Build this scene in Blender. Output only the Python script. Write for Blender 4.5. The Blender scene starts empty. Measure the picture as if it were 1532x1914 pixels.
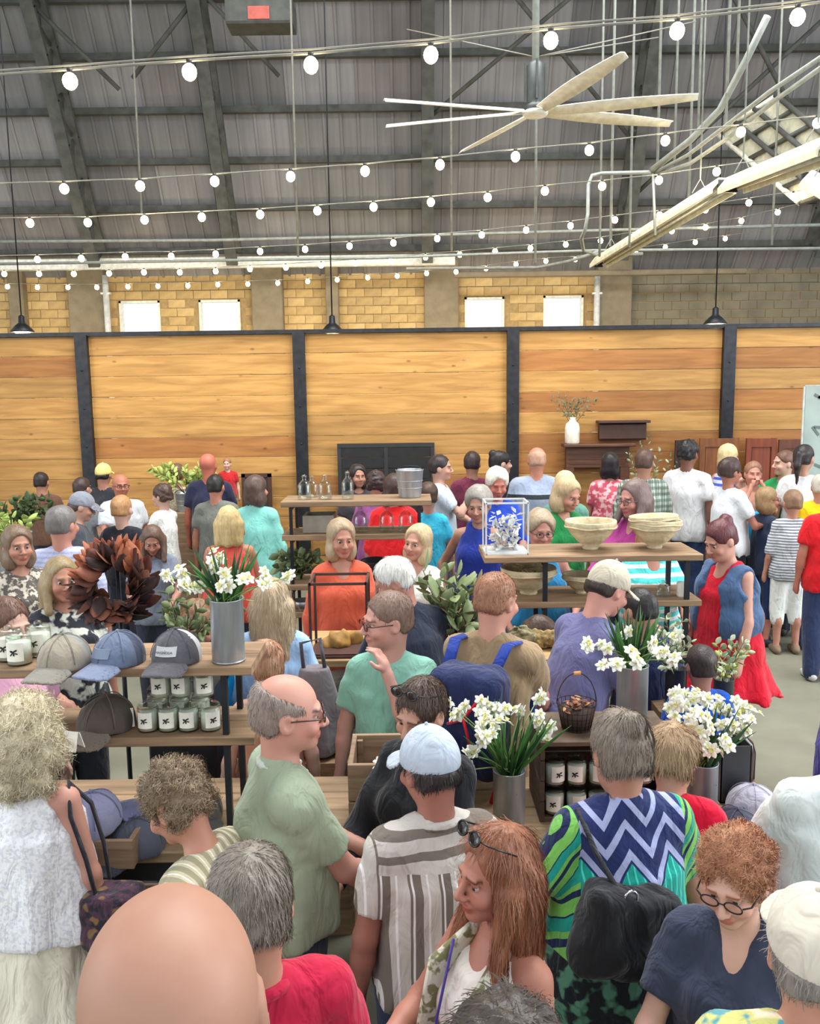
import bpy, math, random
import numpy as np
from mathutils import Vector, Matrix
random.seed(7); np.random.seed(7)
R = math.radians
SC = bpy.context.scene
COL = SC.collection

# ------------------------------------------------------------------ camera
FPX, CX, CY, TH, HC, RO = 1600.0, 766.0, 957.0, R(7.9), 2.55, 0.013
FWD = Vector((0, math.cos(TH), -math.sin(TH)))
UP = Vector((0, math.sin(TH), math.cos(TH)))
RT = Vector((1, 0, 0))
def W(px, py, Z):
    """world point seen at pixel (px,py) at depth Z along the view axis"""
    a = (px-CX)/FPX; b = (py-CY)/FPX
    return Vector((0, 0, HC)) + Z*(FWD + a*(RT-RO*UP) - b*(UP+RO*RT))
def Wz(px, py, z):
    """world point seen at pixel at height z"""
    p = W(px, py, 1.0); t = (z-HC)/(p.z-HC)
    return Vector((0, 0, HC)) + t*(p-Vector((0, 0, HC)))
cam_d = bpy.data.cameras.new('camera'); cam = bpy.data.objects.new('camera', cam_d); COL.objects.link(cam)
cr = (RT-RO*UP).normalized(); cu = (UP+RO*RT).normalized(); cb = cr.cross(cu)
m = Matrix((cr, cu, cb)).transposed().to_4x4(); m.translation = (0, 0, HC)
cam.matrix_world = m
cam_d.sensor_fit = 'HORIZONTAL'; cam_d.sensor_width = 36.0; cam_d.lens = 36.0*FPX/1532.0
cam_d.clip_start = 0.05; cam_d.clip_end = 300
SC.camera = cam
SC.cycles.max_bounces = 6; SC.cycles.diffuse_bounces = 3; SC.cycles.glossy_bounces = 3; SC.cycles.transparent_max_bounces = 12
SC.cycles.caustics_reflective = False; SC.cycles.caustics_refractive = False

# ------------------------------------------------------------------ world, light, exposure
SC.view_settings.view_transform = 'Standard'
SC.view_settings.look = 'None'
SC.view_settings.gamma = 1.0
SC.view_settings.use_curve_mapping = False
SC.view_settings.exposure = 0.55
wd = bpy.data.worlds.new('sky'); SC.world = wd; wd.use_nodes = True
wn = wd.node_tree.nodes; wl = wd.node_tree.links
bg = wn['Background']; bg.inputs[0].default_value = (0.93, 0.97, 1.0, 1); bg.inputs[1].default_value = .98
def area(name, loc, rot, sx, sy, power, col=(1, 1, 1)):
    d = bpy.data.lights.new(name, 'AREA'); d.shape = 'RECTANGLE'; d.size = sx; d.size_y = sy
    d.energy = power; d.color = col
    o = bpy.data.objects.new(name, d); COL.objects.link(o); o.location = loc; o.rotation_euler = rot
    return o
def aim(o, tgt):
    v = Vector(tgt)-o.location
    o.rotation_euler = v.to_track_quat('-Z', 'Y').to_euler(); return o
# unseen area lights added overhead and at both sides to stand in for daylight
area('overhead_fill', (1.5, 7.0, 10.5), (0, 0, 0), 9, 5, 1400, (1, 0.99, 0.96))
aim(area('right_fill', (10.5, 3.0, 4.2), (0, 0, 0), 7, 4.5, 520, (0.95, 0.98, 1)), (0, 4.5, 1.2))
aim(area('left_fill', (-10.0, 2.0, 4.2), (0, 0, 0), 7, 4, 230, (0.97, 0.98, 1)), (0, 5.0, 1.2))

# ------------------------------------------------------------------ materials
def newmat(name):
    m = bpy.data.materials.new(name); m.use_nodes = True
    n = m.node_tree.nodes; l = m.node_tree.links
    return m, n, l, n['Principled BSDF']
def s2l(c):
    return tuple(((v/255.0)/12.92 if v/255.0 <= .04045 else ((v/255.0+.055)/1.055)**2.4) for v in c)+(1,)
def C3(c):
    return s2l(c) if max(c) > 1.01 else (tuple(c)+(1,))[:4]
_mc = {}
def mat(name, col, rough=.6, metal=0, var=.12, scale=12, bump=0, bscale=60, spec=.5, stretch=(1, 1, 1), col2=None, coord='Object'):
    key = (name, tuple(col), rough, metal)
    if key in _mc: return _mc[key]
    m, n, l, b = newmat(name)
    tc = n.new('ShaderNodeTexCoord'); mp = n.new('ShaderNodeMapping'); mp.inputs['Scale'].default_value = stretch
    l.new(tc.outputs[coord], mp.inputs[0])
    nz = n.new('ShaderNodeTexNoise'); nz.inputs['Scale'].default_value = scale; nz.inputs['Detail'].default_value = 4
    l.new(mp.outputs[0], nz.inputs['Vector'])
    cr_ = n.new('ShaderNodeValToRGB'); l.new(nz.outputs['Fac'], cr_.inputs[0])
    c = C3(col)
    d = C3(col2) if col2 is not None else tuple(max(0, v*(1-var*1.6)) for v in c[:3])+(1,)
    e = c if col2 is not None else tuple(min(1, v*(1+var*.8)) for v in c[:3])+(1,)
    cr_.color_ramp.elements[0].color = d; cr_.color_ramp.elements[0].position = .32
    cr_.color_ramp.elements[1].color = e; cr_.color_ramp.elements[1].position = .68
    l.new(cr_.outputs[0], b.inputs['Base Color'])
    b.inputs['Roughness'].default_value = rough; b.inputs['Metallic'].default_value = metal
    b.inputs['Specular IOR Level'].default_value = spec
    if bump:
        n2 = n.new('ShaderNodeTexNoise'); n2.inputs['Scale'].default_value = bscale; n2.inputs['Detail'].default_value = 3
        l.new(mp.outputs[0], n2.inputs['Vector'])
        bp = n.new('ShaderNodeBump'); bp.inputs['Strength'].default_value = bump; bp.inputs['Distance'].default_value = .01
        l.new(n2.outputs['Fac'], bp.inputs['Height']); l.new(bp.outputs[0], b.inputs['Normal'])
    _mc[key] = m
    return m
def emis(name, col, st):
    m, n, l, b = newmat(name)
    b.inputs['Base Color'].default_value = C3(col); b.inputs['Emission Color'].default_value = C3(col)
    b.inputs['Emission Strength'].default_value = st
    return m
def glass(name, col=(.95, .98, .97), rough=.03, alpha_mix=.82):
    """thin clear glass: mostly see-through with a glossy coat"""
    m, n, l, b = newmat(name)
    n.remove(b)
    tr = n.new('ShaderNodeBsdfTransparent'); tr.inputs[0].default_value = C3(col)
    gl = n.new('ShaderNodeBsdfGlossy'); gl.inputs['Roughness'].default_value = rough
    mx = n.new('ShaderNodeMixShader'); lw = n.new('ShaderNodeLayerWeight'); lw.inputs[0].default_value = 1-alpha_mix
    l.new(M_(n, l, 'MULTIPLY', lw.outputs['Facing'], .55), mx.inputs[0]); l.new(tr.outputs[0], mx.inputs[1]); l.new(gl.outputs[0], mx.inputs[2])
    l.new(mx.outputs[0], n['Material Output'].inputs[0])
    return m
def M_(n, l, op, a, b=None, c=None):
    x = n.new('ShaderNodeMath'); x.operation = op
    for i, v in enumerate((a, b, c)):
        if v is None: continue
        if isinstance(v, (int, float)): x.inputs[i].default_value = v
        else: l.new(v, x.inputs[i])
    return x.outputs[0]
def mixc(n, l, f, a, b):
    x = n.new('ShaderNodeMix'); x.data_type = 'RGBA'
    if isinstance(f, (int, float)): x.inputs[0].default_value = f
    else: l.new(f, x.inputs[0])
    for i, v in ((6, a), (7, b)):
        if isinstance(v, tuple): x.inputs[i].default_value = v
        else: l.new(v, x.inputs[i])
    return x.outputs[2]
_cc = {}
def cloth(col, pat=None, col2=None, col3=None, per=.05, rough=.85, folds=.6, **kw):
    """fabric; pat: None stripes_v stripes_h plaid floral lace chevron speckle yoke"""
    key = (tuple(col), pat, None if col2 is None else tuple(col2), None if col3 is None else tuple(col3), per)
    if key in _cc: return _cc[key]
    m, n, l, b = newmat('fabric_'+(pat or 'plain'))
    tc = n.new('ShaderNodeTexCoord'); sx = n.new('ShaderNodeSeparateXYZ'); l.new(tc.outputs['Object'], sx.inputs[0])
    X, Y, Z = sx.outputs
    c1 = C3(col); c2 = C3(col2) if col2 is not None else tuple(v*.5 for v in c1[:3])+(1,)
    c3 = C3(col3) if col3 is not None else c2
    def wrapx():   # distance around the body
        at = n.new('ShaderNodeMath'); at.operation = 'ARCTAN2'; l.new(X, at.inputs[0])
        l.new(M_(n, l, 'MULTIPLY', Y, 1.5), at.inputs[1]); return M_(n, l, 'MULTIPLY', at.outputs[0], .17)
    nz = n.new('ShaderNodeTexNoise'); nz.inputs['Scale'].default_value = 9; nz.inputs['Detail'].default_value = 3
    l.new(tc.outputs['Object'], nz.inputs['Vector'])
    base = mixc(n, l, nz.outputs['Fac'], tuple(v*.86 for v in c1[:3])+(1,), tuple(min(1, v*1.1) for v in c1[:3])+(1,))
    def stripe(v, p, duty=.5):
        return M_(n, l, 'LESS_THAN', M_(n, l, 'FRACT', M_(n, l, 'DIVIDE', v, p)), duty)
    if pat == 'stripes_v':
        u = X
        base = mixc(n, l, stripe(u, per, .45), base, c2)
        base = mixc(n, l, stripe(M_(n, l, 'ADD', u, per*.3), per, .12), base, c3)
    elif pat == 'stripes_h':
        base = mixc(n, l, stripe(Z, per, .45), base, c2)
    elif pat == 'plaid':
        f1 = stripe(X, per, .5); f2 = stripe(Z, per, .5)
        base = mixc(n, l, M_(n, l, 'MULTIPLY', f1, .6), base, c2)
        base = mixc(n, l, M_(n, l, 'MULTIPLY', f2, .6), base, c2)
        base = mixc(n, l, stripe(M_(n, l, 'ADD', X, per*.22), per, .1), base, c3)
    elif pat in ('floral', 'lace', 'speckle'):
        n2 = n.new('ShaderNodeTexNoise'); n2.inputs['Scale'].default_value = 1/per; n2.inputs['Detail'].default_value = 2 if pat == 'floral' else 1
        l.new(tc.outputs['Object'], n2.inputs['Vector'])
        f = M_(n, l, 'MULTIPLY', M_(n, l, 'SUBTRACT', n2.outputs['Fac'], .5), 14); 
        cl = n.new('ShaderNodeClamp'); l.new(f, cl.inputs[0])
        base = mixc(n, l, cl.outputs[0], base, c2)
        if col3 is not None:
            n3 = n.new('ShaderNodeTexNoise'); n3.inputs['Scale'].default_value = .7/per; n3.inputs['Detail'].default_value = 1
            mp = n.new('ShaderNodeMapping'); mp.inputs['Location'].default_value = (3, 5, 7); l.new(tc.outputs['Object'], mp.inputs[0]); l.new(mp.outputs[0], n3.inputs['Vector'])
            cl2 = n.new('ShaderNodeClamp'); l.new(M_(n, l, 'MULTIPLY', M_(n, l, 'SUBTRACT', n3.outputs['Fac'], .56), 16), cl2.inputs[0])
            base = mixc(n, l, cl2.outputs[0], base, c3)
    elif pat == 'chevron':
        # navy and lavender zigzags over a turquoise band, green shoulders
        zig = M_(n, l, 'ABSOLUTE', M_(n, l, 'SUBTRACT', M_(n, l, 'FRACT', M_(n, l, 'DIVIDE', M_(n, l, 'ADD', X, .035), .13)), .5))
        v = M_(n, l, 'ADD', Z, M_(n, l, 'MULTIPLY', zig, .16))
        st = stripe(v, .075, .36); st2 = stripe(M_(n, l, 'ADD', v, .03), .075, .1)
        nav = mixc(n, l, st, c1, c2)
        ln = stripe(X, .022, .22)
        tq = mixc(n, l, ln, c3, tuple(min(1, q*1.9+.05) for q in c3[:3])+(1,))
        band = M_(n, l, 'MULTIPLY', M_(n, l, 'GREATER_THAN', v, 1.18), M_(n, l, 'LESS_THAN', v, 1.34))
        base = mixc(n, l, band, nav, tq)
        # sleeves: green and turquoise slashes
        sl = M_(n, l, 'GREATER_THAN', M_(n, l, 'ABSOLUTE', M_(n, l, 'SUBTRACT', X, 0)), .165)
        w = M_(n, l, 'ADD', Z, M_(n, l, 'MULTIPLY', X, 1.6))
        g = mixc(n, l, stripe(w, .06, .35), C3((120, 190, 90)), C3((25, 40, 80)))
        g = mixc(n, l, stripe(M_(n, l, 'ADD', w, .02), .12, .3), g, c3)
        base = mixc(n, l, sl, base, g)
        low = M_(n, l, 'LESS_THAN', Z, 1.03)
        n4 = n.new('ShaderNodeTexNoise'); n4.inputs['Scale'].default_value = 16; l.new(tc.outputs['Object'], n4.inputs['Vector'])
        cl4 = n.new('ShaderNodeClamp'); l.new(M_(n, l, 'MULTIPLY', M_(n, l, 'SUBTRACT', n4.outputs['Fac'], .5), 14), cl4.inputs[0])
        flo = mixc(n, l, cl4.outputs[0], C3((20, 26, 34)), C3((84, 134, 112)))
        base = mixc(n, l, low, base, flo)
    elif pat == 'yoke':   # plain shoulders over vertical stripes (striped dress shirt seen from the back)
        st1 = stripe(X, .085, .42); st2 = stripe(M_(n, l, 'ADD', X, .02), .0425, .14)
        body = mixc(n, l, st1, base, c2); body = mixc(n, l, st2, body, c3)
        hz = mixc(n, l, stripe(Z, .06, .4), base, c2)
        yk = M_(n, l, 'GREATER_THAN', Z, 1.345)
        yl = M_(n, l, 'MULTIPLY', yk, M_(n, l, 'LESS_THAN', M_(n, l, 'ABSOLUTE', X), .2))
        base = mixc(n, l, yl, body, hz)
    elif pat == 'band':   # one dark band across the back
        f = M_(n, l, 'MULTIPLY', M_(n, l, 'GREATER_THAN', Z, 1.27), M_(n, l, 'LESS_THAN', Z, 1.31))
        lo = mixc(n, l, M_(n, l, 'LESS_THAN', Z, 1.27), base, c3)
        base = mixc(n, l, f, lo, c2)
    l.new(base, b.inputs['Base Color']); b.inputs['Roughness'].default_value = rough
    b.inputs['Specular IOR Level'].default_value = .25
    b.inputs['Sheen Weight'].default_value = .15
    mp2 = n.new('ShaderNodeMapping'); mp2.inputs['Scale'].default_value = (1.3, 1.3, .55); l.new(tc.outputs['Object'], mp2.inputs[0])
    nb = n.new('ShaderNodeTexNoise'); nb.inputs['Scale'].default_value = 11; nb.inputs['Detail'].default_value = 3; nb.inputs['Distortion'].default_value = .8
    l.new(mp2.outputs[0], nb.inputs['Vector'])
    bp = n.new('ShaderNodeBump'); bp.inputs['Strength'].default_value = folds; bp.inputs['Distance'].default_value = .04
    l.new(nb.outputs['Fac'], bp.inputs['Height']); l.new(bp.outputs[0], b.inputs['Normal'])
    _cc[key] = m
    return m
_sk = {}
def skinmat(col):
    if tuple(col) in _sk: return _sk[tuple(col)]
    m, n, l, b = newmat('skin')
    at = n.new('ShaderNodeAttribute'); at.attribute_name = 'Col'
    tc = n.new('ShaderNodeTexCoord'); nz = n.new('ShaderNodeTexNoise'); nz.inputs['Scale'].default_value = 22; nz.inputs['Detail'].default_value = 4
    l.new(tc.outputs['Object'], nz.inputs['Vector'])
    c = C3(col); lu = .3*c[0]+.6*c[1]+.1*c[2]; c = tuple((v*.80+lu*.20)*.84 for v in c[:3])
    base = mixc(n, l, nz.outputs['Fac'], (c[0]*.92, c[1]*.82, c[2]*.8, 1), (min(1, c[0]*1.08), min(1, c[1]*1.1), min(1, c[2]*1.1), 1))
    mx = n.new('ShaderNodeMix'); mx.data_type = 'RGBA'; mx.blend_type = 'MULTIPLY'; mx.inputs[0].default_value = 1
    l.new(base, mx.inputs[6]); l.new(at.outputs['Color'], mx.inputs[7])
    l.new(mx.outputs[2], b.inputs['Base Color'])
    b.inputs['Roughness'].default_value = .55
    _sk[tuple(col)] = m
    return m
_hm = {}
def hairmat(col, col2=None):
    k = (tuple(col), col2)
    if k in _hm: return _hm[k]
    m, n, l, b = newmat('hair')
    tc = n.new('ShaderNodeTexCoord'); mp = n.new('ShaderNodeMapping'); mp.inputs['Scale'].default_value = (1, 1, .25); l.new(tc.outputs['Object'], mp.inputs[0])
    nz = n.new('ShaderNodeTexNoise'); nz.inputs['Scale'].default_value = 90; nz.inputs['Detail'].default_value = 3; l.new(mp.outputs[0], nz.inputs['Vector'])
    n2 = n.new('ShaderNodeTexNoise'); n2.inputs['Scale'].default_value = 16; l.new(mp.outputs[0], n2.inputs['Vector'])
    des = lambda c: tuple(v*.8+.2*(.3*c[0]+.6*c[1]+.1*c[2]) for v in c[:3])+(1,)
    c = des(C3(col)); d = des(C3(col2)) if col2 else tuple(min(1, v*1.5+.01) for v in c[:3])+(1,)
    r1 = n.new('ShaderNodeValToRGB'); l.new(nz.outputs['Fac'], r1.inputs[0])
    r1.color_ramp.elements[0].position = .35; r1.color_ramp.elements[1].position = .65
    r1.color_ramp.elements[0].color = tuple(v*.55 for v in c[:3])+(1,); r1.color_ramp.elements[1].color = c
    l.new(mixc(n, l, M_(n, l, 'MULTIPLY', n2.outputs['Fac'], .7), r1.outputs[0], d), b.inputs['Base Color'])
    b.inputs['Roughness'].default_value = .45; b.inputs['Specular IOR Level'].default_value = .4
    bp = n.new('ShaderNodeBump'); bp.inputs['Strength'].default_value = .6; bp.inputs['Distance'].default_value = .006
    l.new(nz.outputs['Fac'], bp.inputs['Height']); l.new(bp.outputs[0], b.inputs['Normal'])
    _hm[k] = m
    return m

# ------------------------------------------------------------------ object helpers
def clean(s): return s
def empty(name, label, cat, loc=(0, 0, 0), rz=0, group=None):
    o = bpy.data.objects.new(name, None); COL.objects.link(o); o.location = loc; o.rotation_euler = (0, 0, rz)
    o.empty_display_size = .1
    tag(o, label, cat, group); return o
def tag(o, label=None, cat=None, group=None, kind=None):
    if label: o['label'] = label
    if cat: o['category'] = cat
    if group: o['group'] = group
    if kind: o['kind'] = kind
    return o
def link(name, me, material=None, parent=None):
    o = bpy.data.objects.new(name, me); COL.objects.link(o)
    if material is not None and not me.materials:
        for mm in (material if isinstance(material, (list, tuple)) else [material]): me.materials.append(mm)
    if parent is not None: o.parent = parent
    return o
def npmesh(name, V, Fq, smooth=True, mi=None, tris=None):
    """fast mesh from arrays; Fq (n,4) quads, tris (m,3)"""
    me = bpy.data.meshes.new(name)
    V = np.asarray(V, dtype=np.float32)
    Fq = np.zeros((0, 4), np.int32) if Fq is None else np.asarray(Fq, np.int32)
    T = np.zeros((0, 3), np.int32) if tris is None else np.asarray(tris, np.int32)
    me.vertices.add(len(V)); me.vertices.foreach_set('co', V.ravel())
    nl = Fq.size+T.size; me.loops.add(nl)
    me.loops.foreach_set('vertex_index', np.concatenate([Fq.ravel(), T.ravel()]).astype(np.int32))
    npo = len(Fq)+len(T); me.polygons.add(npo)
    st = np.concatenate([np.arange(len(Fq))*4, len(Fq)*4+np.arange(len(T))*3]).astype(np.int32)
    me.polygons.foreach_set('loop_start', st)
    me.polygons.foreach_set('use_smooth', np.full(npo, smooth, dtype=bool))
    if mi is not None: me.polygons.foreach_set('material_index', np.asarray(mi, np.int32))
    me.update(calc_edges=True)
    return me
class MB:
    """collects boxes, tubes, lathes into one mesh"""
    def __init__(s): s.v = []; s.f = []; s.sm = []; s.mi = []; s.cur = 0
    def _add(s, vs, fs, smooth):
        o = len(s.v); s.v += [tuple(v) for v in vs]
        for f in fs: s.f.append(tuple(i+o for i in f)); s.sm.append(smooth); s.mi.append(s.cur)
        return s
    def box(s, c, d, rot=None, bev=0.0):
        x, y, z = [q/2 for q in d]; M = rot if rot is not None else Matrix.Identity(3); c = Vector(c)
        if bev <= 0:
            vs = [c+M @ Vector((a*x, b*y, e*z)) for a in (-1, 1) for b in (-1, 1) for e in (-1, 1)]
            fs = [(0, 1, 3, 2), (4, 6, 7, 5), (0, 4, 5, 1), (2, 3, 7, 6), (0, 2, 6, 4), (1, 5, 7, 3)]
        else:
            vs = []; t = bev
            # chamfered along the long edges: octagon rings in the yz plane extruded over x
            k = max(range(3), key=lambda i: d[i]); ax = [i for i in range(3) if i != k]
            h = [x, y, z]; p, q = h[ax[0]], h[ax[1]]; t = min(t, p*.5, q*.5)
            ring = [(p-t, -q), (p, -q+t), (p, q-t), (p-t, q), (-p+t, q), (-p, q-t), (-p, -q+t), (-p+t, -q)]
            for sgn in (-1, 1):
                for (a, b) in ring:
                    w = [0, 0, 0]; w[k] = sgn*h[k]; w[ax[0]] = a; w[ax[1]] = b; vs.append(c+M @ Vector(w))
            fs = [(i, (i+1) % 8, 8+(i+1) % 8, 8+i) for i in range(8)]+[tuple(range(7, -1, -1)), tuple(range(8, 16))]
        return s._add(vs, fs, False)
    def tube(s, pts, r, n=8, cap=True, smooth=True, flat=1.0, updir=None):
        pts = [Vector(p) for p in pts]; rs = r if isinstance(r, (list, tuple)) else [r]*len(pts)
        vs = []; fs = []; prev = None
        for i, p in enumerate(pts):
            d = (pts[min(i+1, len(pts)-1)]-pts[max(i-1, 0)]); d = d.normalized() if d.length > 1e-9 else Vector((0, 0, 1))
            if prev is None:
                a = Vector(updir) if updir is not None else (Vector((0, 0, 1)) if abs(d.z) < .9 else Vector((1, 0, 0)))
                u = (a-d*a.dot(d)).normalized()
            else:
                u = prev-d*prev.dot(d); u = u.normalized() if u.length > 1e-6 else d.orthogonal().normalized()
            prev = u; w = d.cross(u)
            for k in range(n):
                t = 2*math.pi*k/n; vs.append(p+rs[i]*(math.cos(t)*u*flat+math.sin(t)*w))
        for i in range(len(pts)-1):
            for k in range(n):
                k2 = (k+1) % n; fs.append((i*n+k, i*n+k2, (i+1)*n+k2, (i+1)*n+k))
        s._add(vs, fs, smooth)
        if cap:
            o = len(s.v)-len(vs)
            s.f.append(tuple(o+k for k in range(n-1, -1, -1))); s.sm.append(False); s.mi.append(s.cur)
            s.f.append(tuple(o+(len(pts)-1)*n+k for k in range(n))); s.sm.append(False); s.mi.append(s.cur)
        return s
    def lathe(s, prof, n=24, c=(0, 0, 0), sy=1.0, wob=0, M=None):
        c = Vector(c); vs = []; fs = []
        for (r, z) in prof:
            for k in range(n):
                t = 2*math.pi*k/n; rr = r*(1+wob*math.sin(t*3+z*40)+wob*.6*math.sin(t*7+1+z*90))
                v = Vector((rr*math.cos(t), rr*math.sin(t)*sy, z)); vs.append(c+(M @ v if M is not None else v))
        for i in range(len(prof)-1):
            for k in range(n):
                k2 = (k+1) % n; fs.append((i*n+k, i*n+k2, (i+1)*n+k2, (i+1)*n+k))
        s._add(vs, fs, True)
        o = len(s.v)-len(vs)
        if prof[0][0] > 1e-5: s.f.append(tuple(o+k for k in range(n-1, -1, -1))); s.sm.append(False); s.mi.append(s.cur)
        if prof[-1][0] > 1e-5: s.f.append(tuple(o+(len(prof)-1)*n+k for k in range(n))); s.sm.append(False); s.mi.append(s.cur)
        return s
    def sphere(s, c, r, n=10, m=7, sc=(1, 1, 1), M=None):
        c = Vector(c); vs = []; fs = []
        for i in range(m+1):
            p = math.pi*i/m
            for k in range(n):
                t = 2*math.pi*k/n; v = Vector((r*sc[0]*math.sin(p)*math.cos(t), r*sc[1]*math.sin(p)*math.sin(t), r*sc[2]*math.cos(p)))
                vs.append(c+(M @ v if M is not None else v))
        for i in range(m):
            for k in range(n):
                k2 = (k+1) % n; fs.append((i*n+k, (i+1)*n+k, (i+1)*n+k2, i*n+k2))
        return s._add(vs, fs, True)
    def leaf(s, p, d, up, L, Wd, fold=.25, curl=.2, n=4, thick=.0012, shape=None):
        """a leaf blade with a centre fold and real thickness"""
        p = Vector(p); d = Vector(d).normalized(); side = d.cross(Vector(up)); side = side.normalized() if side.length > 1e-6 else d.orthogonal().normalized(); nn = side.cross(d)
        vs = []
        for i in range(n+1):
            t = i/n; w = Wd*(math.sin(math.pi*min(1, t*.93+.04))**.75)*.5 if shape is None else Wd*.5*shape(t)
            c = p+d*(L*t)-nn*(curl*L*t*t)
            for sg, off in ((-1, 0), (0, 1), (1, 0)):
                vs.append(c+side*(w*sg)-nn*(fold*w*(1 if sg == 0 else 0))+nn*0)
        k = len(vs); vs += [v-nn*thick for v in vs]
        fs = []
        for i in range(n):
            for j in range(2):
                a = i*3+j; fs.append((a, a+1, a+4, a+3)); fs.append((k+a, k+a+3, k+a+4, k+a+1))
            fs.append((i*3, i*3+3, k+i*3+3, k+i*3)); fs.append((i*3+2, k+i*3+2, k+i*3+5, i*3+5))
        return s._add(vs, fs, True)
    def build(s, name, material, parent=None, M=None):
        me = bpy.data.meshes.new(name); me.from_pydata([tuple(v) for v in s.v], [], s.f)
        me.polygons.foreach_set('use_smooth', s.sm); me.polygons.foreach_set('material_index', s.mi); me.update()
        o = link(name, me, material, parent)
        if M is not None: o.matrix_local = M
        return o
def dupe(root, loc=None, rz=None, label=None, group=None, scale=None):
    r = root.copy(); COL.objects.link(r)
    if loc is not None: r.location = loc
    if rz is not None: r.rotation_euler = (0, 0, rz)
    if scale is not None: r.scale = (scale,)*3 if isinstance(scale, (int, float)) else scale
    if label: r['label'] = label
    if group: r['group'] = group
    for ch in root.children:
        c = ch.copy(); COL.objects.link(c); c.parent = r
        for g in ch.children:
            d = g.copy(); COL.objects.link(d); d.parent = c
    return r
def copyobj(o, parent, M=None, loc=None):
    c = o.copy(); COL.objects.link(c); c.parent = parent
    if M is not None: c.matrix_local = M
    if loc is not None: c.location = loc
    return c
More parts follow.
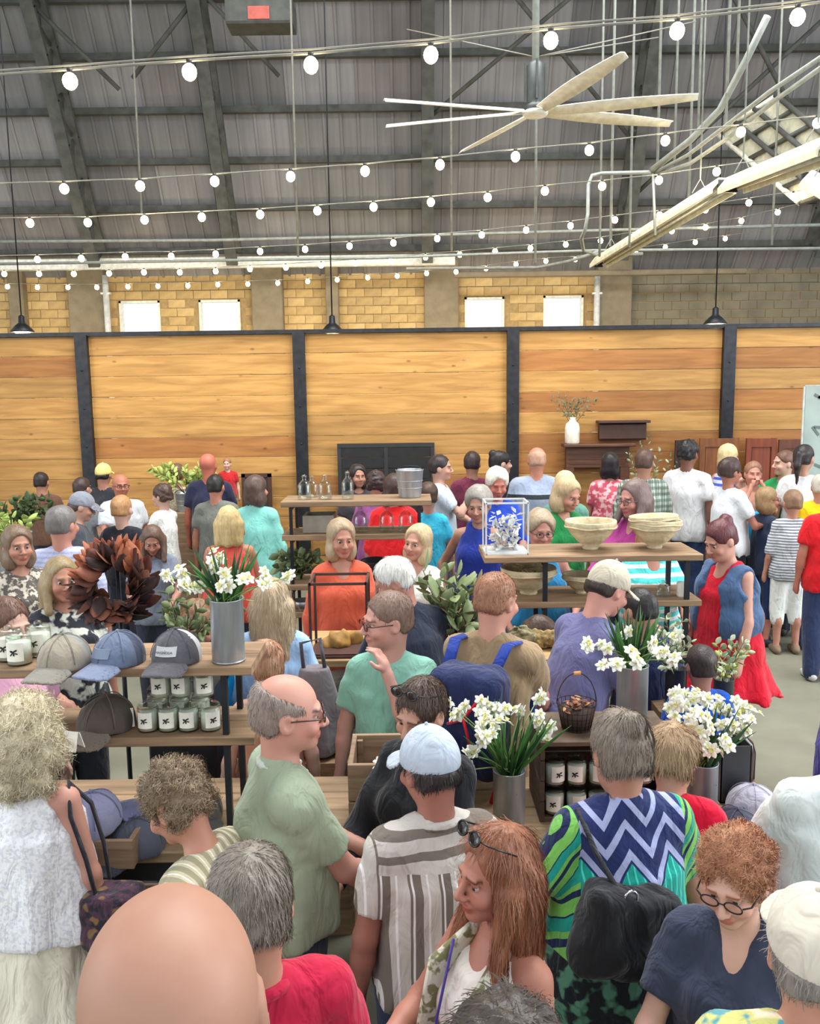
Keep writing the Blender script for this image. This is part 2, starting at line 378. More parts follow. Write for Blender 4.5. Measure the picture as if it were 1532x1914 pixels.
# ------------------------------------------------------------------ implicit surfaces: bodies, clothes, hair
f32 = np.float32
def axis_pts(lo, hi, h, fine):
    """coordinates from lo to hi at step h, finer inside the (a,b,hf) intervals"""
    out = [lo]; x = lo
    while x < hi:
        st = h
        for a, b, hf in fine:
            if a-1e-6 <= x < b: st = min(st, hf)
            elif x < a and x+st > a: st = max(min(st, a-x), hf)
        x += st; out.append(x)
    return np.array(out, f32)
class SDF:
    def __init__(s, lo, hi, h, fine=(), coarse_below=None):
        ax = []
        for i in range(3):
            fi = [(c[i]-e, c[i]+e, hf) for (c, e, hf) in fine]
            if i == 2 and coarse_below is not None and coarse_below > lo[2]:
                fl = [f for f in fi if f[1] < coarse_below+.2]
                a1 = axis_pts(lo[2], coarse_below, h*1.7, fl); a2 = axis_pts(a1[-1]+h, hi[2], h, fi)
                ax.append(np.concatenate([a1, a2]))
            else: ax.append(axis_pts(lo[i], hi[i], h, fi))
        s.ax = ax; s.F = np.full([len(a) for a in ax], .15, f32)
    def sl(s, lo, hi):
        r = []
        for i in range(3):
            a = max(0, int(np.searchsorted(s.ax[i], lo[i]))-1); b = min(len(s.ax[i]), int(np.searchsorted(s.ax[i], hi[i]))+1)
            if b-a < 1: return None
            r.append(slice(a, b))
        return tuple(r)
    def grid(s, S):
        return s.ax[0][S[0]][:, None, None], s.ax[1][S[1]][None, :, None], s.ax[2][S[2]][None, None, :]
    def comb(s, S, d, k, op='u'):
        F = s.F[S]
        if op == 'u':
            if k > 0:
                h = np.maximum(k-np.abs(F-d), 0)/k; s.F[S] = np.minimum(F, d)-h*h*k*.25
            else: s.F[S] = np.minimum(F, d)
        else:
            d = -d
            if k > 0:
                h = np.maximum(k-np.abs(F-d), 0)/k; s.F[S] = np.maximum(F, d)+h*h*k*.25
            else: s.F[S] = np.maximum(F, d)
    def cap(s, a, b, ra, rb, k=.02, op='u'):
        a = np.array(a, f32); b = np.array(b, f32); m_ = max(ra, rb)+k+.02
        S = s.sl(np.minimum(a, b)-m_, np.maximum(a, b)+m_)
        if S is None: return s
        X, Y, Z = s.grid(S); d = b-a; L = float(d @ d)+1e-9
        t = np.clip(((X-a[0])*d[0]+(Y-a[1])*d[1]+(Z-a[2])*d[2])/L, 0, 1)
        dd = np.sqrt((X-a[0]-t*d[0])**2+(Y-a[1]-t*d[1])**2+(Z-a[2]-t*d[2])**2)-(ra+(rb-ra)*t)
        s.comb(S, dd.astype(f32), k, op); return s
    def loc(s, S, M):
        """grid coordinates in the frame M (4x4, frame -> person)"""
        Mi = np.array(M.inverted(), f32); X, Y, Z = s.grid(S)
        return tuple(Mi[i, 0]*X+Mi[i, 1]*Y+Mi[i, 2]*Z+Mi[i, 3] for i in range(3))
    def bb(s, M, c, r, pad):
        c = np.array(c); r = np.array(r); A = np.abs(np.array(M.to_3x3())); C = np.array(M @ Vector(c)); e = A @ r+pad
        return s.sl(C-e, C+e)
    def ell(s, M, c, r, k=.02, op='u'):
        S = s.bb(M, c, r, k+.02)
        if S is None: return s
        x, y, z = s.loc(S, M); x = x-c[0]; y = y-c[1]; z = z-c[2]
        k0 = np.sqrt((x/r[0])**2+(y/r[1])**2+(z/r[2])**2)+1e-6
        k1 = np.sqrt((x/r[0]**2)**2+(y/r[1]**2)**2+(z/r[2]**2)**2)+1e-6
        s.comb(S, (k0*(k0-1)/k1).astype(f32), k, op); return s
    def box(s, M, c, r, rnd=.01, k=.01, op='u'):
        S = s.bb(M, c, r, k+.02)
        if S is None: return s
        x, y, z = s.loc(S, M)
        q = [np.abs(v-c[i])-(r[i]-rnd) for i, v in enumerate((x, y, z))]
        out = np.sqrt(sum(np.maximum(v, 0)**2 for v in q))+np.minimum(np.maximum(np.maximum(q[0], q[1]), q[2]), 0)-rnd
        s.comb(S, out.astype(f32), k, op); return s
    def frus(s, M, z0, z1, r0, r1, k=.02, nf=0, fa=0, cy=0, bell=0, ph=0):
        """elliptical tube from z0 (radii r0) up to z1 (radii r1) with nf folds"""
        rx = max(r0[0], r1[0])+fa+.03; ry = max(r0[1], r1[1])+fa+.03
        S = s.bb(M, (0, cy, (z0+z1)/2), (rx, ry, (z1-z0)/2), k+.02)
        if S is None: return s
        x, y, z = s.loc(S, M); y = y-cy
        t = np.clip((z-z0)/(z1-z0), 0, 1); t = t**(1+bell)
        a = r0[0]+(r1[0]-r0[0])*t; b = r0[1]+(r1[1]-r0[1])*t
        q = np.sqrt((x/a)**2+(y/b)**2)
        d = (q-1)*np.minimum(a, b)
        if nf: d = d-fa*(1-t)*np.sin(nf*np.arctan2(x, y)+ph+3*z)
        d = np.maximum(d, np.maximum(z0-z, z-z1))
        s.comb(S, d.astype(f32), k); return s
    def half(s, M, p, nrm, k=.004):
        """keep the side the normal points away from"""
        S = (slice(None),)*3; x, y, z = s.loc(S, M)
        d = (x-p[0])*nrm[0]+(y-p[1])*nrm[1]+(z-p[2])*nrm[2]
        F = s.F; d = d.astype(f32)
        h = np.maximum(k-np.abs(F-d), 0)/k; s.F = np.maximum(F, d)+h*h*k*.25
        return s
    def noise(s, amp, freq, seed=0, stretch=(1, 1, 1), M=None):
        rng = np.random.RandomState(abs(seed)); idx = np.nonzero(np.abs(s.F) < .035+amp)
        if len(idx[0]) == 0: return s
        P = np.stack([s.ax[i][idx[i]] for i in range(3)], 1)*np.array(stretch, f32)
        v = np.zeros(len(P), f32)
        for o in range(4):
            w = rng.randn(3)*freq*(1.5**o)*.6; ph = rng.rand()*6.28
            w2 = rng.randn(3)*freq*.5
            v += np.sin(P @ w.astype(f32)+ph+1.5*np.sin(P @ w2.astype(f32)+ph*2))/(1.25**o)
        s.F[idx] += (amp*.5*v).astype(f32); return s
    def arrays(s):
        F = s.F; ng = F < 0
        u = ng.astype(np.uint8)
        c = u[:-1]+u[1:]; c = c[:, :-1]+c[:, 1:]; c = c[:, :, :-1]+c[:, :, 1:]
        act = (c > 0) & (c < 8); I, J, K = np.nonzero(act)
        if len(I) == 0: return np.zeros((0, 3), f32), np.zeros((0, 4), np.int32)
        V = {(a, b, e): F[I+a, J+b, K+e] for a in (0, 1) for b in (0, 1) for e in (0, 1)}
        acc = np.zeros((len(I), 3), f32); cnt = np.zeros(len(I), f32)
        for axi in range(3):
            for p in (0, 1):
                for q in (0, 1):
                    k0 = [p, q]; k0.insert(axi, 0); k1 = [p, q]; k1.insert(axi, 1)
                    a = V[tuple(k0)]; b = V[tuple(k1)]; m_ = (a < 0) != (b < 0)
                    den = np.where(np.abs(a-b) < 1e-9, 1e-9, a-b); t = np.where(m_, a/den, 0)
                    o = [0, 1, 2]
                    for d_ in range(3):
                        if d_ == axi: acc[:, d_] += t
                        else: acc[:, d_] += m_*k0[d_]
                    cnt += m_
        fr = acc/cnt[:, None]
        P = np.empty((len(I), 3), f32)
        for d_, ii in enumerate((I, J, K)):
            A = s.ax[d_]; P[:, d_] = A[ii]+fr[:, d_]*(A[ii+1]-A[ii])
        idx = np.full(act.shape, -1, np.int32); idx[I, J, K] = np.arange(len(I))
        Q = []
        for axi in range(3):
            sl0 = [slice(1, -1)]*3; sl1 = [slice(1, -1)]*3; sl0[axi] = slice(0, -1); sl1[axi] = slice(1, None)
            a = ng[tuple(sl0)]; b = ng[tuple(sl1)]; e = np.nonzero(a != b); s_in = a[e]
            base = [e[0]+1, e[1]+1, e[2]+1]; base[axi] = e[axi]
            u1, u2 = (axi+1) % 3, (axi+2) % 3
            def cell(d1, d2):
                q = list(base); q[u1] = base[u1]-d1; q[u2] = base[u2]-d2; return idx[q[0], q[1], q[2]]
            q = np.stack([cell(1, 1), cell(0, 1), cell(0, 0), cell(1, 0)], 1)
            q[~s_in] = q[~s_in][:, ::-1]; Q.append(q)
        Q = np.concatenate(Q); Q = Q[(Q >= 0).all(1)]
        return P, Q
def vnormals(P, Q):
    a = P[Q[:, 0]]; b = P[Q[:, 1]]; c = P[Q[:, 2]]; d = P[Q[:, 3]]
    n = np.cross(c-a, d-b); N = np.zeros_like(P)
    for i in range(4): np.add.at(N, Q[:, i], n)
    L = np.linalg.norm(N, axis=1, keepdims=True); return N/np.maximum(L, 1e-9)

def cluster(P, Q, keep, h):
    """merge vertices outside the kept regions onto cells of size h; returns P, quads, tris"""
    k = np.floor(P/h).astype(np.int64)+4000; key = (k[:, 0]*9000+k[:, 1])*9000+k[:, 2]
    key[keep] = -1-np.arange(int(keep.sum()))
    _, inv = np.unique(key, return_inverse=True); inv = inv.ravel(); n = inv.max()+1
    cnt = np.bincount(inv, minlength=n).astype(f32); NP = np.stack([np.bincount(inv, weights=P[:, i], minlength=n)/cnt for i in range(3)], 1).astype(f32)
    q = inv[Q]; a, b, c, d = q.T
    e = np.stack([a == b, b == c, c == d, d == a], 1); ne = e.sum(1); diag = (a == c) | (b == d)
    quads = q[(ne == 0) & ~diag]; one = q[(ne == 1) & ~diag]; eo = e[(ne == 1) & ~diag]
    T = []
    for i in range(4):
        m = eo[:, i]; r = one[m]; T.append(r[:, [j for j in range(4) if j != (i+1) % 4]])
    return NP, quads.astype(np.int32), np.concatenate(T).astype(np.int32) if T else None
# ------------------------------------------------------------------ people
def TR(x, y, z): return Matrix.Translation((x, y, z))
def Rx(a): return Matrix.Rotation(a, 4, 'X')
def Ry(a): return Matrix.Rotation(a, 4, 'Y')
def Rz(a): return Matrix.Rotation(a, 4, 'Z')
PRE = {  # hand targets in the torso frame (x is outward)
    'down': (.25, -.03, .80), 'front': (.12, -.34, 1.06), 'hold': (.10, -.27, 1.14), 'reach': (.16, -.50, 1.02), 'chin': (.03, -.20, 1.44),
    'hip': (.24, -.06, 1.02), 'up': (.12, -.36, 1.38), 'low': (.2, -.22, .86), 'bent': (.14, -.30, 1.12), 'wide': (.30, -.30, 1.0), 'across': (-.05, -.24, 1.12)}
def cap_field(F, M, s=1.0, z0=.045, back=0, brimup=0.0, brimlen=.085, backward=False):
    """a soft baseball cap in the head frame M"""
    F.ell(M, (0, .012*s, (z0-.012)*s), (.087*s, .107*s, .102*s), 0)
    F.half(M, (0, 0, z0*s-.034*s), (0, -.14, -1), .008)
    return F
def brim_field(F, M, s=1.0, z0=.045, L=.085, fl=1):
    c = (0, -.092*s, (z0-.008)*s); r = (.080*s, (L+.012)*s, .02*s)
    S = F.bb(M, c, (r[0], r[1], .07*s), .03)
    if S is None: return F
    x, y, z = F.loc(S, M); x = x-c[0]; y = y-c[1]; z = z-c[2]+5.5/s*x*x+.22*(-y)-.0*y
    q = np.sqrt((x/r[0])**2+(y/r[1])**2)
    d = np.maximum((q-1)*min(r[0], r[1]), np.abs(z)-.005*s)
    d = np.maximum(d, y-.035*s)
    F.comb(S, d.astype(f32), .004); return F
def strands(P, N, n, L, wd, flow, lift=.25, curl=0., seed=0, seg=4, zmin=None):
    rng = np.random.RandomState(seed)
    if len(P) == 0: return None
    i = rng.randint(0, len(P), n); p = P[i]+rng.randn(n, 3)*.002; nn = N[i]
    d = flow(p); d = d-nn*np.sum(d*nn, 1, keepdims=True)
    d /= np.maximum(np.linalg.norm(d, axis=1, keepdims=True), 1e-6)
    ll = L*(.6+.8*rng.rand(n, 1)); ph = rng.rand(n, 1)*6.28
    side = np.cross(d, nn); rows = []; q = p.copy()
    for k in range(seg+1):
        t = k/seg; w = wd*(1-.75*t)*.5
        cv = curl*(side*np.sin(ph+t*7)+nn*np.cos(ph+t*7))*L*.35 if curl else 0
        rows.append((q+cv-side*w, q+cv+side*w+nn*wd*.25))
        dd = d+nn*lift*(1-t)+np.array([0, 0, -.35*t]); q = q+dd/np.maximum(np.linalg.norm(dd, axis=1, keepdims=True), 1e-6)*ll/seg
    V = np.stack([r for ab in rows for r in ab], 1).reshape(-1, 3)
    b = (np.arange(n)*(2*(seg+1)))[:, None]
    F = np.concatenate([b+np.array([2*k, 2*k+1, 2*k+3, 2*k+2])[None] for k in range(seg)])
    return V.astype(f32), F.astype(np.int32)

NPEOPLE = 0
def person(px, ytop, Z, face, label, group=None, sex='m', fat=1.0, lean=0, slean=0, head=(0, 0, 0), hs=1.0, child=False,
           L='down', Rr='down', skin=(205, 150, 125), shirt=None, sleeve='tee', neck='crew', hem=.86, loose=.02,
           legs='trousers', legc=None, shoe=(60, 55, 50), hair='short', hairc=(60, 42, 30), hairc2=None, glasses=None, cap=None, capc=None,
           sung=False, strand=0, collar=False, ztop=None, beard=False, det=1.0, walk=0., extra=None, top_is_hair=.012, stand=0., eyes=None, lips=True, spread=1.0, skirt_hem=.5, hair_len=.3, hcurl=0, slim=1.0):
    """label, build, pose and clothes of one person; the crown of the head is seen at pixel (px, ytop) at depth Z"""
    global NPEOPLE; NPEOPLE += 1; seed = NPEOPLE*13
    fem = sex == 'f'
    h = min(max(Z*.0037, .0105), .026)*det; hf = max(min(Z*.0020, .0090)*det, .0044)
    # --- frames
    T = TR(0, 0, .98) @ Rx(R(lean)) @ Ry(R(slean)) @ TR(0, 0, -.98)
    nk = T @ Vector((0, .015, 1.485))
    hy, hp, hr = head
    big = 1.12 if child else 1.0
    # the head turns in the world, not with the bent back
    Hd = TR(*nk) @ Rz(R(hy)) @ Rx(R(hp)) @ Ry(R(hr)) @ TR(0, -.012, .128*hs*big)
    hs = hs*big
    sh = (.142 if fem else .165)*(.9+.1*fat)*slim; hipx = .085
    J = {}
    side = {'L': (1, L), 'R': (-1, Rr)}
    for k, (sg, tgt) in side.items():
        tg = PRE[tgt] if isinstance(tgt, str) else tgt
        S_ = T @ Vector((sg*sh, .01, 1.39)); Tn = T @ Vector((sg*tg[0], tg[1], tg[2]))
        if tgt == 'down' and abs(lean) > 12: Tn = S_+Vector((sg*.05, -.12, -.52))
        l1, l2 = .285, .25; v = Tn-S_; D = min(v.length, (l1+l2)*.995); v = v.normalized()
        Tn = S_+v*D; a = (l1*l1-l2*l2+D*D)/(2*D); hh = math.sqrt(max(l1*l1-a*a, 0))
        hint = Vector((sg*.7, .55, -.7)) if tgt != 'hip' else Vector((sg*1.2, .4, 0))
        if tgt != 'down' and tg[2] > 1.25: hint = Vector((sg*.45, -.1, -1))
        hint = (hint-v*hint.dot(v)).normalized(); E = S_+v*a+hint*hh
        J[k] = (S_, E, Tn, sg)
    hips = [Vector((sg*hipx*spread, 0, .90)) for sg in (1, -1)]
    kn = [Vector((sg*(hipx+.01)*spread, -.02-sg*walk*.5, .49)) for sg in (1, -1)]
    an = [Vector((sg*(hipx+.015)*spread, .02-sg*walk, .075)) for sg in (1, -1)]
    top = Hd @ Vector((0, .01, (.117)*hs)) + Vector((0, 0, top_is_hair))
    target = W(px, ytop, Z) if ztop is None else None
    s = (target.z-stand)/top.z
    rot = Matrix.Rotation(R(face), 3, 'Z'); off = rot @ Vector((top.x, top.y, 0))*s
    root = empty('person', label, 'person', (target.x-off.x, target.y-off.y, stand), R(face), group)
    root['group'] = group or 'shoppers in the hall'; root.scale = (s, s, s); root['stature'] = round(s*1.75, 3)
    # --- extents
    pts = [S for k in J for S in J[k][:3]]+[Hd.translation]
    lo = [min(min(p[i] for p in pts)-.2, [-.26, -.2, 0][i]) for i in range(3)]
    hi = [max(max(p[i] for p in pts)+.2, [.26, .2, 0][i]) for i in range(3)]
    lo[2] = 0; hi[2] = max(hi[2], Hd.translation.z+.16)
    hc = Hd.translation
    fine = [(hc, .135*hs, hf)]
    hr_ = []
    if Z < 4.2:
        for k in J:
            S_, E, Tn, sg = J[k]; dd = (Tn-E).normalized(); c = Tn+dd*.07
            hfine = max(h*.55, .0055); fine.append((c, .085, hfine))
    # --- body, one continuous surface
    B = SDF(lo, hi, h, fine, coarse_below=.75)
    fw = fat; cw = .93 if fem else 1.0
    def torso(F, g, k=.05, clothes=False):
        F.ell(T if clothes else Matrix.Identity(4), (0, 0, .94), (.155*(1.04 if fem else 1)*fw+g, .108*fw+g, .13+g*.5), k)
        F.ell(T, (0, -.005*fw, 1.10), (.135*(.92 if fem else 1)*fw+g, .100*fw**1.3+g, .16), k)
        F.ell(T, (0, .005, 1.275), (.145*cw*slim*(.85+.15*fw)+g, .108*(.7+.3*fw)+g, .17), k)
        F.cap(T @ Vector((-sh+.02, .012, 1.388)), T @ Vector((sh-.02, .012, 1.388)), .048+g, .048+g, .04)
        for sg in (1, -1):
            F.cap(T @ Vector((0, .02, 1.455)), T @ Vector((sg*(sh-.02), .014, 1.395)), .038+g*.9, .046+g*.9, .03)
            if fem: F.ell(T, (sg*.068, -.082-g*.6, 1.26), (.052+g*.5, .046+g*.5, .055+g*.5), .05)
        if fat > 1.15 and not fem: F.ell(T, (0, -.06*fat, 1.08), (.12*fat+g, .085*fat+g, .13), .05)
    torso(B, -.008)
    for i in (0, 1):
        B.cap(hips[i], kn[i], .082*fw, .053, .04); B.cap(kn[i], an[i], .053, .034, .02)
        B.ell(TR(*(kn[i]*.55+an[i]*.45)), (0, .02, .06), (.05, .052, .10), .03)
        f = an[i]+Vector((0, .02, -.035)); B.cap(f, f+Vector((0, -.155, -.008)), .033, .026, .03)
    ar = .047 if not fem else .041
    for k in J:
        S_, E, Tn, sg = J[k]; ff = (.85+.15*fw)
        B.cap(S_, E, ar*ff, .037*ff*(.9 if fem else 1), .03)
        B.cap(E, E.lerp(Tn, .35), .037*ff, .038*ff*(.88 if fem else 1), .02); B.cap(E.lerp(Tn, .3), Tn, .038*ff*(.88 if fem else 1), .024, .015)
        # hand: palm, four fingers, thumb
        d = (Tn-E).normalized(); inw = Vector((-sg, -.15, 0)) if d.z < -.5 else Vector((-sg*.35, 0, -1))
        pn = (inw-d*inw.dot(d)).normalized(); w = d.cross(pn)*sg
        if w.dot(Vector((0, -1, .3))) < 0: w = -w       # thumb side
        B.cap(Tn, Tn+d*.05, .023, .026, .015)
        B.cap(Tn+d*.045-w*.02, Tn+d*.075-w*.022, .015, .013, .012); B.cap(Tn+d*.045+w*.018, Tn+d*.08+w*.02, .016, .013, .012)
        cur = .5 if Z >= 0 else 0
        if Z < 5.5:
            fr = max(.0085, hf*.9)
            for q in range(4):
                o = (-1.5+q)*.0185; ln = [.058, .07, .076, .068][q]
                b0 = Tn+d*.085+w*o; dd = (d+pn*.35).normalized(); b1 = b0+dd*ln*.5; b2 = b1+(d*.55+pn*.85).normalized()*ln*.5
                B.cap(b0-d*.02, b1, fr, fr*.95, .006); B.cap(b1, b2, fr*.95, fr*.8, .003)
            t0 = Tn+d*.03+w*.022; t1 = t0+(w*.75+d*.6+pn*.35).normalized()*.038; t2 = t1+(d*.9+w*.25+pn*.4).normalized()*.03
            B.cap(t0, t1, .0125, .0105, .008); B.cap(t1, t2, .0105, .0085, .003)
        else:
            B.cap(Tn+d*.07, Tn+d*.12+pn*.02, .024, .014, .02)
    # neck and head
    hq = lambda *c: tuple(v*hs for v in c)
    B.cap(T @ Vector((0, .02, 1.42)), Hd @ Vector(hq(0, .03, -.045)), .058 if not fem else .049, .053*hs if not fem else .045*hs, .03)
    B.ell(Hd, hq(0, .014, .032), hq(.0745, .096, .086), .0)
    for sg in (1, -1): B.ell(Hd, hq(sg*.016, .028, .032), hq(.059, .078, .078) if hair == 'bald' else hq(.056, .072, .070), .02)
    B.ell(Hd, hq(0, .002, -.02), hq(.068, .078, .085), .03)
    B.ell(Hd, hq(0, -.028, -.045), hq(.054, .058, .062), .03)
    B.ell(Hd, hq(0, -.068, -.09), hq(.024, .022, .020), .025)
    if fat > 1.2: B.ell(Hd, hq(0, -.02, -.085), hq(.058, .06, .04), .03)
    for sg in (1, -1):
        B.ell(Hd, hq(sg*.030, -.086, .001), hq(.018, .012, .011), .012, 's')
        if Z < 4.5: B.ell(Hd, hq(sg*.031, -.0775, .0095), hq(.015, .0085, .0055), .004); B.ell(Hd, hq(sg*.031, -.0775, -.0095), hq(.014, .0075, .0045), .004)
        B.ell(Hd, hq(sg*.040, -.068, -.032), hq(.024, .020, .020), .02)
        B.ell(Hd, hq(sg*.0765, .012, -.008), hq(.011, .021, .032), .006)
        if Z < 4.5: B.ell(Hd, hq(sg*.086, .008, -.004), hq(.008, .012, .018), .006, 's')
    B.ell(Hd, hq(0, -.082, .024), hq(.048, .012, .010), .012)
    B.cap(Hd @ Vector(hq(0, -.088, .012)), Hd @ Vector(hq(0, -.112, -.030)), .0075*hs, .0115*hs, .012)
    for sg in (1, -1): B.ell(Hd, hq(sg*.012, -.100, -.034), hq(.009, .011, .008), .006)
    B.ell(Hd, hq(0, -.086, -.0595), hq(.023, .0135, .005), .008); B.ell(Hd, hq(0, -.085, -.0695), hq(.019, .0125, .006), .008)
    B.ell(Hd, hq(0, -.106, -.0645), hq(.022, .008, .0016), .003, 's')
    P, Q = B.arrays()
    keep = np.linalg.norm(P-np.array(hc, f32), axis=1) < .165*hs
    for (c_, e_, _h) in fine[1:]: keep |= np.linalg.norm(P-np.array(c_, f32), axis=1) < e_*1.2
    P, Q, Tt = cluster(P, Q, keep, h*1.25 if Z > 2.3 else h)
    me = npmesh('body', P, Q, tris=Tt); hi_ = np.array(Hd.inverted(), f32)
    q = P @ hi_[:3, :3].T+hi_[:3, 3]; q = q/hs
    colr = np.ones((len(P), 4), f32)
    ax = np.abs(q[:, 0]); yy = q[:, 1]; zz = q[:, 2]
    def paint(mask, c):
        mk = np.clip(mask, 0, 1)[:, None]; colr[:, :3] = colr[:, :3]*(1-mk)+colr[:, :3]*np.array(c, f32)*mk
    soft = lambda d, w: np.clip(.5-d/w, 0, 1)
    if eyes is None: eyes = Z < 7
    if lips: paint(soft(np.sqrt((q[:, 0]/.026)**2+((zz+.064)/.013)**2)-1, .5)*(yy < -.07), (.78, .45, .45) if fem else (.85, .6, .58))
    hcv = np.array(C3(hairc)[:3]); skv = np.array(C3(skin)[:3]); br = np.clip(hcv/skv*1.1, .12, .85)
    paint(soft(np.abs(zz-.026+ax*.12)-.0045, .005)*((ax > .011) & (ax < .047) & (yy < -.05)), br)
    paint(soft(np.sqrt(((ax-.048)/.03)**2+((zz+.035)/.03)**2)-1, .9)*(yy < -.03)*.5, (1.02, .82, .80))
    paint(soft(np.sqrt(((ax-.030)/.018)**2+((zz-.001)/.010)**2)-1, .6)*(yy < -.05)*.55, (.55, .42, .40))
    if beard: paint(soft(np.maximum(zz+.03, yy-.0), .03)*.8*(zz > -.14), np.clip(br, .3, 1))
    if hair == 'buzz': paint(soft(-(zz-.0-yy*-.9+.0), .03)*(yy > -.04)*(zz > -.05)*.6, np.clip(br, .35, 1))
    ca = me.color_attributes.new('Col', 'FLOAT_COLOR', 'POINT'); ca.data.foreach_set('color', colr.ravel())
    link('body', me, skinmat(skin), root)
    # --- eyes
    if eyes:
        for sg in (1, -1):
            mb = MB(); c = Vector(hq(sg*.030, -.0725, .000)); mb.sphere(c, .0112*hs, 12, 8)
            mb.cur = 1; mb.sphere(c+Vector((0, -.0048*hs, 0)), .0079*hs, 10, 6)
            e = mb.build('eye', [mat('eye_white', (190, 178, 168), .3), mat('eye_iris', (45, 32, 26), .2)], root); e.matrix_local = Hd
    # --- clothes
    def fab(c):
        if isinstance(c, bpy.types.Material): return c
        if isinstance(c, dict): return cloth(**c)
        return cloth(c)
    g = loose
    if shirt is not None:
        ch = max(h*1.15, .013); F = SDF([lo[0], lo[1], min(.5, hem-.06) if legs != 'dress' else .3], [hi[0], hi[1], nk.z+.06], ch)
        torso(F, g*.75, .05, True)
        hz = hem
        F.frus(T, hz, 1.28, (.158*fw*(1.06 if fem else 1)+g, .120*fw+g), (.138*cw*fw+g*.6, .105*fw+g*.6), .06, nf=7, fa=.007+g*.2, bell=.3, ph=seed)
        if legs == 'dress':
            F.frus(Matrix.Identity(4), skirt_hem, 1.05, (.27*fw, .24*fw), (.13*fw, .10*fw), .05, nf=9, fa=.022, bell=-.2, ph=seed)
        else: F.half(T, (0, 0, hz), (0, 0, -1), .006)
        sl = {'none': 0, 'tank': 0, 'cap': .32, 'tee': .68, 'elbow': 1.05, 'three': 1.5, 'long': 1.93}[sleeve]
        if sl == 0:
            for k in J:
                S_, E, Tn, sg = J[k]; F.ell(T, (sg*(sh+.035), .0, 1.385), (.055, .10, .085), .02, 's')
                if sleeve == 'tank': F.ell(T, (sg*(sh+.0), .0, 1.44), (.055, .12, .06), .02, 's')
        for k in J:
            S_, E, Tn, sg = J[k]
            if sl > 0:
                r0 = ar*(.85+.15*fw)+.010; u = min(sl, 1); w2 = .011 if sl <= 1.05 else .004
                F.cap(S_+(E-S_)*.06, S_.lerp(E, u*.55), r0*.94, r0+w2*.4, .04)
                # open sleeve end: flat cut just past the hem
                e1 = S_.lerp(E, u)
                if sl <= 1: 
                    dd = (E-S_).normalized(); bx = dd.to_track_quat('Z', 'Y').to_matrix().to_4x4(); bx.translation = e1
                    F.frus(bx, -.13, 0, (r0+.002, r0+.002), (r0+w2, r0+w2*.8), .03, nf=4, fa=.003)
                else:
                    F.cap(S_.lerp(E, .5), E, r0, .055 if sleeve == 'elbow' else .052, .03)
                    if sl > 1.05: F.cap(E, E.lerp(Tn, (sl-1)), .05, .036, .02)
        nz_ = {'crew': (.062, .075, .0), 'polo': (.058, .07, .01), 'v': (.06, .07, 0), 'scoop': (.085, .10, -.02), 'tank': (.1, .12, -.05), 'high': (.05, .055, .02)}[neck]
        F.ell(T @ Rx(R(22)), (0, -.012+.5*0, 1.475+nz_[2]) if False else (0, .56*0, 1.475), (nz_[0], nz_[1], .05), .008, 's') if False else None
        nT = TR(*(T @ Vector((0, .0, 1.475))))@Rx(R(18+lean))
        F.ell(nT, (0, -.012, .01), (nz_[0], nz_[1], .038-nz_[2]), .01, 's')
        if neck == 'v': F.cap(T @ Vector((0, -.06, 1.47)), T @ Vector((0, -.155, 1.345)), .062, .030, .006, 's')
        if neck in ('scoop', 'tank'): F.ell(T, (0, -.12, 1.43), (.075, .09, .07), .01, 's')
        F.noise(.0052, 24, seed, (1, 1, .6)); F.noise(.0024, 60, seed+1, (1, .9, .45))
        p_, q_ = F.arrays(); link('shirt' if legs != 'dress' else 'dress', npmesh('shirt', p_, q_), fab(shirt), root)
        if collar:
            mb = MB(); pts = []
            for t in range(0, 15):
                a = R(-150+300*t/14)+math.pi/2; rr = .066
                pts.append(T @ Vector((rr*math.cos(a), .012+rr*1.08*math.sin(a), 1.452+.016*math.sin(a))))
            mb.tube(pts, [.008]+[.014]*13+[.008], 8)
            mb.build('collar', fab(shirt) if collar is True else fab(collar), root)
    if legs in ('trousers', 'shorts', 'capri', 'jeans'):
        F = SDF([-.27*fw, -.24, 0], [.27*fw, .24, 1.08], max(h*1.5, .017), coarse_below=.7)
        F.ell(Matrix.Identity(4), (0, 0, .94), (.155*(1.04 if fem else 1)*fw+.012, .108*fw+.012, .14), .04)
        for i in (0, 1):
            w = .014 if fem and legs != 'shorts' else .03
            kr = .072+w*.6; F.cap(hips[i], kn[i], .086*fw+.008, kr, .035)
            if legs in ('trousers', 'jeans'): F.cap(kn[i], an[i]+Vector((0, 0, -.02)), kr, .056+w*.5, .02); F.ell(TR(*(kn[i]*.55+an[i]*.45)), (0, .02, .06), (.068, .07, .13), .03)
            elif legs == 'capri': F.cap(kn[i], kn[i].lerp(an[i], .5), kr, .07, .02)
        if legs == 'shorts': F.half(Matrix.Identity(4), (0, 0, .47), (0, 0, -1), .006)
        if legs == 'capri': F.half(Matrix.Identity(4), (0, 0, .30), (0, 0, -1), .006)
        F.half(Matrix.Identity(4), (0, 0, 1.03), (0, 0, 1), .006)
        F.noise(.003, 30, seed+3, (1, 1, .5))
        p_, q_ = F.arrays(); link(legs if legs != 'trousers' else 'trousers', npmesh('trousers', p_, q_), fab(legc or (50, 55, 70)), root)
    elif legs == 'skirt':
        F = SDF([-.36*fw, -.34*fw, skirt_hem-.05], [.36*fw, .34*fw, 1.12], max(h*1.2, .014))
        fl = .22 if skirt_hem > .55 else .26
        F.frus(Matrix.Identity(4), skirt_hem, 1.04, (fl*fw, fl*.82*fw), (.135*fw, .11*fw), .01, nf=9, fa=.013, bell=-.45, ph=seed)
        F.noise(.002, 30, seed+3)
        p_, q_ = F.arrays(); link('skirt', npmesh('skirt', p_, q_), fab(legc or (50, 55, 70)), root)
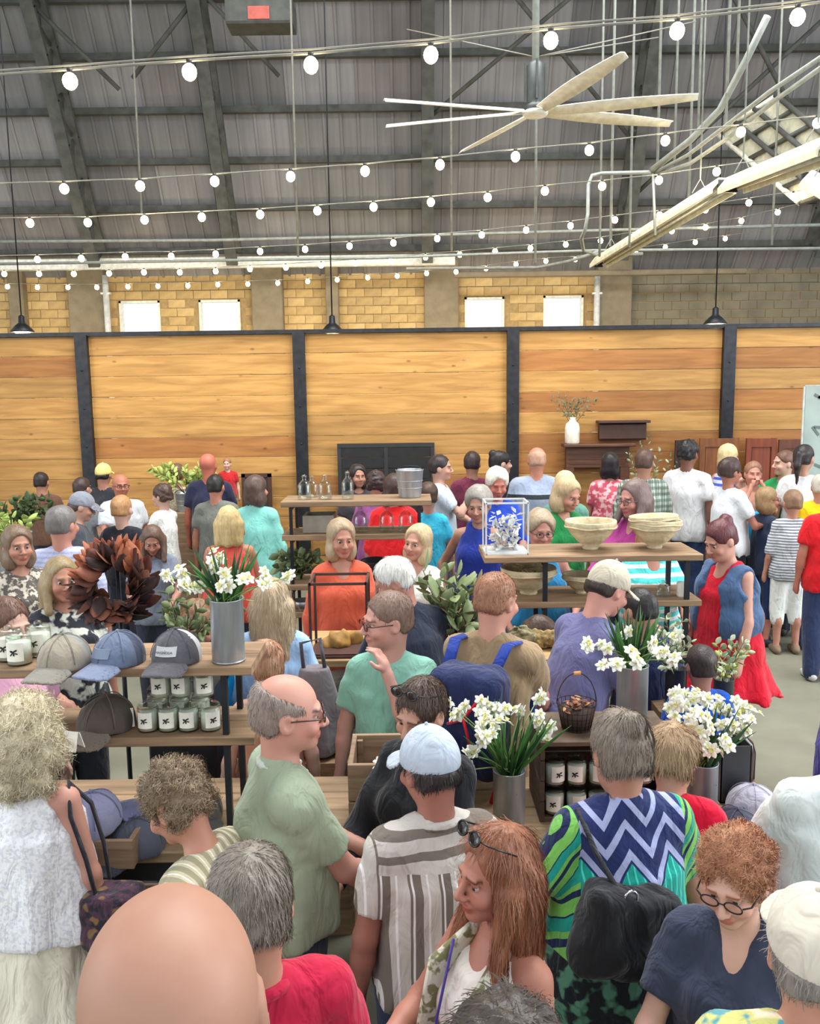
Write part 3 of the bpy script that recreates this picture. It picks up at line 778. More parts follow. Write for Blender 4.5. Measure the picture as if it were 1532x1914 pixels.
    for i in (0, 1):
        F = SDF([an[i].x-.07, an[i].y-.24, -.005], [an[i].x+.07, an[i].y+.11, .14], .019)
        f = an[i]+Vector((0, .03, -.03)); F.cap(f, f+Vector((0, -.175, -.01)), .042, .036, .03); F.cap(an[i], an[i]+Vector((0, 0, .02)), .044, .04, .02)
        F.half(Matrix.Identity(4), (0, 0, .002), (0, 0, -1), .004); F.half(Matrix.Identity(4), (0, 0, .098), (0, 0, 1), .004)
        p_, q_ = F.arrays(); link('shoe', npmesh('shoe', p_, q_), mat('shoe', shoe, .6), root)
    # --- hair
    if hair not in ('bald', None):
        hh = max(min(Z*.0027, .012), .0056)
        ext = .16 if hair not in ('long', 'pony', 'bun', 'curlylong') else .2
        l2 = [hc.x-ext-.05, hc.y-ext-.08, hc.z-(.16 if hair not in ('long', 'pony', 'curlylong', 'bob') else .18+hair_len)]
        h2 = [hc.x+ext+.05, hc.y+ext+.08, hc.z+.24]
        F = SDF(l2, h2, hh)
        th = {'short': .008, 'crop': .006, 'buzz': .004, 'balding': .006, 'bun': .009, 'pony': .008, 'curly': .013, 'spiky': .022, 'bob': .013, 'long': .009, 'curlylong': .026, 'pixie': .018}[hair]
        F.ell(Hd, hq(0, .018, .038), tuple(v*hs+th for v in (.0765, .097, .086)), 0)
        if hair in ('short', 'crop', 'buzz', 'balding', 'spiky', 'pixie', 'curly', 'bun', 'pony'):
            F.ell(Hd, hq(0, .045, -.02), tuple(v*hs+th*.7 for v in (.068, .070, .075)), .02)
        if hair in ('bob', 'long', 'curlylong'):
            F.ell(Hd, hq(0, .038, -.03), tuple(v*hs+th for v in (.076, .070, .095)), .02)
            if hair == 'bob':
                for sg in (1, -1): F.ell(Hd, hq(sg*.052, .02, -.075), tuple(v*hs+th for v in (.036, .060, .062)), .02)
        # clear the face
        F.ell(Hd, hq(0, -.112, -.028), tuple(v*hs for v in ((.079, .090, .118) if hair in ('bob', 'long', 'curlylong') else (.080, .085, .112))), .016, 's')
        if hair in ('short', 'crop', 'buzz', 'balding', 'spiky', 'pixie', 'curly', 'bun', 'pony'):
            F.half(Hd, hq(0, .0, -.012 if not fem else -.03), (0, -.75, -1), .012)
            for sg in (1, -1): F.ell(Hd, hq(sg*.092, .006, -.012), (.032, .024, .034), .008, 's')
            F.half(Hd, hq(0, 0, -.074), (0, .35, -1), .02)
        if hair == 'balding': F.ell(Hd, hq(0, -.035, .11), hq(.085, .12, .085), .03, 's')
        ph_ = Hd @ Vector(hq(0, .085, 0))
        back = lambda y, z: Hd.translation+(Hd.to_3x3() @ Vector((0, y*hs, 0)))+Vector((0, 0, z*hs))
        if hair in ('long', 'curlylong'):
            Lr = .085 if hair == 'curlylong' else .068
            for sg in (1, -1, 0):
                a = back(.06 if sg == 0 else .03, -.02)+(Hd.to_3x3() @ Vector((sg*.05, 0, 0))); b_ = a+Vector((sg*.02, .03, -hair_len))
                F.cap(a, b_, Lr, Lr*.62, .03)
            # side locks in front of the shoulders
            for sg in (1, -1):
                a = Hd @ Vector(hq(sg*.082, -.01, -.02)); b_ = a+Vector((sg*.01, -.05, -hair_len*.62)); F.cap(a, b_, .028, .022, .02)
        if hair == 'pony':
            a = back(.12, .04); b_ = back(.15, -.05); F.cap(back(.09, .05), a, .03, .032, .01); F.cap(a, b_, .032, .03, .015); F.cap(b_, b_+Vector((0, .0, -hair_len)), .03, .012, .02)
        if hair == 'bun': F.ell(Hd, hq(0, .085, .10), hq(.045, .042, .042), .01)
        am = {'short': .003, 'crop': .0012, 'buzz': .0008, 'balding': .001, 'curly': .010, 'curlylong': .010, 'spiky': .007, 'pixie': .006}.get(hair, .0035)
        F.noise(am, 75 if 'curly' in hair else 55, seed+5, (1, 1, 1 if 'curly' in hair else .5))
        if cap is not None: F.half(Hd, hq(0, 0, .022), (0, .12, 1), .004)
        p_, q_ = F.arrays()
        if strand and len(p_):
            N = vnormals(p_, q_); lq = (p_ @ hi_[:3, :3].T+hi_[:3, 3])/hs
            ok = (lq[:, 1] > -.045) | (lq[:, 2] < -.09) if hair in ('long', 'bob') else np.ones(len(p_), bool)
            h3 = np.array(Hd.to_3x3(), f32); crown = np.array(Hd @ Vector(hq(0, .05, .11)), f32)
            def flow(p):
                d = p-crown; d = d/np.maximum(np.linalg.norm(d, axis=1, keepdims=True), 1e-5)
                return d*.9+np.array([0, 0, -1.1])+np.random.RandomState(seed).randn(*p.shape)*(.25 if 'curly' not in hair else .8)
            Ls = {'short': .024, 'crop': .012, 'bun': .03, 'buzz': .008, 'balding': .014, 'pixie': .035, 'spiky': .035, 'curly': .028, 'curlylong': .045}.get(hair, .06)
            r_ = strands(p_[ok], N[ok], int(strand*.8), Ls, .0030 if Z > 2 else .0022, flow, lift=.35 if hair in ('spiky', 'pixie', 'curly', 'curlylong') else .02 if hair == 'bun' else .10, curl=.9 if 'curly' in hair else .08, seed=seed)
            if r_ is not None:
                v2, f2 = r_; q_ = np.concatenate([q_, f2+len(p_)]); p_ = np.concatenate([p_, v2])
        link('hair', npmesh('hair', p_, q_), hairmat(hairc, hairc2), root)
    # --- things worn
    if cap is not None:
        F = SDF([hc.x-.26, hc.y-.26, hc.z-.1], [hc.x+.26, hc.y+.26, hc.z+.2], max(hf, .0055))
        Mc = Hd @ Rz(math.pi) if cap == 'back' else Hd
        cap_field(F, Hd, hs); brim_field(F, Mc, hs); F.noise(.0015, 40, seed)
        p_, q_ = F.arrays(); co = link('cap', npmesh('cap', p_, q_), fab(capc or (150, 150, 150)), root)
        mb = MB(); mb.sphere(Hd @ Vector(hq(0, .012, .138)), .006*hs, 8, 5); mb.build('cap_button', fab(capc or (150, 150, 150)), root)
    if glasses is not None or sung:
        mb = MB(); up_ = Matrix.Identity(4)
        gm = Hd if glasses is not None else Hd @ TR(0, .015*hs, .085*hs) @ Rx(R(-28))
        for sg in (1, -1):
            ring = [Vector(hq(sg*.032+.024*math.cos(t), -.103, .002+.017*math.sin(t))) for t in np.linspace(0, 2*math.pi, 17)]
            mb.tube([gm @ v for v in ring], .0022*hs if glasses is not None else .003, 6, cap=False)
            mb.tube([gm @ Vector(hq(sg*.056, -.100, .006)), gm @ Vector(hq(sg*.074, -.085, .006)), gm @ Vector(hq(sg*.083, .0, .004))], .0024, 6)
        mb.tube([gm @ Vector(hq(-.009, -.106, .006)), gm @ Vector(hq(.009, -.106, .006))], .002, 6)
        go = mb.build('glasses' if glasses is not None else 'sunglasses', mat('glasses_frame', glasses or (25, 22, 22), .3), root)
        if sung:
            mb = MB()
            for sg in (1, -1): mb.lathe([(.0, .0015), (.018, .001), (.022, 0), (.018, -.001), (0, -.0015)], 14, M=(gm.to_3x3() @ Matrix.Rotation(R(90), 3, 'X')), c=gm @ Vector(hq(sg*.032, -.103, .002)), sy=.75)
            mb.build('lens', mat('dark_lens', (30, 26, 28), .08), go)
    info = dict(root=root, T=T, Hd=Hd, J=J, s=s, sh=sh, nk=nk, kn=kn)
    if extra: extra(info)
    return info
def held(info, o, M=None):
    """put a top-level thing modelled in a person's frame into the world"""
    r = info['root']; s = info['s']
    Mw = Matrix.Translation(r.location) @ Matrix.Rotation(r.rotation_euler.z, 4, 'Z') @ Matrix.Scale(s, 4)
    o.matrix_world = Mw if M is None else Mw @ M
    return o
# ------------------------------------------------------------------ the hall
def woodmat(name, a, b, sc=2.2, rough=.65, bump=.3, knots=True, stretch=(1, 6, 10)):
    m, n, l, bs = newmat(name)
    tc = n.new('ShaderNodeTexCoord'); oi = n.new('ShaderNodeObjectInfo')
    mp = n.new('ShaderNodeMapping'); mp.inputs['Scale'].default_value = stretch; l.new(tc.outputs['Object'], mp.inputs[0])
    cb_ = n.new('ShaderNodeCombineXYZ'); l.new(M_(n, l, 'MULTIPLY', oi.outputs['Random'], 50), cb_.inputs[0]); l.new(M_(n, l, 'MULTIPLY', oi.outputs['Random'], 31), cb_.inputs[2])
    l.new(cb_.outputs[0], mp.inputs['Location'])
    nz = n.new('ShaderNodeTexNoise'); nz.inputs['Scale'].default_value = sc; nz.inputs['Detail'].default_value = 6; nz.inputs['Distortion'].default_value = .6
    l.new(mp.outputs[0], nz.inputs['Vector'])
    r = n.new('ShaderNodeValToRGB'); l.new(nz.outputs['Fac'], r.inputs[0])
    r.color_ramp.elements[0].position = .3; r.color_ramp.elements[1].position = .7
    r.color_ramp.elements[0].color = C3(a); r.color_ramp.elements[1].color = C3(b)
    col = r.outputs[0]
    hv = n.new('ShaderNodeHueSaturation'); l.new(M_(n, l, 'ADD', .84, M_(n, l, 'MULTIPLY', oi.outputs['Random'], .30)), hv.inputs['Value'])
    l.new(col, hv.inputs['Color']); col = hv.outputs[0]
    if knots:
        mp2 = n.new('ShaderNodeMapping'); mp2.inputs['Scale'].default_value = (2.2, 1, 4.5); l.new(tc.outputs['Object'], mp2.inputs[0]); l.new(cb_.outputs[0], mp2.inputs['Location'])
        vo = n.new('ShaderNodeTexVoronoi'); vo.inputs['Scale'].default_value = 1.3; l.new(mp2.outputs[0], vo.inputs['Vector'])
        k = n.new('ShaderNodeMapRange'); k.inputs[1].default_value = .03; k.inputs[2].default_value = .12; k.inputs[3].default_value = .75; k.inputs[4].default_value = 0
        l.new(vo.outputs['Distance'], k.inputs[0])
        col = mixc(n, l, k.outputs[0], col, tuple(v*.35 for v in C3(a)[:3])+(1,))
    l.new(col, bs.inputs['Base Color']); bs.inputs['Roughness'].default_value = rough
    bp = n.new('ShaderNodeBump'); bp.inputs['Strength'].default_value = bump; bp.inputs['Distance'].default_value = .01; l.new(nz.outputs['Fac'], bp.inputs['Height']); l.new(bp.outputs[0], bs.inputs['Normal'])
    return m
M_cedar = woodmat('cedar_plank', (148, 108, 54), (182, 140, 80), sc=1.5)
M_cedar_d = woodmat('cedar_plank_dark', (136, 88, 42), (166, 114, 60), sc=1.5)
M_shelf = woodmat('shelf_board', (112, 88, 66), (160, 132, 102), knots=False, sc=3)
M_crate = woodmat('crate_board', (120, 96, 74), (160, 134, 108), knots=False, sc=3)
M_steel = mat('dark_steel', (46, 48, 54), .45, .6, var=.2)
M_truss = mat('truss_steel', (86, 88, 84), .7, .1, var=.2, scale=5)
M_conduit = mat('painted_conduit', (150, 155, 150), .5, .1)
M_white = mat('white_enamel', (232, 230, 215), .4)
M_galv = mat('galvanised_tin', (176, 182, 188), .36, .7, var=.15, scale=9, stretch=(3, 3, .6))
M_conc = mat('polished_concrete', (128, 128, 112), .45, 0, var=.08, scale=3.3, bump=.05, bscale=24)
M_block = mat('painted_block', (176, 150, 104), .85, var=.12, scale=7, bump=.2)
M_blockd = mat('grey_block', (112, 108, 92), .85, var=.12, scale=3, bump=.2)
M_pil = mat('concrete_pilaster', (138, 126, 104), .85, var=.12, scale=4)

fl = MB(); fl.box((0, 9, -.05), (34, 30, .1)); tag(fl.build('floor', M_conc), kind='structure')
# roof profile (y, z), an arch falling to the eave behind the fence
prof = [(20.75, 5.15), (20.3, 5.6), (19.7, 6.35), (18.9, 7.7), (18.0, 9.3), (16.9, 10.9), (15.5, 12.3), (13.6, 13.4), (11.0, 14.2), (7.5, 14.6), (3.5, 14.4), (0, 13.7)]
cum = [0]
for a, b in zip(prof, prof[1:]): cum.append(cum[-1]+math.dist(a, b))
def onprof(s):
    for i in range(len(prof)-1):
        if s <= cum[i+1]+1e-9:
            t = (s-cum[i])/(cum[i+1]-cum[i]); return (prof[i][0]*(1-t)+prof[i+1][0]*t, prof[i][1]*(1-t)+prof[i+1][1]*t)
    return prof[-1]
roof = empty('roof', None, None); roof['kind'] = 'structure'
XS = [-16, -13.8, -10.3, -6.8, -3.8, .45, 4.7, 9.0, 13.2, 16]
XP = []
for a, b in zip(XS, XS[1:]):
    k = max(1, round((b-a)/1.45)); XP += [a+(b-a)*i/k for i in range(k)]
XP.append(XS[-1])
rowlen = .99; nrow = int(cum[-1]/rowlen)
M_deck = [mat('roof_panel_%d' % i, c, .75, var=.12, scale=1.5, stretch=(4, .4, .4)) for i, c in enumerate([(124, 124, 124), (112, 112, 114), (142, 141, 143), (130, 126, 126)])]
deck = {}
rng = random.Random(3)
rest = MB()
for r in range(nrow+1):
    s0 = r*rowlen; s1 = min((r+1)*rowlen, cum[-1])
    if s1-s0 < .05: continue
    (y0, z0), (y1, z1) = onprof(s0), onprof(s1); L = math.dist((y0, z0), (y1, z1)); an_ = math.atan2(z1-z0, -(y1-y0))
    for i, (a, b) in enumerate(zip(XP, XP[1:])):
        key = (round(b-a, 2), rng.randrange(4))
        if s0 > 11.0 or abs((a+b)/2) > 12:  # out of view
            rest.box(((a+b)/2, (y0+y1)/2, (z0+z1)/2), (b-a+.02, L+.1, .05), Matrix.Rotation(-an_, 3, 'X')); continue
        if key not in deck:
            mb = MB(); mb.box((0, 0, 0), (b-a+.0, rowlen+.03, .05)); [mb.box((q*(b-a)/4, 0, -.035), (.05, rowlen, .03)) for q in (-2, -1, 0, 1)]; o = mb.build('roof_panel', M_deck[key[1]], roof); deck[key] = o
        else: o = copyobj(deck[key], roof)
        o.location = ((a+b)/2, (y0+y1)/2+.0, (z0+z1)/2); o.rotation_euler = (-an_, 0, 0); o.scale = (1, (L+.06)/(rowlen+.03), 1)
tag(rest.build('roof_shell', M_deck[1], roof), kind='stuff')
for r in range(nrow+1):
    y, z = onprof(min(r*rowlen, cum[-1])); mb = MB()
    n_ = Vector((0, -.9, -.5)).normalized()
    mb.box((0, y-.13, z-.08), (32, .07, .13)); mb.box((0, y-.13, z-.145), (32, .12, .015)); o = mb.build('purlin', M_truss, roof)
for x in XS[1:-1]:
    mb = MB()
    P0 = [Vector((x, onprof(s)[0]-.28, onprof(s)[1]-.22)) for s in np.linspace(1.1, cum[-1], 30)]
    P1 = []
    for i, p in enumerate(P0):
        a = P0[max(i-1, 0)]; b = P0[min(i+1, len(P0)-1)]; t = (b-a).normalized(); n_ = Vector((0, t.z, -t.y)); n_ = n_ if n_.y < 0 or n_.z < 0 else -n_
        if n_.z > 0: n_ = -n_
        P1.append(p+n_*.62)
    for PP in (P0, P1):
        for i in range(len(PP)-1):
            c = (PP[i]+PP[i+1])/2; d = PP[i+1]-PP[i]; a = math.atan2(d.z, d.y); mb.box(c, (.24, d.length+.02, .09), Matrix.Rotation(a, 3, 'X'))
    for i in range(len(P0)-1):
        c = (P0[i]+P1[i])/2; mb.tube([P0[i], P1[i+1] if i % 2 else P1[i]], .03, 5); mb.tube([P0[i+1], P1[i]], .03, 5)
    mb.build('arch_rib', M_truss, roof)
# slim diagonal bracing between the right-hand ribs
for (x0, x1, s0, s1) in ((.45, 4.7, 7.5, 3.2), (4.7, .45, 7.2, 3.8), (4.7, 9, 7.4, 2.2), (9, 4.7, 6.8, 2.2), (9, 13.2, 6.8, 2.2), (-6.8, -5.5, 5.9, 4.4), (-3.8, -5.2, 5.9, 4.6), (-3.8, -2.4, 6.2, 4.6)):
    a = onprof(s0); b = onprof(s1); mb = MB(); mb.tube([(x0, a[0]-.8, a[1]-.35), (x1, b[0]-.8, b[1]-.35)], .045, 6); mb.build('roof_brace', M_truss, roof)

# rear wall of blocks, with pilasters and four small windows
WY = 20.55
wall = empty('wall_back', None, None); wall['kind'] = 'structure'
def atwall(px, py, y=WY):
    p = W(px, py, 1); t = y/p.y; c = Vector((0, 0, HC)); return c+(p-c)*t
wins = [(222, 302, 563, 632), (371, 451, 561, 632), (868, 942, 556, 625), (1015, 1089, 553, 622)]
wrect = []
for (x0, x1, y0, y1) in wins:
    a = atwall(x0, y0); b = atwall(x1, y1); wrect.append((a.x, b.x, a.z-.98, a.z))
bw, bh = .40, .20
M_blk = [mat('block_%d' % i, c, .85, var=.1, scale=8, bump=.3) for i, c in enumerate([(196, 166, 112), (184, 156, 106), (206, 176, 122)])]
proto = []
for i in range(3):
    mb = MB(); mb.box((0, 0, 0), (bw-.012, .12, bh-.012), bev=.006); proto.append(mb)
bobj = [None]*3; cnt = 0; restm = MB()
M_blkd = mat('block_shaded', (132, 124, 104), .85, var=.15, scale=2, bump=.3)  # right end of the wall, its shade put into the block colour
restd = MB()
z = .1; rowi = 0
while z < 5.9:
    x = -12.6+(.2 if rowi % 2 else 0)
    while x < 12.4:
        cx_ = x+bw/2
        inwin = any(cx_+bw*.35 > w[0] and cx_-bw*.35 < w[1] and z+bh/2 > w[2] and z-bh/2 < w[3] for w in wrect)
        if not inwin:
            if 3.75 < z < 5.35 and cx_ < 4.6 and cx_ > -9.8 and cnt < 298:
                k = rng.randrange(3)
                if bobj[k] is None: bobj[k] = proto[k].build('block', M_blk[k], wall); o = bobj[k]
                else: o = copyobj(bobj[k], wall)
                o.location = (cx_, WY+.06+rng.uniform(-.006, .006), z); cnt += 1
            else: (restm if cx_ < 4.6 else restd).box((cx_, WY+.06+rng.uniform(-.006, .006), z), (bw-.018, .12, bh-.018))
        x += bw
    z += bh; rowi += 1
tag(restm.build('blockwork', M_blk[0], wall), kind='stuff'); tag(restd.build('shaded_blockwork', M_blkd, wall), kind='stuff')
# mortar core pierced by the windows
mb = MB(); xs_ = sorted([-13]+[v for w in wrect for v in w[:2]]+[13])
zb, zt = wrect[0][2], max(w[3] for w in wrect)
mb.box((0, WY+.11, zb/2), (26, .18, zb)); mb.box((0, WY+.11, (zt+6.2)/2), (26, .18, 6.2-zt))
for i in range(0, len(xs_), 2): mb.box(((xs_[i]+xs_[i+1])/2, WY+.11, (zb+zt)/2), (xs_[i+1]-xs_[i], .18, zt-zb))
mb.build('mortar', mat('mortar', (168, 142, 98), .9), wall)
for i, px in enumerate((38, 168, 502, 622, 824, 1144)):
    p = atwall(px, 560); w_ = (.35, .85, .72, .3, .8, .8)[i]
    mb = MB(); mb.box((p.x, WY-.12, 2.9), (w_, .26, 5.8), bev=.02); tag(mb.build('pillar', M_pil), kind='structure')
M_pane = glass('window_glass', (1, 1, 1), .05, .9)
for i, (x0, x1, z0, z1) in enumerate(wrect):
    wo = empty('window_%d' % (i+1), None, None); wo['kind'] = 'structure'
    mb = MB(); t = .05
    for (c, d) in (((x0+t/2, WY+.08, (z0+z1)/2), (t, .2, z1-z0)), ((x1-t/2, WY+.08, (z0+z1)/2), (t, .2, z1-z0)), (((x0+x1)/2, WY+.08, z1-t/2), (x1-x0, .2, t)), (((x0+x1)/2, WY+.08, z0+t/2), (x1-x0, .2, t))): mb.box(c, d)
    mb.build('window_frame', M_white, wo)
    mb = MB(); mb.box(((x0+x1)/2, WY+.1, (z0+z1)/2), (x1-x0-.08, .01, z1-z0-.08)); mb.build('pane', M_pane, wo)
# eave beam, pipes
mb = MB(); a = atwall(-60, 497, 19.6); b = atwall(850, 505, 19.6); mb.box(((a.x+b.x)/2, 19.6, a.z), (b.x-a.x, .16, .24), bev=.02); tag(mb.build('beam', mat('white_beam', (232, 234, 226), .5)), kind='structure')
mb = MB(); a = atwall(850, 510, 19.5); b = atwall(1400, 497, 19.5); mb.box(((a.x+b.x)/2, 19.7, a.z-.02), (b.x-a.x, .14, .12), bev=.02); tag(mb.build('beam', M_pil), kind='structure')
for px in (196, 1116):
    a = atwall(px, 515, 20.1); mb = MB(); mb.tube([(a.x, 20.1, 0), (a.x, 20.1, a.z)], .07, 10); mb.box((a.x, 20.1, a.z-.4), (.22, .1, .04)); o = mb.build('downpipe', mat('white_pipe', (225, 226, 222), .5)); tag(o, 'white vertical downpipe left of the first small window' if px < 500 else 'white vertical downpipe right of the last small window', 'pipe')
# side and front boundary of the hall: low side walls with wide openings above
for nm, x in (('wall_left', -13.2), ('wall_right', 13.2)):
    mb = MB(); mb.box((x, 14, 1.6), (.2, 13.5, 3.2)); tag(mb.build(nm, M_blockd), kind='structure')

# ------------------------------------------------------------------ cedar fence partition
FY = 11.5
def atf(px, py): return atwall(px, py, FY)
posts = [-7.15, -4.28, -1.43, 1.38, 4.22, 7.05]
fence_t = atf(766, 622).z
fence = empty('cedar_fence', 'tall horizontal cedar plank fence in black steel posts across the hall', 'fence', (0, FY, 0))
for x in posts:
    mb = MB(); h_ = fence_t+.02
    mb.box((x-.055, -.04, h_/2), (.045, .12, h_)); mb.box((x+.055, -.04, h_/2), (.045, .12, h_)); mb.box((x, -.02, h_/2), (.08, .03, h_)); mb.box((x, -.10, h_/2), (.16, .012, h_)); 
    for q in range(6): mb.lathe([(.012, -.01), (.012, .004), (0, .006)], 8, c=(x, -.11, .4+q*.5), M=Matrix.Rotation(R(90), 3, 'X'))
    mb.build('post', M_steel, fence)
mb = MB(); mb.box((0, -.02, fence_t+.03), (posts[-1]-posts[0]+.2, .12, .05)); mb.build('top_rail', M_steel, fence)
mb = MB(); mb.box((0, -.02, .05), (posts[-1]-posts[0]+.2, .1, .08)); mb.build('bottom_rail', M_steel, fence)
ph = .272
pl = {}
for bi, (xa, xb) in enumerate(zip(posts, posts[1:])):
    wdt = xb-xa-.12; z = .10; k = 0
    while z < fence_t-.04:
        hh = min(ph-.006, fence_t-.0-z); dark = (bi >= 3 and z < 2.3 and k % 3 != 1) or rng.random() < .16 or (bi == 4 and k % 2 == 0)
        key = (round(wdt, 3), round(hh, 3), dark)
        if key not in pl:
            mb = MB(); mb.box((0, 0, 0), (wdt, .036, hh), bev=.004); pl[key] = mb.build('plank', M_cedar_d if dark else M_cedar, fence); o = pl[key]
        else: o = copyobj(pl[key], fence)
        o.location = ((xa+xb)/2, rng.uniform(-.006, .006), z+hh/2+rng.uniform(-.001, .002)); o.rotation_euler = (rng.uniform(-.008, .008), rng.uniform(-.0012, .0012), 0)
        z += ph; k += 1

# ------------------------------------------------------------------ string lights
M_bulb = emis('bulb_glow', (1.0, .80, .48), 22)
M_sock = mat('black_socket', (25, 24, 24), .5)
strs = [
 (4.2, [(-95, 168), (131, 152), (354, 135), (581, 122), (805, 103), (1029, 76), (1265, 58), (1490, 32), (1720, 0)], 22, 'nearest string of bulbs, running above the ceiling fan'),
 (6.8, [(-22, 357), (120, 353), (262, 348), (401, 339), (543, 330), (682, 320), (822, 308), (963, 293), (1101, 281), (1243, 263), (1384, 247), (1527, 230)], 14, 'string of bulbs passing just under the fan blades'),
 (9.0, [(-50, 420), (56, 417), (164, 416), (270, 411), (377, 406), (486, 401), (593, 394), (698, 387), (805, 378), (911, 369), (1018, 357), (1125, 348), (1231, 337), (1339, 321), (1447, 308)], 11, 'third string of bulbs from the camera'),
 (11.6, [(-10, 487), (70, 485), (152, 483), (234, 480), (320, 479), (403, 475), (486, 470), (570, 466), (653, 460), (735, 454), (817, 446), (900, 439), (983, 430), (1066, 422), (1149, 411), (1232, 402), (1318, 392), (1399, 379), (1482, 367)], 9, 'string of bulbs hung right over the fence posts'),
 (14.5, [(8, 512), (73, 512), (138, 512), (204, 511), (269, 509), (336, 509), (403, 507), (467, 503), (534, 500), (600, 496), (664, 492), (730, 488), (795, 481), (859, 476), (925, 470), (991, 464), (1057, 457), (1122, 450), (1188, 440), (1255, 432), (1318, 425), (1385, 413), (1453, 397)], 7, 'string of bulbs along the white eave beam'),
 (17.0, [(14, 536), (70, 537), (127, 537), (181, 537), (239, 536), (295, 535), (351, 534), (407, 532), (463, 531), (519, 529), (575, 526), (630, 523), (687, 519), (742, 516), (797, 511), (852, 508), (908, 502), (964, 494), (1020, 488), (1075, 485), (1132, 476), (1188, 469), (1243, 462), (1299, 453), (1355, 446)], 6, 'farthest string of bulbs, just above the small windows')]
M_cable = mat('light_cable', (130, 130, 122), .6)
for si, (Z, pts, up_, lab) in enumerate(strs):
    st = empty('string_light', lab, 'string lights', W(pts[0][0], pts[0][1]-up_, Z), 0, 'festoon strings under the roof')
    o0 = st.location
    mb = MB(); cp = []
    for (x, y) in pts: cp.append(W(x, y-up_, Z)-o0)
    d0 = cp[0]-cp[1]; d1 = cp[-1]-cp[-2]
    cp = [cp[0]+d0*3]+cp+[cp[-1]+d1*3]
    mb.tube(cp, .007 if si == 0 else .0055, 6); mb.build('cable', M_cable, st)
    if si == 0:
        mb = MB(); mb.tube([p+Vector((0, .03, .03)) for p in cp], .005, 6); mb.build('support_wire', M_cable, st)
    rb = .036 if si < 2 else .04 if si < 4 else .043
    bm_ = MB(); bm_.sphere((0, 0, 0), rb, 14, 10, (1, 1, 1.12)); b0 = None; s0 = None
    for j, (x, y) in enumerate(pts):
        p = W(x, y, Z)-o0; c = W(x, y-up_, Z)-o0
        if b0 is None:
            b0 = bm_.build('bulb', M_bulb, st); b0.location = p
            sm = MB(); L = max((c-p).z-rb*.8, .02); sm.tube([(0, 0, rb*.85), (0, 0, rb*.85+min(.05, L))], .014, 8); sm.tube([(0, 0, rb*.85), (0, 0, (c-p).z)], .004, 6); s0 = sm.build('socket', M_sock, st); s0.location = p
        else:
            copyobj(b0, st, loc=p); copyobj(s0, st, loc=p)

# ------------------------------------------------------------------ ceiling fan
hub = W(1000, 208, 8.4)
fan = empty('ceiling_fan', 'large cream six-blade industrial ceiling fan on a long rod', 'fan', hub)
mb = MB(); mb.tube([(0, 0, .45), (0, 0, 4.5)], .035, 10); mb.build('rod', M_conduit, fan)
mb = MB(); mb.lathe([(.0, -.02), (.10, -.01), (.10, .05), (.07, .07), (.085, .10), (.085, .42), (.05, .46), (.0, .47)], 18)
for a in range(4): mb.box((.10*math.cos(a*math.pi/2), .10*math.sin(a*math.pi/2), .27), (.02, .02, .36))
mb.build('motor', mat('fan_motor', (74, 78, 78), .5, .5), fan)
mb = MB(); mb.lathe([(0, -.05), (.11, -.045), (.13, -.02), (.11, .0), (0, .01)], 20); mb.build('hub', M_white, fan)
bl = MB(); n_ = 10
vs = []
for i in range(n_+1):
    t = i/n_; r_ = .12+1.40*t; w_ = .055+.035*math.sin(math.pi*min(1, t*1.1)) if t < .97 else .04
    for (u, v) in ((-w_, .012), (0, .022), (w_, -.008), (w_*.98, -.016), (0, .010), (-w_*.98, .004)): vs.append((r_, u, v-.01))
fs = []
for i in range(n_):
    for k in range(6): fs.append((i*6+k, i*6+(k+1) % 6, (i+1)*6+(k+1) % 6, (i+1)*6+k))
fs += [tuple(range(5, -1, -1)), tuple(n_*6+k for k in range(6))]
bl._add(vs, fs, True)
b0 = bl.build('blade', M_white, fan)
for k, a in enumerate((-15, 16, 115, 165, 195, 290)):
    o = b0 if k == 0 else copyobj(b0, fan)
    o.rotation_euler = (R(-10), 0, R(a))
mb = MB()
for (x, y, Z) in ((760, 55, 9.6), (1230, 70, 9.0), (1300, 40, 8.8)):
    mb.tube([Vector((0, 0, .5)), W(x, y, Z)-hub], .006, 5)
mb.build('guy_wire', M_cable, fan)

# ------------------------------------------------------------------ troughs, conduits, hanging rods on the right
def trough(p0, p1, lab, w_=.26):
    p0 = Vector(p0); p1 = Vector(p1); d = (p1-p0); L = d.length; q = d.to_track_quat('Y', 'Z').to_matrix()
    c = (p0+p1)/2; t = empty('trough_light', lab, 'light fixture', c)
    mb = MB(); pr = [(-w_/2, -.05), (-w_/2, .0), (-.05, .10), (.05, .10), (w_/2, .0), (w_/2, -.05), (w_/2-.015, -.05), (w_/2-.02, -.005), (.04, .07), (-.04, .07), (-w_/2+.02, -.005), (-w_/2+.015, -.05)]
    vs = [q @ Vector((x, s*L/2, z)) for s in (-1, 1) for (x, z) in pr]; n = len(pr)
    fs = [(i, (i+1) % n, n+(i+1) % n, n+i) for i in range(n)]+[tuple(range(n-1, -1, -1)), tuple(range(n, 2*n))]
    mb._add(vs, fs, False); mb.build('housing', mat('cream_enamel', (226, 224, 196), .45), t)
    for s in (-1, 1):
        mb = MB(); mb.box(q @ Vector((0, s*L/2, .02)), (.12, .03, .12)); mb.build('end_cap', M_steel, t)
        mb = MB(); a = q @ Vector((0, s*L*.36, .10)); mb.tube([a+Vector((-.08, 0, 0)), a+Vector((0, 0, .14)), a+Vector((.08, 0, 0))], .006, 5); mb.tube([a+Vector((0, 0, .14)), a+Vector((0, 0, 6))], .009, 6); mb.build('hanger', M_conduit, t)
    for x in (-.05, .05):
        mb = MB(); mb.tube([q @ Vector((x, -L/2+.05, -.01)), q @ Vector((x, L/2-.05, -.01))], .016, 8); mb.build('lamp_tube', mat('unlit_tube', (236, 236, 226), .3), t)
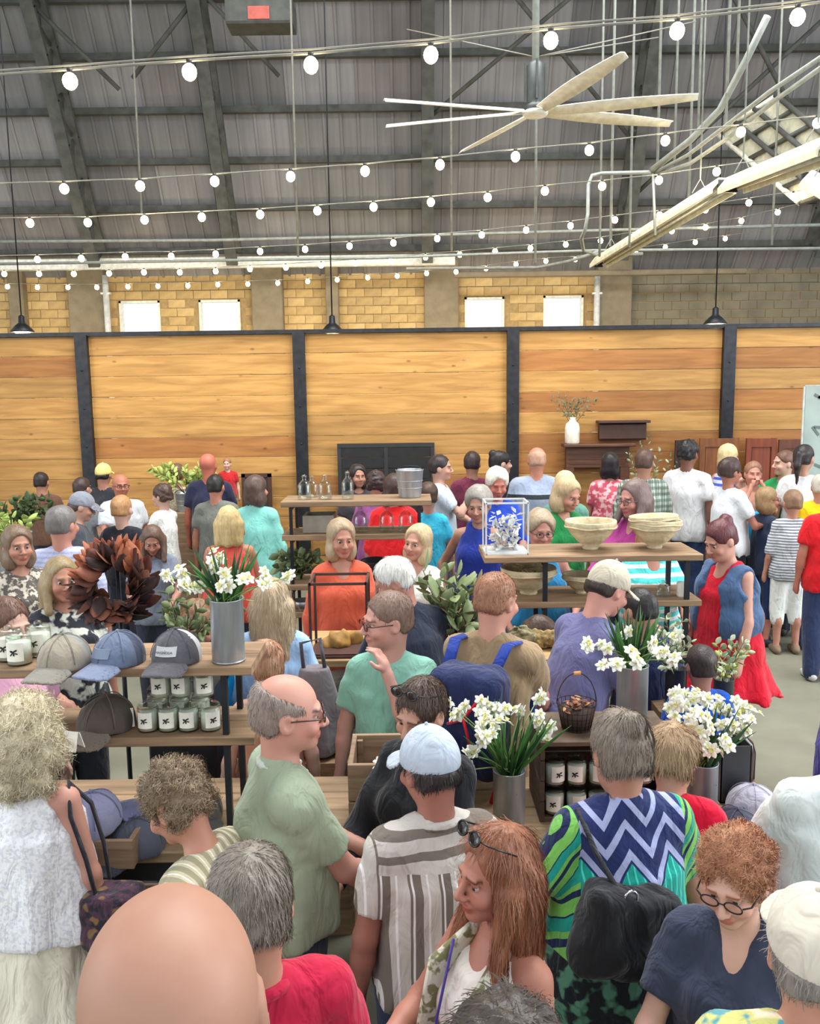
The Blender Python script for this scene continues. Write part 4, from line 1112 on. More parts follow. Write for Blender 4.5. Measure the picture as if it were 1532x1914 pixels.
trough(W(1118, 494, 12.2), W(1352, 352, 8.4), 'far half of the long cream trough light on hanging rods')
trough(W(1366, 352, 8.3), W(1560, 278, 6.0), 'near half of the long cream trough light on hanging rods')
trough(W(1508, 340, 7.4), W(1640, 420, 7.0), 'short cream trough light at the edge below the long ones', .2)
def conduit(pts, r, lab, name='conduit'):
    P = [W(*p) for p in pts]; c = P[0]; mb = MB()
    mb.tube([p-c for p in P], r, 8); o = mb.build(name, M_conduit); o.location = c; tag(o, lab, 'conduit')
conduit([(1434, 30, 8), (1395, 110, 8.3), (1345, 205, 8.7), (1290, 262, 9.1), (1218, 318, 9.6)], .035, 'thick grey conduit curving down from the roof on the right')
conduit([(1560, 90, 6.5), (1440, 170, 7.4), (1350, 240, 8.3), (1285, 290, 9), (1225, 322, 9.6)], .02, 'thin grey conduit below the thick curved one')
conduit([(1560, 108, 6.5), (1450, 186, 7.4), (1360, 258, 8.3), (1290, 305, 9), (1228, 326, 9.6)], .02, 'lowest of the thin curved conduits on the right')
conduit([(1218, 322, 9.6), (1125, 324, 10), (1106, 328, 10), (1099, 345, 10), (1098, 400, 10), (1093, 430, 10), (1086, 445, 10.4), (1090, 468, 11), (1110, 475, 12), (1200, 474, 12.2)], .022, 'grey conduit with a squared bend and a hanging loop')
conduit([(-40, 452, 15), (400, 449, 15), (850, 438, 15), (1140, 430, 15), (1560, 420, 14)], .028, 'faint level pipe below the third bulb string')
conduit([(-40, 494, 13.4), (700, 482, 13.4), (1110, 468, 13), (1560, 464, 12.6)], .022, 'level white conduit along the top of the rear wall')
conduit([(760, 502, 14.5), (1005, 500, 14), (1065, 488, 13), (1120, 470, 12.4)], .026, 'short pale conduit rising to the trough light end')
def roofz(y):
    for (y1, z1), (y0, z0) in zip(prof, prof[1:]):
        if y0 <= y <= y1: return z0+(z1-z0)*(y-y0)/(y1-y0)
    return prof[-1][1]
for (px, y0, y1, Z, lab) in ((996, 230, 492, 10.5, 'thin rod hanging just below the fan hub'), (840, 150, 470, 12, 'thin rod left of the fan hanging near the long left blades'), (1116, 210, 480, 11.5, 'thin rod beside the squared conduit bend'), (1136, 120, 460, 12, 'thin rod right behind the squared conduit bend'), (1172, -60, 462, 10.6, 'long rod through the tips of the right fan blades'), (1224, -60, 318, 9.6, 'rod ending at the joint of the curved conduits'), (1220, 320, 440, 9.6, 'short rod below the joint of the curved conduits'), (1352, -60, 230, 8.6, 'rod crossing the thick curved conduit'), (1372, -60, 150, 9, 'short rod right of the one crossing the thick conduit'), (1256, 100, 300, 10.5, 'thin rod just past the tip of the longest fan blade'), (1300, 100, 250, 10.4, 'second thin rod past the longest fan blade'), (1282, 290, 402, 10, 'rod holding the middle of the far trough light'), (1438, 360, 458, 11.8, 'short rod above the level white conduit at the right'), (262, 250, 420, 13, 'thin rod between the two left roof ribs'), (553, 100, 480, 12, 'long thin rod right of the second roof rib')):
    a = W(px, y0, Z); b = W(px+4, y1, Z); 
    if px != 1220: a = Vector((b.x, b.y, roofz(b.y)-.1))
    mb = MB(); mb.tube([(0, 0, 0), b-a], .016, 6); o = mb.build('hanging_rod', M_conduit if px > 900 else M_cable); o.location = a; tag(o, lab, 'rod', 'thin rods hanging from the roof')
# skylight panel with glazing bars, upper right
sk = empty('skylight', 'pale slanted skylight panel with dark glazing bars beside the trough lights', 'skylight')
A = W(1345, 250, 13.5); Bp = W(1455, 178, 12.0); Cp = W(1640, 330, 10.0); Dp = W(1500, 380, 11.6)
def bil(u, v): return A*(1-u)*(1-v)+Bp*u*(1-v)+Cp*u*v+Dp*(1-u)*v
nn = (Bp-A).cross(Dp-A).normalized()
if nn.z < 0: nn = -nn
for i in range(3):
    for j in range(5):
        mb = MB(); q = [bil((i+a)/3, (j+b)/5) for a, b in ((.04, .04), (.96, .04), (.96, .96), (.04, .96))]; vs = q+[p+nn*.03 for p in q]
        mb._add(vs, [(0, 1, 2, 3), (7, 6, 5, 4), (0, 4, 5, 1), (1, 5, 6, 2), (2, 6, 7, 3), (3, 7, 4, 0)], False); mb.build('pane', mat('fibreglass_pane', (214, 212, 190), .5), sk)
for j in range(6):
    mb = MB(); mb.tube([bil(0, j/5)-nn*.03, bil(1, j/5)-nn*.03], .035, 6); mb.build('glazing_bar', M_truss if j else M_white, sk)
for i in range(4):
    mb = MB(); mb.tube([bil(i/3, 0)-nn*.05, bil(i/3, 1)-nn*.05], .04, 6); mb.build('glazing_bar', M_truss if i else M_white, sk)
# pendants over the fence
for (px, lab) in ((42, 'dark barn pendant lamp at the left end over the fence'), (621, 'dark barn pendant lamp above the middle fence bay'), (1336, 'dark barn pendant lamp above the right fence bay')):
    p = W(px, 621 if px < 1000 else 606, 13.2); t = empty('pendant_lamp', lab, 'pendant lamp', p)
    mb = MB(); mb.lathe([(.17, 0), (.175, .015), (.10, .10), (.05, .14), (.045, .24), (.02, .26), (0, .26)], 20); mb.build('lamp_shade', M_steel, t)
    mb = MB(); mb.tube([(0, 0, .25), (0, 0, 13.55-p.z)], .010, 6); mb.build('rod', M_steel, t)
    mb = MB(); mb.sphere((0, 0, .0), .07, 12, 8, (1.6, 1.6, .5)); mb.build('bulb', emis('pendant_glow', (1, .85, .5), 14), t)
    d = bpy.data.lights.new('pendant_light', 'POINT'); d.energy = 90; d.color = (1, .76, .42); d.shadow_soft_size = .12
    lo = bpy.data.objects.new('pendant_light', d); COL.objects.link(lo); lo.location = p+Vector((0, 0, -.12))
# warm lamps standing behind the fence wash the block wall
for x in (-8.5, -5.5, -2.5, .5, 3.2):
    d = bpy.data.lights.new('wall_wash', 'AREA'); d.size = .5; d.energy = 26; d.color = (1, .82, .52)
    lo = bpy.data.objects.new('wall_wash', d); COL.objects.link(lo); lo.location = (x, 17.6, 2.4); aim(lo, (x, 20.5, 4.2))
# fence wash
for x in (-5.4, -2.6, .2, 3.0):
    d = bpy.data.lights.new('track_lamp', 'SPOT'); d.energy = 110; d.spot_size = R(95); d.spot_blend = .8; d.color = (1, .80, .48); d.shadow_soft_size = .15
    lo = bpy.data.objects.new('track_lamp', d); COL.objects.link(lo); lo.location = (x, 8.6, 4.9); aim(lo, (x, 11.5, 2.3))
# small sign near the roof
p = W(489, 48, 13); sg_ = empty('roof_heater', 'dark box unit with a small red sticker high under the roof', 'heater', p)
mb = MB(); mb.box((0, 0, .12), (1.0, .5, .35), bev=.03); mb.build('housing', M_truss, sg_)
mb = MB(); mb.box((.0, -.26, .08), (.32, .012, .18)); mb.build('sticker', mat('red_sticker', (196, 96, 84), .6), sg_)
mb = MB(); mb.tube([(-.4, 0, .3), (-.4, 0, 3)], .02, 6); mb.tube([(.4, 0, .3), (.4, 0, 3)], .02, 6); mb.build('hanger', M_conduit, sg_)
# ------------------------------------------------------------------ tables, shelves and goods
def on(px, py, Z, dz=0):
    p = W(px, py, Z); p.z += dz; return p
TZ = .94      # top of the long front table
def board(mb, x0, x1, y0, y1, ztop, t, bev=.006): mb.box(((x0+x1)/2, (y0+y1)/2, ztop-t/2), (x1-x0, y1-y0, t), bev=bev)
# long front table
tx0, tx1, ty0, ty1 = -1.95, 1.42, 2.86, 3.46
ft = empty('display_table', 'long front display table with a plank top and dark steel legs', 'table', ((tx0+tx1)/2, (ty0+ty1)/2, 0)); o0 = ft.location.copy()
M_top = woodmat('table_board', (120, 98, 74), (168, 142, 110), knots=False, sc=3)
nb = 4
for i in range(nb):
    mb = MB(); w_ = (ty1-ty0)/nb; board(mb, tx0, tx1, ty0+i*w_+.002, ty0+(i+1)*w_-.002, TZ-rng.uniform(0, .0015), .045); o = mb.build('plank', M_top, ft); o.location = -o0
mb = MB()
for y in (ty0+.05, ty1-.05): mb.box(((tx0+tx1)/2, y, TZ-.09), (tx1-tx0-.06, .03, .08))
o = mb.build('apron', M_steel, ft); o.location = -o0
for x in (tx0+.08, -.62, .45, tx1-.08):
    for y in (ty0+.06, ty1-.06):
        mb = MB(); mb.box((x, y, (TZ-.05)/2), (.04, .04, TZ-.05)); o = mb.build('leg', M_steel, ft); o.location = -o0
# crates stored under the front table
def crate(name, label, x0, x1, y0, y1, z0, z1, material, open_side='top', slats=4, group=None, t=.018, cat='crate', rz=0):
    c = Vector(((x0+x1)/2, (y0+y1)/2, z0)); w, d, h = x1-x0, y1-y0, z1-z0
    cr_ = empty(name, label, cat, c, rz, group)
    def sl(cc, dd, nm='slat'):
        mb = MB(); mb.box(cc, dd, bev=.002); mb.build(nm, material, cr_)
    hs_ = h/slats
    for k in range(slats):
        z = hs_*(k+.5)
        if open_side != 'front': sl((0, -d/2+t/2, z), (w, t, hs_-.006))
        sl((0, d/2-t/2, z), (w, t, hs_-.006))
        for s_ in (-1, 1): sl((s_*(w/2-t/2), 0, z), (t, d-2*t, hs_-.006))
    sl((0, 0, t/2), (w-2*t, d-2*t, t), 'base')
    if open_side == 'front':
        sl((0, 0, h-t/2), (w+.004, d+.004, t), 'top_board'); 
    for sx in (-1, 1):
        for sy in (-1, 1):
            if open_side == 'front' and sy < 0: continue
            sl((sx*(w/2-t-.012), sy*(d/2-t-.012), h/2), (.022, .022, h-2*t), 'corner_post')
    return cr_
crate('wooden_crate', 'grey painted crate under the front table beside the person in the striped shirt', .30, .78, 2.98, 3.4, 0, .62, mat('blue_grey_paint', (104, 118, 134), .7, var=.2), slats=5, group='crates under the front table')
crate('wooden_crate', 'brown crate under the left end of the front table', -1.35, -.9, 2.98, 3.4, 0, .5, M_crate, slats=4, group='crates under the front table')
# painted panel with stencilled strokes on the grey crate
mb = MB(); 
for x in (.60, .66): mb.box((x, 2.972, .42), (.022, .006, .16))
tag(mb.build('stencil', mat('stencil_dark', (50, 58, 66), .8)), 'two dark stencilled strokes on the grey crate under the front table', 'marking')

# shelf rack standing on the left end of the front table
def rack(label, x0, x1, y0, y1, zb, tops, t=.035, posts_x=None, mat_=M_shelf, post=.022, cross=True, ext=0):
    c = Vector(((x0+x1)/2, (y0+y1)/2, zb)); r = empty('shelf_rack', label, 'shelf', c)
    for zt_ in tops:
        ny = 2
        for i in range(ny):
            w_ = (y1-y0)/ny
            mb = MB(); mb.box((0, -(y1-y0)/2+w_*(i+.5), zt_-zb-t/2), (x1-x0, w_-.003, t), bev=.004); mb.build('shelf_board', mat_, r)
    px_ = posts_x if posts_x else (x0+.08, x1-.08)
    for x in px_:
        for y in (y0+.03, y1-.03):
            mb = MB(); mb.box((x-c.x, y-c.y, (max(tops)-t-zb)/2), (post, post, max(tops)-t-zb)); mb.build('post', M_steel, r)
        for zt_ in tops:
            mb = MB(); mb.box((x-c.x, 0, zt_-t-zb-.012), (post, y1-y0-.06, .02)); mb.build('bracket', M_steel, r)
    return r
LS_Y0, LS_Y1 = 2.98, 3.30
zt1 = W(465, 1250, 3.06).z; zt2 = W(300, 1392, 3.06).z
LX1 = W(467, 1250, 3.06).x
rack('steel and plank shelf rack standing on the left end of the front table', -1.9, LX1, LS_Y0, LS_Y1, TZ, [zt1, zt2], posts_x=(-1.8, W(412, 1300, 3.06).x))
# ---- glasses of candles: jar thing with lid, wax, label
M_jar = glass('jar_glass', (.93, .96, .94), .03, .8)
M_wax = mat('white_wax', (235, 232, 222), .5); M_lab = mat('cream_label', (240, 238, 226), .7); M_ink = mat('label_ink', (44, 46, 44), .7)
def make_jar():
    t = empty('candle_jar', 'x', 'jar')
    mb = MB(); mb.lathe([(.0, 0), (.036, 0), (.039, .004), (.039, .088), (.036, .092), (.0345, .092), (.0365, .086), (.0365, .006), (0, .004)], 20); mb.build('glass', M_jar, t)
    mb = MB(); mb.lathe([(0, .005), (.0358, .006), (.0358, .072), (0, .073)], 20); mb.build('wax', M_wax, t)
    mb = MB()
    vs = []; 
    for i in range(9):
        a = R(-90-42+84*i/8)
        for (r_, z) in ((.0395, .018), (.0395, .078), (.0402, .078), (.0402, .018)): vs.append((r_*math.cos(a), r_*math.sin(a), z))
    fs = [(i*4+k, (i+1)*4+k, (i+1)*4+(k+1) % 4, i*4+(k+1) % 4) for i in range(8) for k in range(4)]+[(3, 2, 1, 0), (32, 33, 34, 35)]
    mb._add(vs, fs, False); lb = mb.build('paper_label', M_lab, t)
    mb = MB()   # dark leafy emblem
    for (x, z, r_, a) in ((-.004, .049, .010, .6), (.005, .053, .008, -.5), (.000, .043, .008, 1.5), (.008, .044, .006, .2), (-.008, .041, .006, 2.2)):
        q = Matrix.Rotation(a, 3, 'Y'); vs = [Vector((x, -.0412+abs(x)*.09, z))+q @ Vector((u*r_, 0, v*r_*.55)) for u, v in ((-1, 0), (-.4, .7), (.5, .6), (1, 0), (.4, -.7), (-.5, -.6))]
        mb._add(vs+[v+Vector((0, .0006, 0)) for v in vs], [(0, 1, 2, 3, 4, 5), (11, 10, 9, 8, 7, 6)], False)
    mb.build('emblem', M_ink, t)
    mb = MB(); mb.lathe([(0, .090), (.037, .090), (.037, .098), (.033, .101), (.012, .102), (.013, .112), (.009, .116), (0, .116)], 18); mb.build('lid', M_jar, t)
    return t
jar0 = make_jar(); used_jar = [False]
def jar(x, y, z, label, group, rz=0, s=1.0):
    if not used_jar[0]:
        used_jar[0] = True; o = jar0; o.location = (x, y, z); o.rotation_euler = (0, 0, rz); o['label'] = label; o['group'] = group; o.scale = (s,)*3
    else: o = dupe(jar0, (x, y, z), rz, label, group, s)
    return o
xs = [W(px, 1370, 3.1).x for px in (262, 301, 340, 382)]
for i, x in enumerate(xs): jar(x, 3.06, zt2, ('leftmost', 'second', 'third', 'rightmost')[i]+' jar of the lower row on the second shelf', 'candle jars on the left rack', rz=(-.1, .05, 0, .5)[i])
for i, x in enumerate([W(px, 1305, 3.12).x for px in (286, 326, 368)]): jar(x, 3.10, zt2+.118, ('left', 'middle', 'right')[i]+' jar of the upper row stacked on the second shelf', 'candle jars on the left rack', rz=(.0, -.2, .3)[i])
for i, px in enumerate((280, 322, 362)): jar(W(px, 1370, 3.2).x, 3.17, zt2, 'back row jar half hidden behind the '+('left', 'middle', 'right')[i]+' front jars on the second shelf', 'candle jars on the left rack')
for i, (px, y, dz) in enumerate(((25, 3.05, 0), (-6, 3.10, 0), (38, 3.16, 0))): jar(W(px, 1215, 3.1).x, y, zt1+dz, ('white-labelled jar at the left end of the top shelf beside the tan cap', 'jar cut by the left edge of the picture on the top shelf', 'jar standing behind the others at the left end of the top shelf')[i], 'candle jars on the top shelf', s=1.15)

# ---- caps for sale
def text_obj(body, size, material, M, parent=None, name='lettering', ext=.0008, center=True):
    cu_ = bpy.data.curves.new(name, 'FONT'); cu_.body = body; cu_.size = size; cu_.extrude = ext
    cu_.align_x = 'CENTER'; cu_.align_y = 'CENTER'
    o = bpy.data.objects.new(name, cu_); COL.objects.link(o)
    dg = bpy.context.evaluated_depsgraph_get(); me = bpy.data.meshes.new_from_object(o.evaluated_get(dg)); me.name = name
    bpy.data.objects.remove(o); me.materials.clear(); me.materials.append(material)
    o = bpy.data.objects.new(name, me); COL.objects.link(o); o.parent = parent
    if M is not None: o.matrix_local = M
    return o
def capthing(label, loc, rz, crown, brim, mesh=None, patch=None, group='caps for sale', lettering=None, tilt=0, s=1.0):
    t = empty('baseball_cap', label, 'cap', loc, rz, group); t.scale = (s,)*3
    Mi = TR(0, 0, .030-.045) @ Rx(R(tilt))
    F = SDF([-.16, -.26, -.02], [.16, .16, .16], .006); cap_field(F, Mi); F.noise(.003, 22, int(abs(loc[0])*100)); p, q = F.arrays()
    me = npmesh('crown', p, q); me.materials.append(cloth(crown)); me.materials.append(cloth(mesh or crown))
    if mesh:
        c = p[q].mean(1); me.polygons.foreach_set('material_index', (c[:, 1] > .01).astype(np.int32))
    link('crown', me, None, t)
    F = SDF([-.13, -.27, -.07], [.13, .0, .07], .006); brim_field(F, Mi @ TR(0, 0, .004)); p, q = F.arrays(); link('brim', npmesh('brim', p, q), cloth(brim), t)
    mb = MB(); mb.sphere(Mi @ Vector((0, .012, .138)), .007, 8, 5)
    mb.build('button', cloth(brim), t)
    mb = MB()   # seams over the crown
    for a in (0, 60, 120):
        mb.tube([Mi @ Vector((.0885*math.cos(R(a+30))*math.cos(f), .012+.1065*math.sin(R(a+30))*math.cos(f), .040+.0985*math.sin(f))) for f in np.linspace(.02, math.pi-.02, 16)], .0016, 4)
    mb.build('seam', cloth(brim), t)
    if patch:
        m2 = MB(); n_ = 7; vs = []
        for i in range(n_+1):
            x = -.038+.076*i/n_
            for z in (.062, .094):
                e = math.sqrt(max(0, 1-(x/.088)**2-((z-.040)/.098)**2)); y = .012-.106*e-.0035; vs += [(x, y, z+.030-.045), (x, y+.004, z+.030-.045)]
        fs = []
        for i in range(n_): a = i*4; fs += [(a, a+4, a+6, a+2), (a+1, a+3, a+7, a+5), (a, a+1, a+5, a+4), (a+2, a+6, a+7, a+3)]
        fs += [(0, 2, 3, 1), (n_*4, n_*4+1, n_*4+3, n_*4+2)]
        m2._add(vs, fs, False); pt_ = m2.build('patch', mat('cap_patch', patch, .8), t)
    if lettering:
        z = .078; y = .012-.106*math.sqrt(1-((z-.040)/.098)**2)-.006
        text_obj(lettering, .0155, mat('cap_thread', (205, 208, 214), .7), TR(0, y+.001, z+.030-.045) @ Rx(R(68)), t)
    return t
capthing('tan and grey cap at the left of the top shelf', W(118, 1246, 3.10)*1.0, R(-12), (150, 142, 128), (128, 124, 116), mesh=(146, 146, 142))
bpy.context.view_layer.update()
c1 = [o for o in bpy.data.objects if o.name.startswith('baseball_cap')][-1]; c1.location.z = zt1
def shelfcap(px, Z, z, *a, **k):
    p = W(px, 1200, Z); return capthing(a[0], (p.x, p.y, z), *a[1:], **k)
shelfcap(216, 3.12, zt1, 'faded denim-blue cap between the tan cap and the patched cap on the top shelf', R(-25), (100, 112, 138), (116, 126, 152), mesh=(70, 78, 98), patch=(120, 132, 156))
shelfcap(326, 3.14, zt1, 'charcoal cap with a white mesh back and a framed patch on the top shelf', R(-8), (84, 84, 92), (88, 86, 92), mesh=(216, 216, 220), patch=(190, 192, 194))
pc = [o for o in bpy.data.objects if o.name.startswith('baseball_cap')][-1]
text_obj('MAGNOLIA', .0125, mat('cap_thread_dark', (70, 70, 78), .7), TR(0, -.0955, .078+.030-.045) @ Rx(R(66)), pc)
shelfcap(186, 3.16, zt2, 'dark brown cap in shade on the second shelf of the left rack', R(-20), (84, 76, 70), (110, 100, 90), s=1.1)
p = W(178, 1530, 3.02); capthing('lavender-grey cap on the front table behind the patterned handbag', (p.x, p.y, TZ+.115), R(150), (150, 152, 186), (120, 122, 160), s=1.05, tilt=0)
crate('wooden_box', 'low wooden box under the lavender cap on the front table', p.x-.14, p.x+.16, p.y-.10, p.y+.14, TZ, TZ+.11, M_crate, slats=1, group=None, cat='box')
p = W(240, 1560, 3.0); capthing('slate cap lying on the front table beside the person bending in the striped beige top', (p.x, p.y+.05, TZ), R(-40), (92, 96, 112), (84, 88, 104))
p = W(375, 1540, 3.3); capthing('dark grey cap at the back of the front table below the rack', (p.x, p.y, TZ), R(20), (96, 94, 92), (84, 84, 84))
p = W(1386, 1560, 3.0); capthing('dark navy cap with white letters at the right end of the front table', (p.x, p.y+.03, TZ), R(12), (62, 66, 84), (84, 84, 112), lettering='MAGNOLIA', s=1.12)
p = W(1440, 1500, 3.25); capthing('pale lilac cap behind the navy cap at the right end of the front table', (1.30, p.y, TZ), R(40), (190, 188, 206), (172, 170, 190), s=1.0)
# folded papers on the shelves
for i, (px, py, Z, z, a, lab) in enumerate(((232, 1340, 3.2, zt2, .5, 'cream card propped behind the jars on the second shelf'), (128, 1390, 3.0, zt2, -.3, 'small cream card beside the dark brown cap'),)):
    p = W(px, py, Z); mb = MB(); mb.box((0, 0, .035), (.07, .004, .07), Matrix.Rotation(-.25, 3, 'X')); mb.box((0, .03, .03), (.07, .004, .07), Matrix.Rotation(.35, 3, 'X')); o = mb.build('card', M_lab); o.location = (p.x, p.y, z+.006); o.rotation_euler = (0, 0, a); tag(o, lab, 'card')

# ---- tin vases with narcissus
def vase(x, y, z, label, r=.060, h=.222, material=None, sq=False):
    t = empty('tin_vase', label, 'vase', (x, y, z), 0, 'galvanised flower tins')
    mb = MB(); n_ = 28 if not sq else 4
    if sq:
        for s_ in (-1, 1): mb.box((s_*(r-.002), 0, h/2), (.004, 2*r, h)); mb.box((0, s_*(r-.002), h/2), (2*r, .004, h))
        mb.box((0, 0, .003), (2*r, 2*r, .006))
    else: mb.lathe([(0, .0), (r-.002, 0), (r, .003), (r, h-.003), (r+.0015, h-.001), (r, h), (r-.003, h), (r-.004, .01), (0, .01)], n_)
    mb.build('body', material or M_galv, t)
    if not sq:
        mb = MB(); mb.box((0, r*.999, h/2), (.012, .003, h-.01)); mb.build('seam', material or M_galv, t)
        mb = MB(); mb.lathe([(r+.001, .003), (r+.002, .006), (r+.001, .009)], n_); mb.build('foot_ring', material or M_galv, t)
    mb = MB(); mb.lathe([(0, h*.5), (r-.006, h*.5)], 16); mb.build('water', mat('dark_water', (50, 60, 50), .1), t)
    return t
M_leaf = mat('narcissus_leaf', (74, 128, 62), .5, var=.3, scale=8); M_leafd = mat('narcissus_leaf_dark', (44, 84, 48), .5, var=.3, scale=8)
M_stem = mat('flower_stem', (120, 150, 84), .5); M_petal = mat('white_petal', (238, 238, 226), .6, var=.04); M_cup = mat('pale_cup', (226, 226, 150), .6)
M_petc = mat('cream_petal', (236, 236, 198), .6, var=.05)
def make_bloom():
    mb = MB()
    for k in range(6):
        a = k*math.pi/3; d = Vector((math.cos(a), math.sin(a), .25 if k % 2 else .05)); mb.leaf((d.x*.004, d.y*.004, 0), d, (0, 0, 1), .024, .019, fold=.15, curl=.15, n=3)
    f = mb.build('flower', M_petal)
    mb = MB(); mb.lathe([(.003, 0), (.006, .004), (.009, .010), (.0075, .010), (.004, .004), (0, .002)], 10); c = mb.build('cup', M_cup, f)
    return f
bloom_me = make_bloom(); bloom_cup = bloom_me.children[0]; fm, cm = bloom_me.data, bloom_cup.data
bpy.data.objects.remove(bloom_cup); bpy.data.objects.remove(bloom_me)
def bunch(vx, vy, vz, hv, label, nst=10, nlf=26, ht=.20, spread=.55, seed=1, r=.055, dense=5, cream=False, leafm=None, lean=(0, 0), fs=1.0, stems=None):
    rg = random.Random(seed)
    t = empty('narcissus_bunch', label, 'flowers', (vx, vy, vz+hv*.45), 0, 'bunches of white narcissus')
    zb = hv*.55
    for i in range(nlf):
        a = rg.uniform(0, 6.283); rr = r*.75*math.sqrt(rg.random()); tl = spread*rg.uniform(.15, 1.0)
        d = Vector((math.cos(a)*tl+lean[0], math.sin(a)*tl+lean[1], 1)).normalized()
        rim = Vector((math.cos(a)*rr, math.sin(a)*rr, zb)); p0 = rim-d*(zb*.8)
        mb = MB(); L = zb*.8+ht*rg.uniform(.6, 1.05)
        mb.leaf(p0, d, (rg.uniform(-1, 1), rg.uniform(-1, 1), 0), L, .013, fold=.3, curl=rg.uniform(-.05, .22), n=6, shape=lambda q: min(1, (1-q)*4+.05))
        mb.build('leaf', leafm or (M_leaf if rg.random() < .6 else M_leafd), t)
    tips = []
    for i in range(nst):
        a = 6.283*i/nst+rg.uniform(-.4, .4); tl = spread*rg.uniform(.1, 1.15)*1.05
        d = Vector((math.cos(a)*tl+lean[0], math.sin(a)*tl+lean[1], 1)).normalized(); rr = r*.7
        p0 = Vector((math.cos(a)*rr*.3, math.sin(a)*rr*.3, .02)); p1 = Vector((math.cos(a)*rr*.8, math.sin(a)*rr*.8, zb)); p2 = p1+d*ht*rg.uniform(.75, 1.2)
        if stems and i < len(stems): p2 = Vector(stems[i])-t.location
        mb = MB(); mb.tube([p0, p1, p1.lerp(p2, .5)+Vector((0, 0, .012)), p2], [.0032, .003, .0028, .002], 5); mb.build('stem', M_stem, t)
        tips.append(p2)
    for p in tips:
        for k in range(dense):
            q = p+Vector((rg.gauss(0, 1), rg.gauss(0, 1), rg.gauss(0, .8)))*(.013*fs*(dense/4))
            f = bpy.data.objects.new('flower', fm); COL.objects.link(f); f.parent = t; f.location = q
            dirv = Vector((rg.gauss(0, .7), rg.uniform(-1.3, .1), rg.uniform(.0, .9))); f.rotation_euler = dirv.to_track_quat('Z', 'Y').to_euler(); s_ = fs*rg.uniform(.75, 1.15); f.scale = (s_,)*3
            c = bpy.data.objects.new('cup', cm); COL.objects.link(c); c.parent = f
    return t
VZ = 3.2
p = W(428, 1242, 3.16); vase(p.x, p.y, zt1, 'tall galvanised tin at the right end of the top shelf', r=.060, h=.235)
st = [W(*q) for q in ((312, 1078, 3.15), (342, 1068, 3.1), (346, 1095, 3.0), (372, 1098, 3.1), (405, 1040, 3.2), (398, 1060, 3.1), (420, 1072, 3.0), (440, 1078, 3.15), (456, 1082, 3.0), (415, 1098, 3.0), (500, 1072, 3.2), (498, 1092, 3.1), (535, 1080, 3.3))]
bunch(p.x, p.y, zt1, .235, 'white narcissus in the tin on the top shelf of the left rack', nst=13, nlf=46, ht=.21, spread=.8, seed=2, dense=3, stems=st)
p = W(951, 1534, VZ); vase(p.x, p.y, TZ, 'galvanised tin in the middle of the front table', h=.225)
st = [W(*q) for q in ((835, 1318, 3.2), (858, 1330, 3.1), (896, 1318, 3.2), (902, 1335, 3.1), (920, 1325, 3.3), (945, 1325, 3.2), (912, 1352, 3.05), (920, 1368, 3.0), (935, 1350, 3.0), (1008, 1300, 3.3), (970, 1335, 3.2), (902, 1378, 2.98), (880, 1410, 3.05), (1020, 1368, 3.2), (1000, 1340, 3.2), (870, 1440, 3.1))]
bunch(p.x, p.y, TZ, .225, 'white narcissus in the tin in the middle of the front table', nst=16, nlf=54, ht=.25, spread=.95, seed=3, dense=4, leafm=None, stems=st)
# the crate with candles, and what stands on it
CR0 = W(1015, 1550, 3.14); ctop = W(1100, 1392, 3.14).z
crx0, crx1, cry0, cry1 = CR0.x, CR0.x+.50, 3.02, 3.32
crate('wooden_crate', 'dark wooden crate lying open toward the viewer with stacked candle jars inside', crx0, crx1, cry0, cry1, TZ, ctop, mat('dark_crate', (92, 74, 58), .7, var=.3), open_side='front', slats=4)
for r_ in range(2):
    for c in range(5):
        jar(crx0+.062+c*.083, cry0+.06, TZ+.02+r_*.118, ('lower', 'upper')[r_]+' crate jar, '+('leftmost of its row', 'second from the left', 'third from the left', 'fourth from the left', 'rightmost of its row')[c]+', in the dark crate', 'candle jars in the dark crate', rz=rng.uniform(-.5, .3))
p = W(1188, 1356, 3.28); vase(p.x, 3.2, ctop, 'galvanised tin standing on top of the dark crate', r=.060, h=.235); vx = p.x
st = [W(*q) for q in ((1098, 1210, 3.2), (1128, 1245, 3.1), (1175, 1180, 3.25), (1132, 1212, 3.2), (1210, 1195, 3.3), (1215, 1205, 3.2), (1256, 1190, 3.3), (1235, 1215, 3.1), (1258, 1233, 3.2), (1192, 1232, 3.0), (1183, 1215, 3.1), (1160, 1240, 3.0))]
bunch(vx, 3.2, ctop, .235, 'white narcissus in the tin on top of the dark crate', nst=12, nlf=60, ht=.22, spread=.6, seed=5, dense=3, stems=st)
p = W(1314, 1510, 3.22); vase(p.x, p.y+.02, TZ, 'galvanised tin right of the person in bright red', r=.056, h=.225)
st = [W(*q) for q in ((1262, 1300, 3.2), (1285, 1318, 3.2), (1300, 1298, 3.3), (1255, 1325, 3.2), (1322, 1310, 3.2), (1282, 1345, 3.1), (1320, 1345, 3.0), (1318, 1368, 3.0), (1340, 1322, 3.3), (1378, 1318, 3.3), (1400, 1330, 3.25), (1396, 1348, 3.2), (1368, 1362, 3.2), (1388, 1368, 3.2), (1322, 1400, 3.0), (1352, 1392, 3.1), (1275, 1295, 3.25), (1270, 1312, 3.1))]
bunch(p.x, p.y+.02, TZ, .225, 'dense cream narcissus right of the person in bright red', nst=18, nlf=44, ht=.24, spread=.85, seed=7, dense=5, cream=True, leafm=M_leafd, fs=1.0, stems=st)
p = W(1362, 1500, 3.42); vase(p.x, p.y, TZ, 'dark square metal box behind the navy cap', r=.058, h=.235, material=mat('dark_zinc', (74, 76, 80), .5, .5), sq=True)
p = W(1408, 1470, 3.9)
bt = empty('demijohn', 'dark brown glass jug at the far right corner behind the square metal box', 'jug', (1.36, 3.39, TZ))
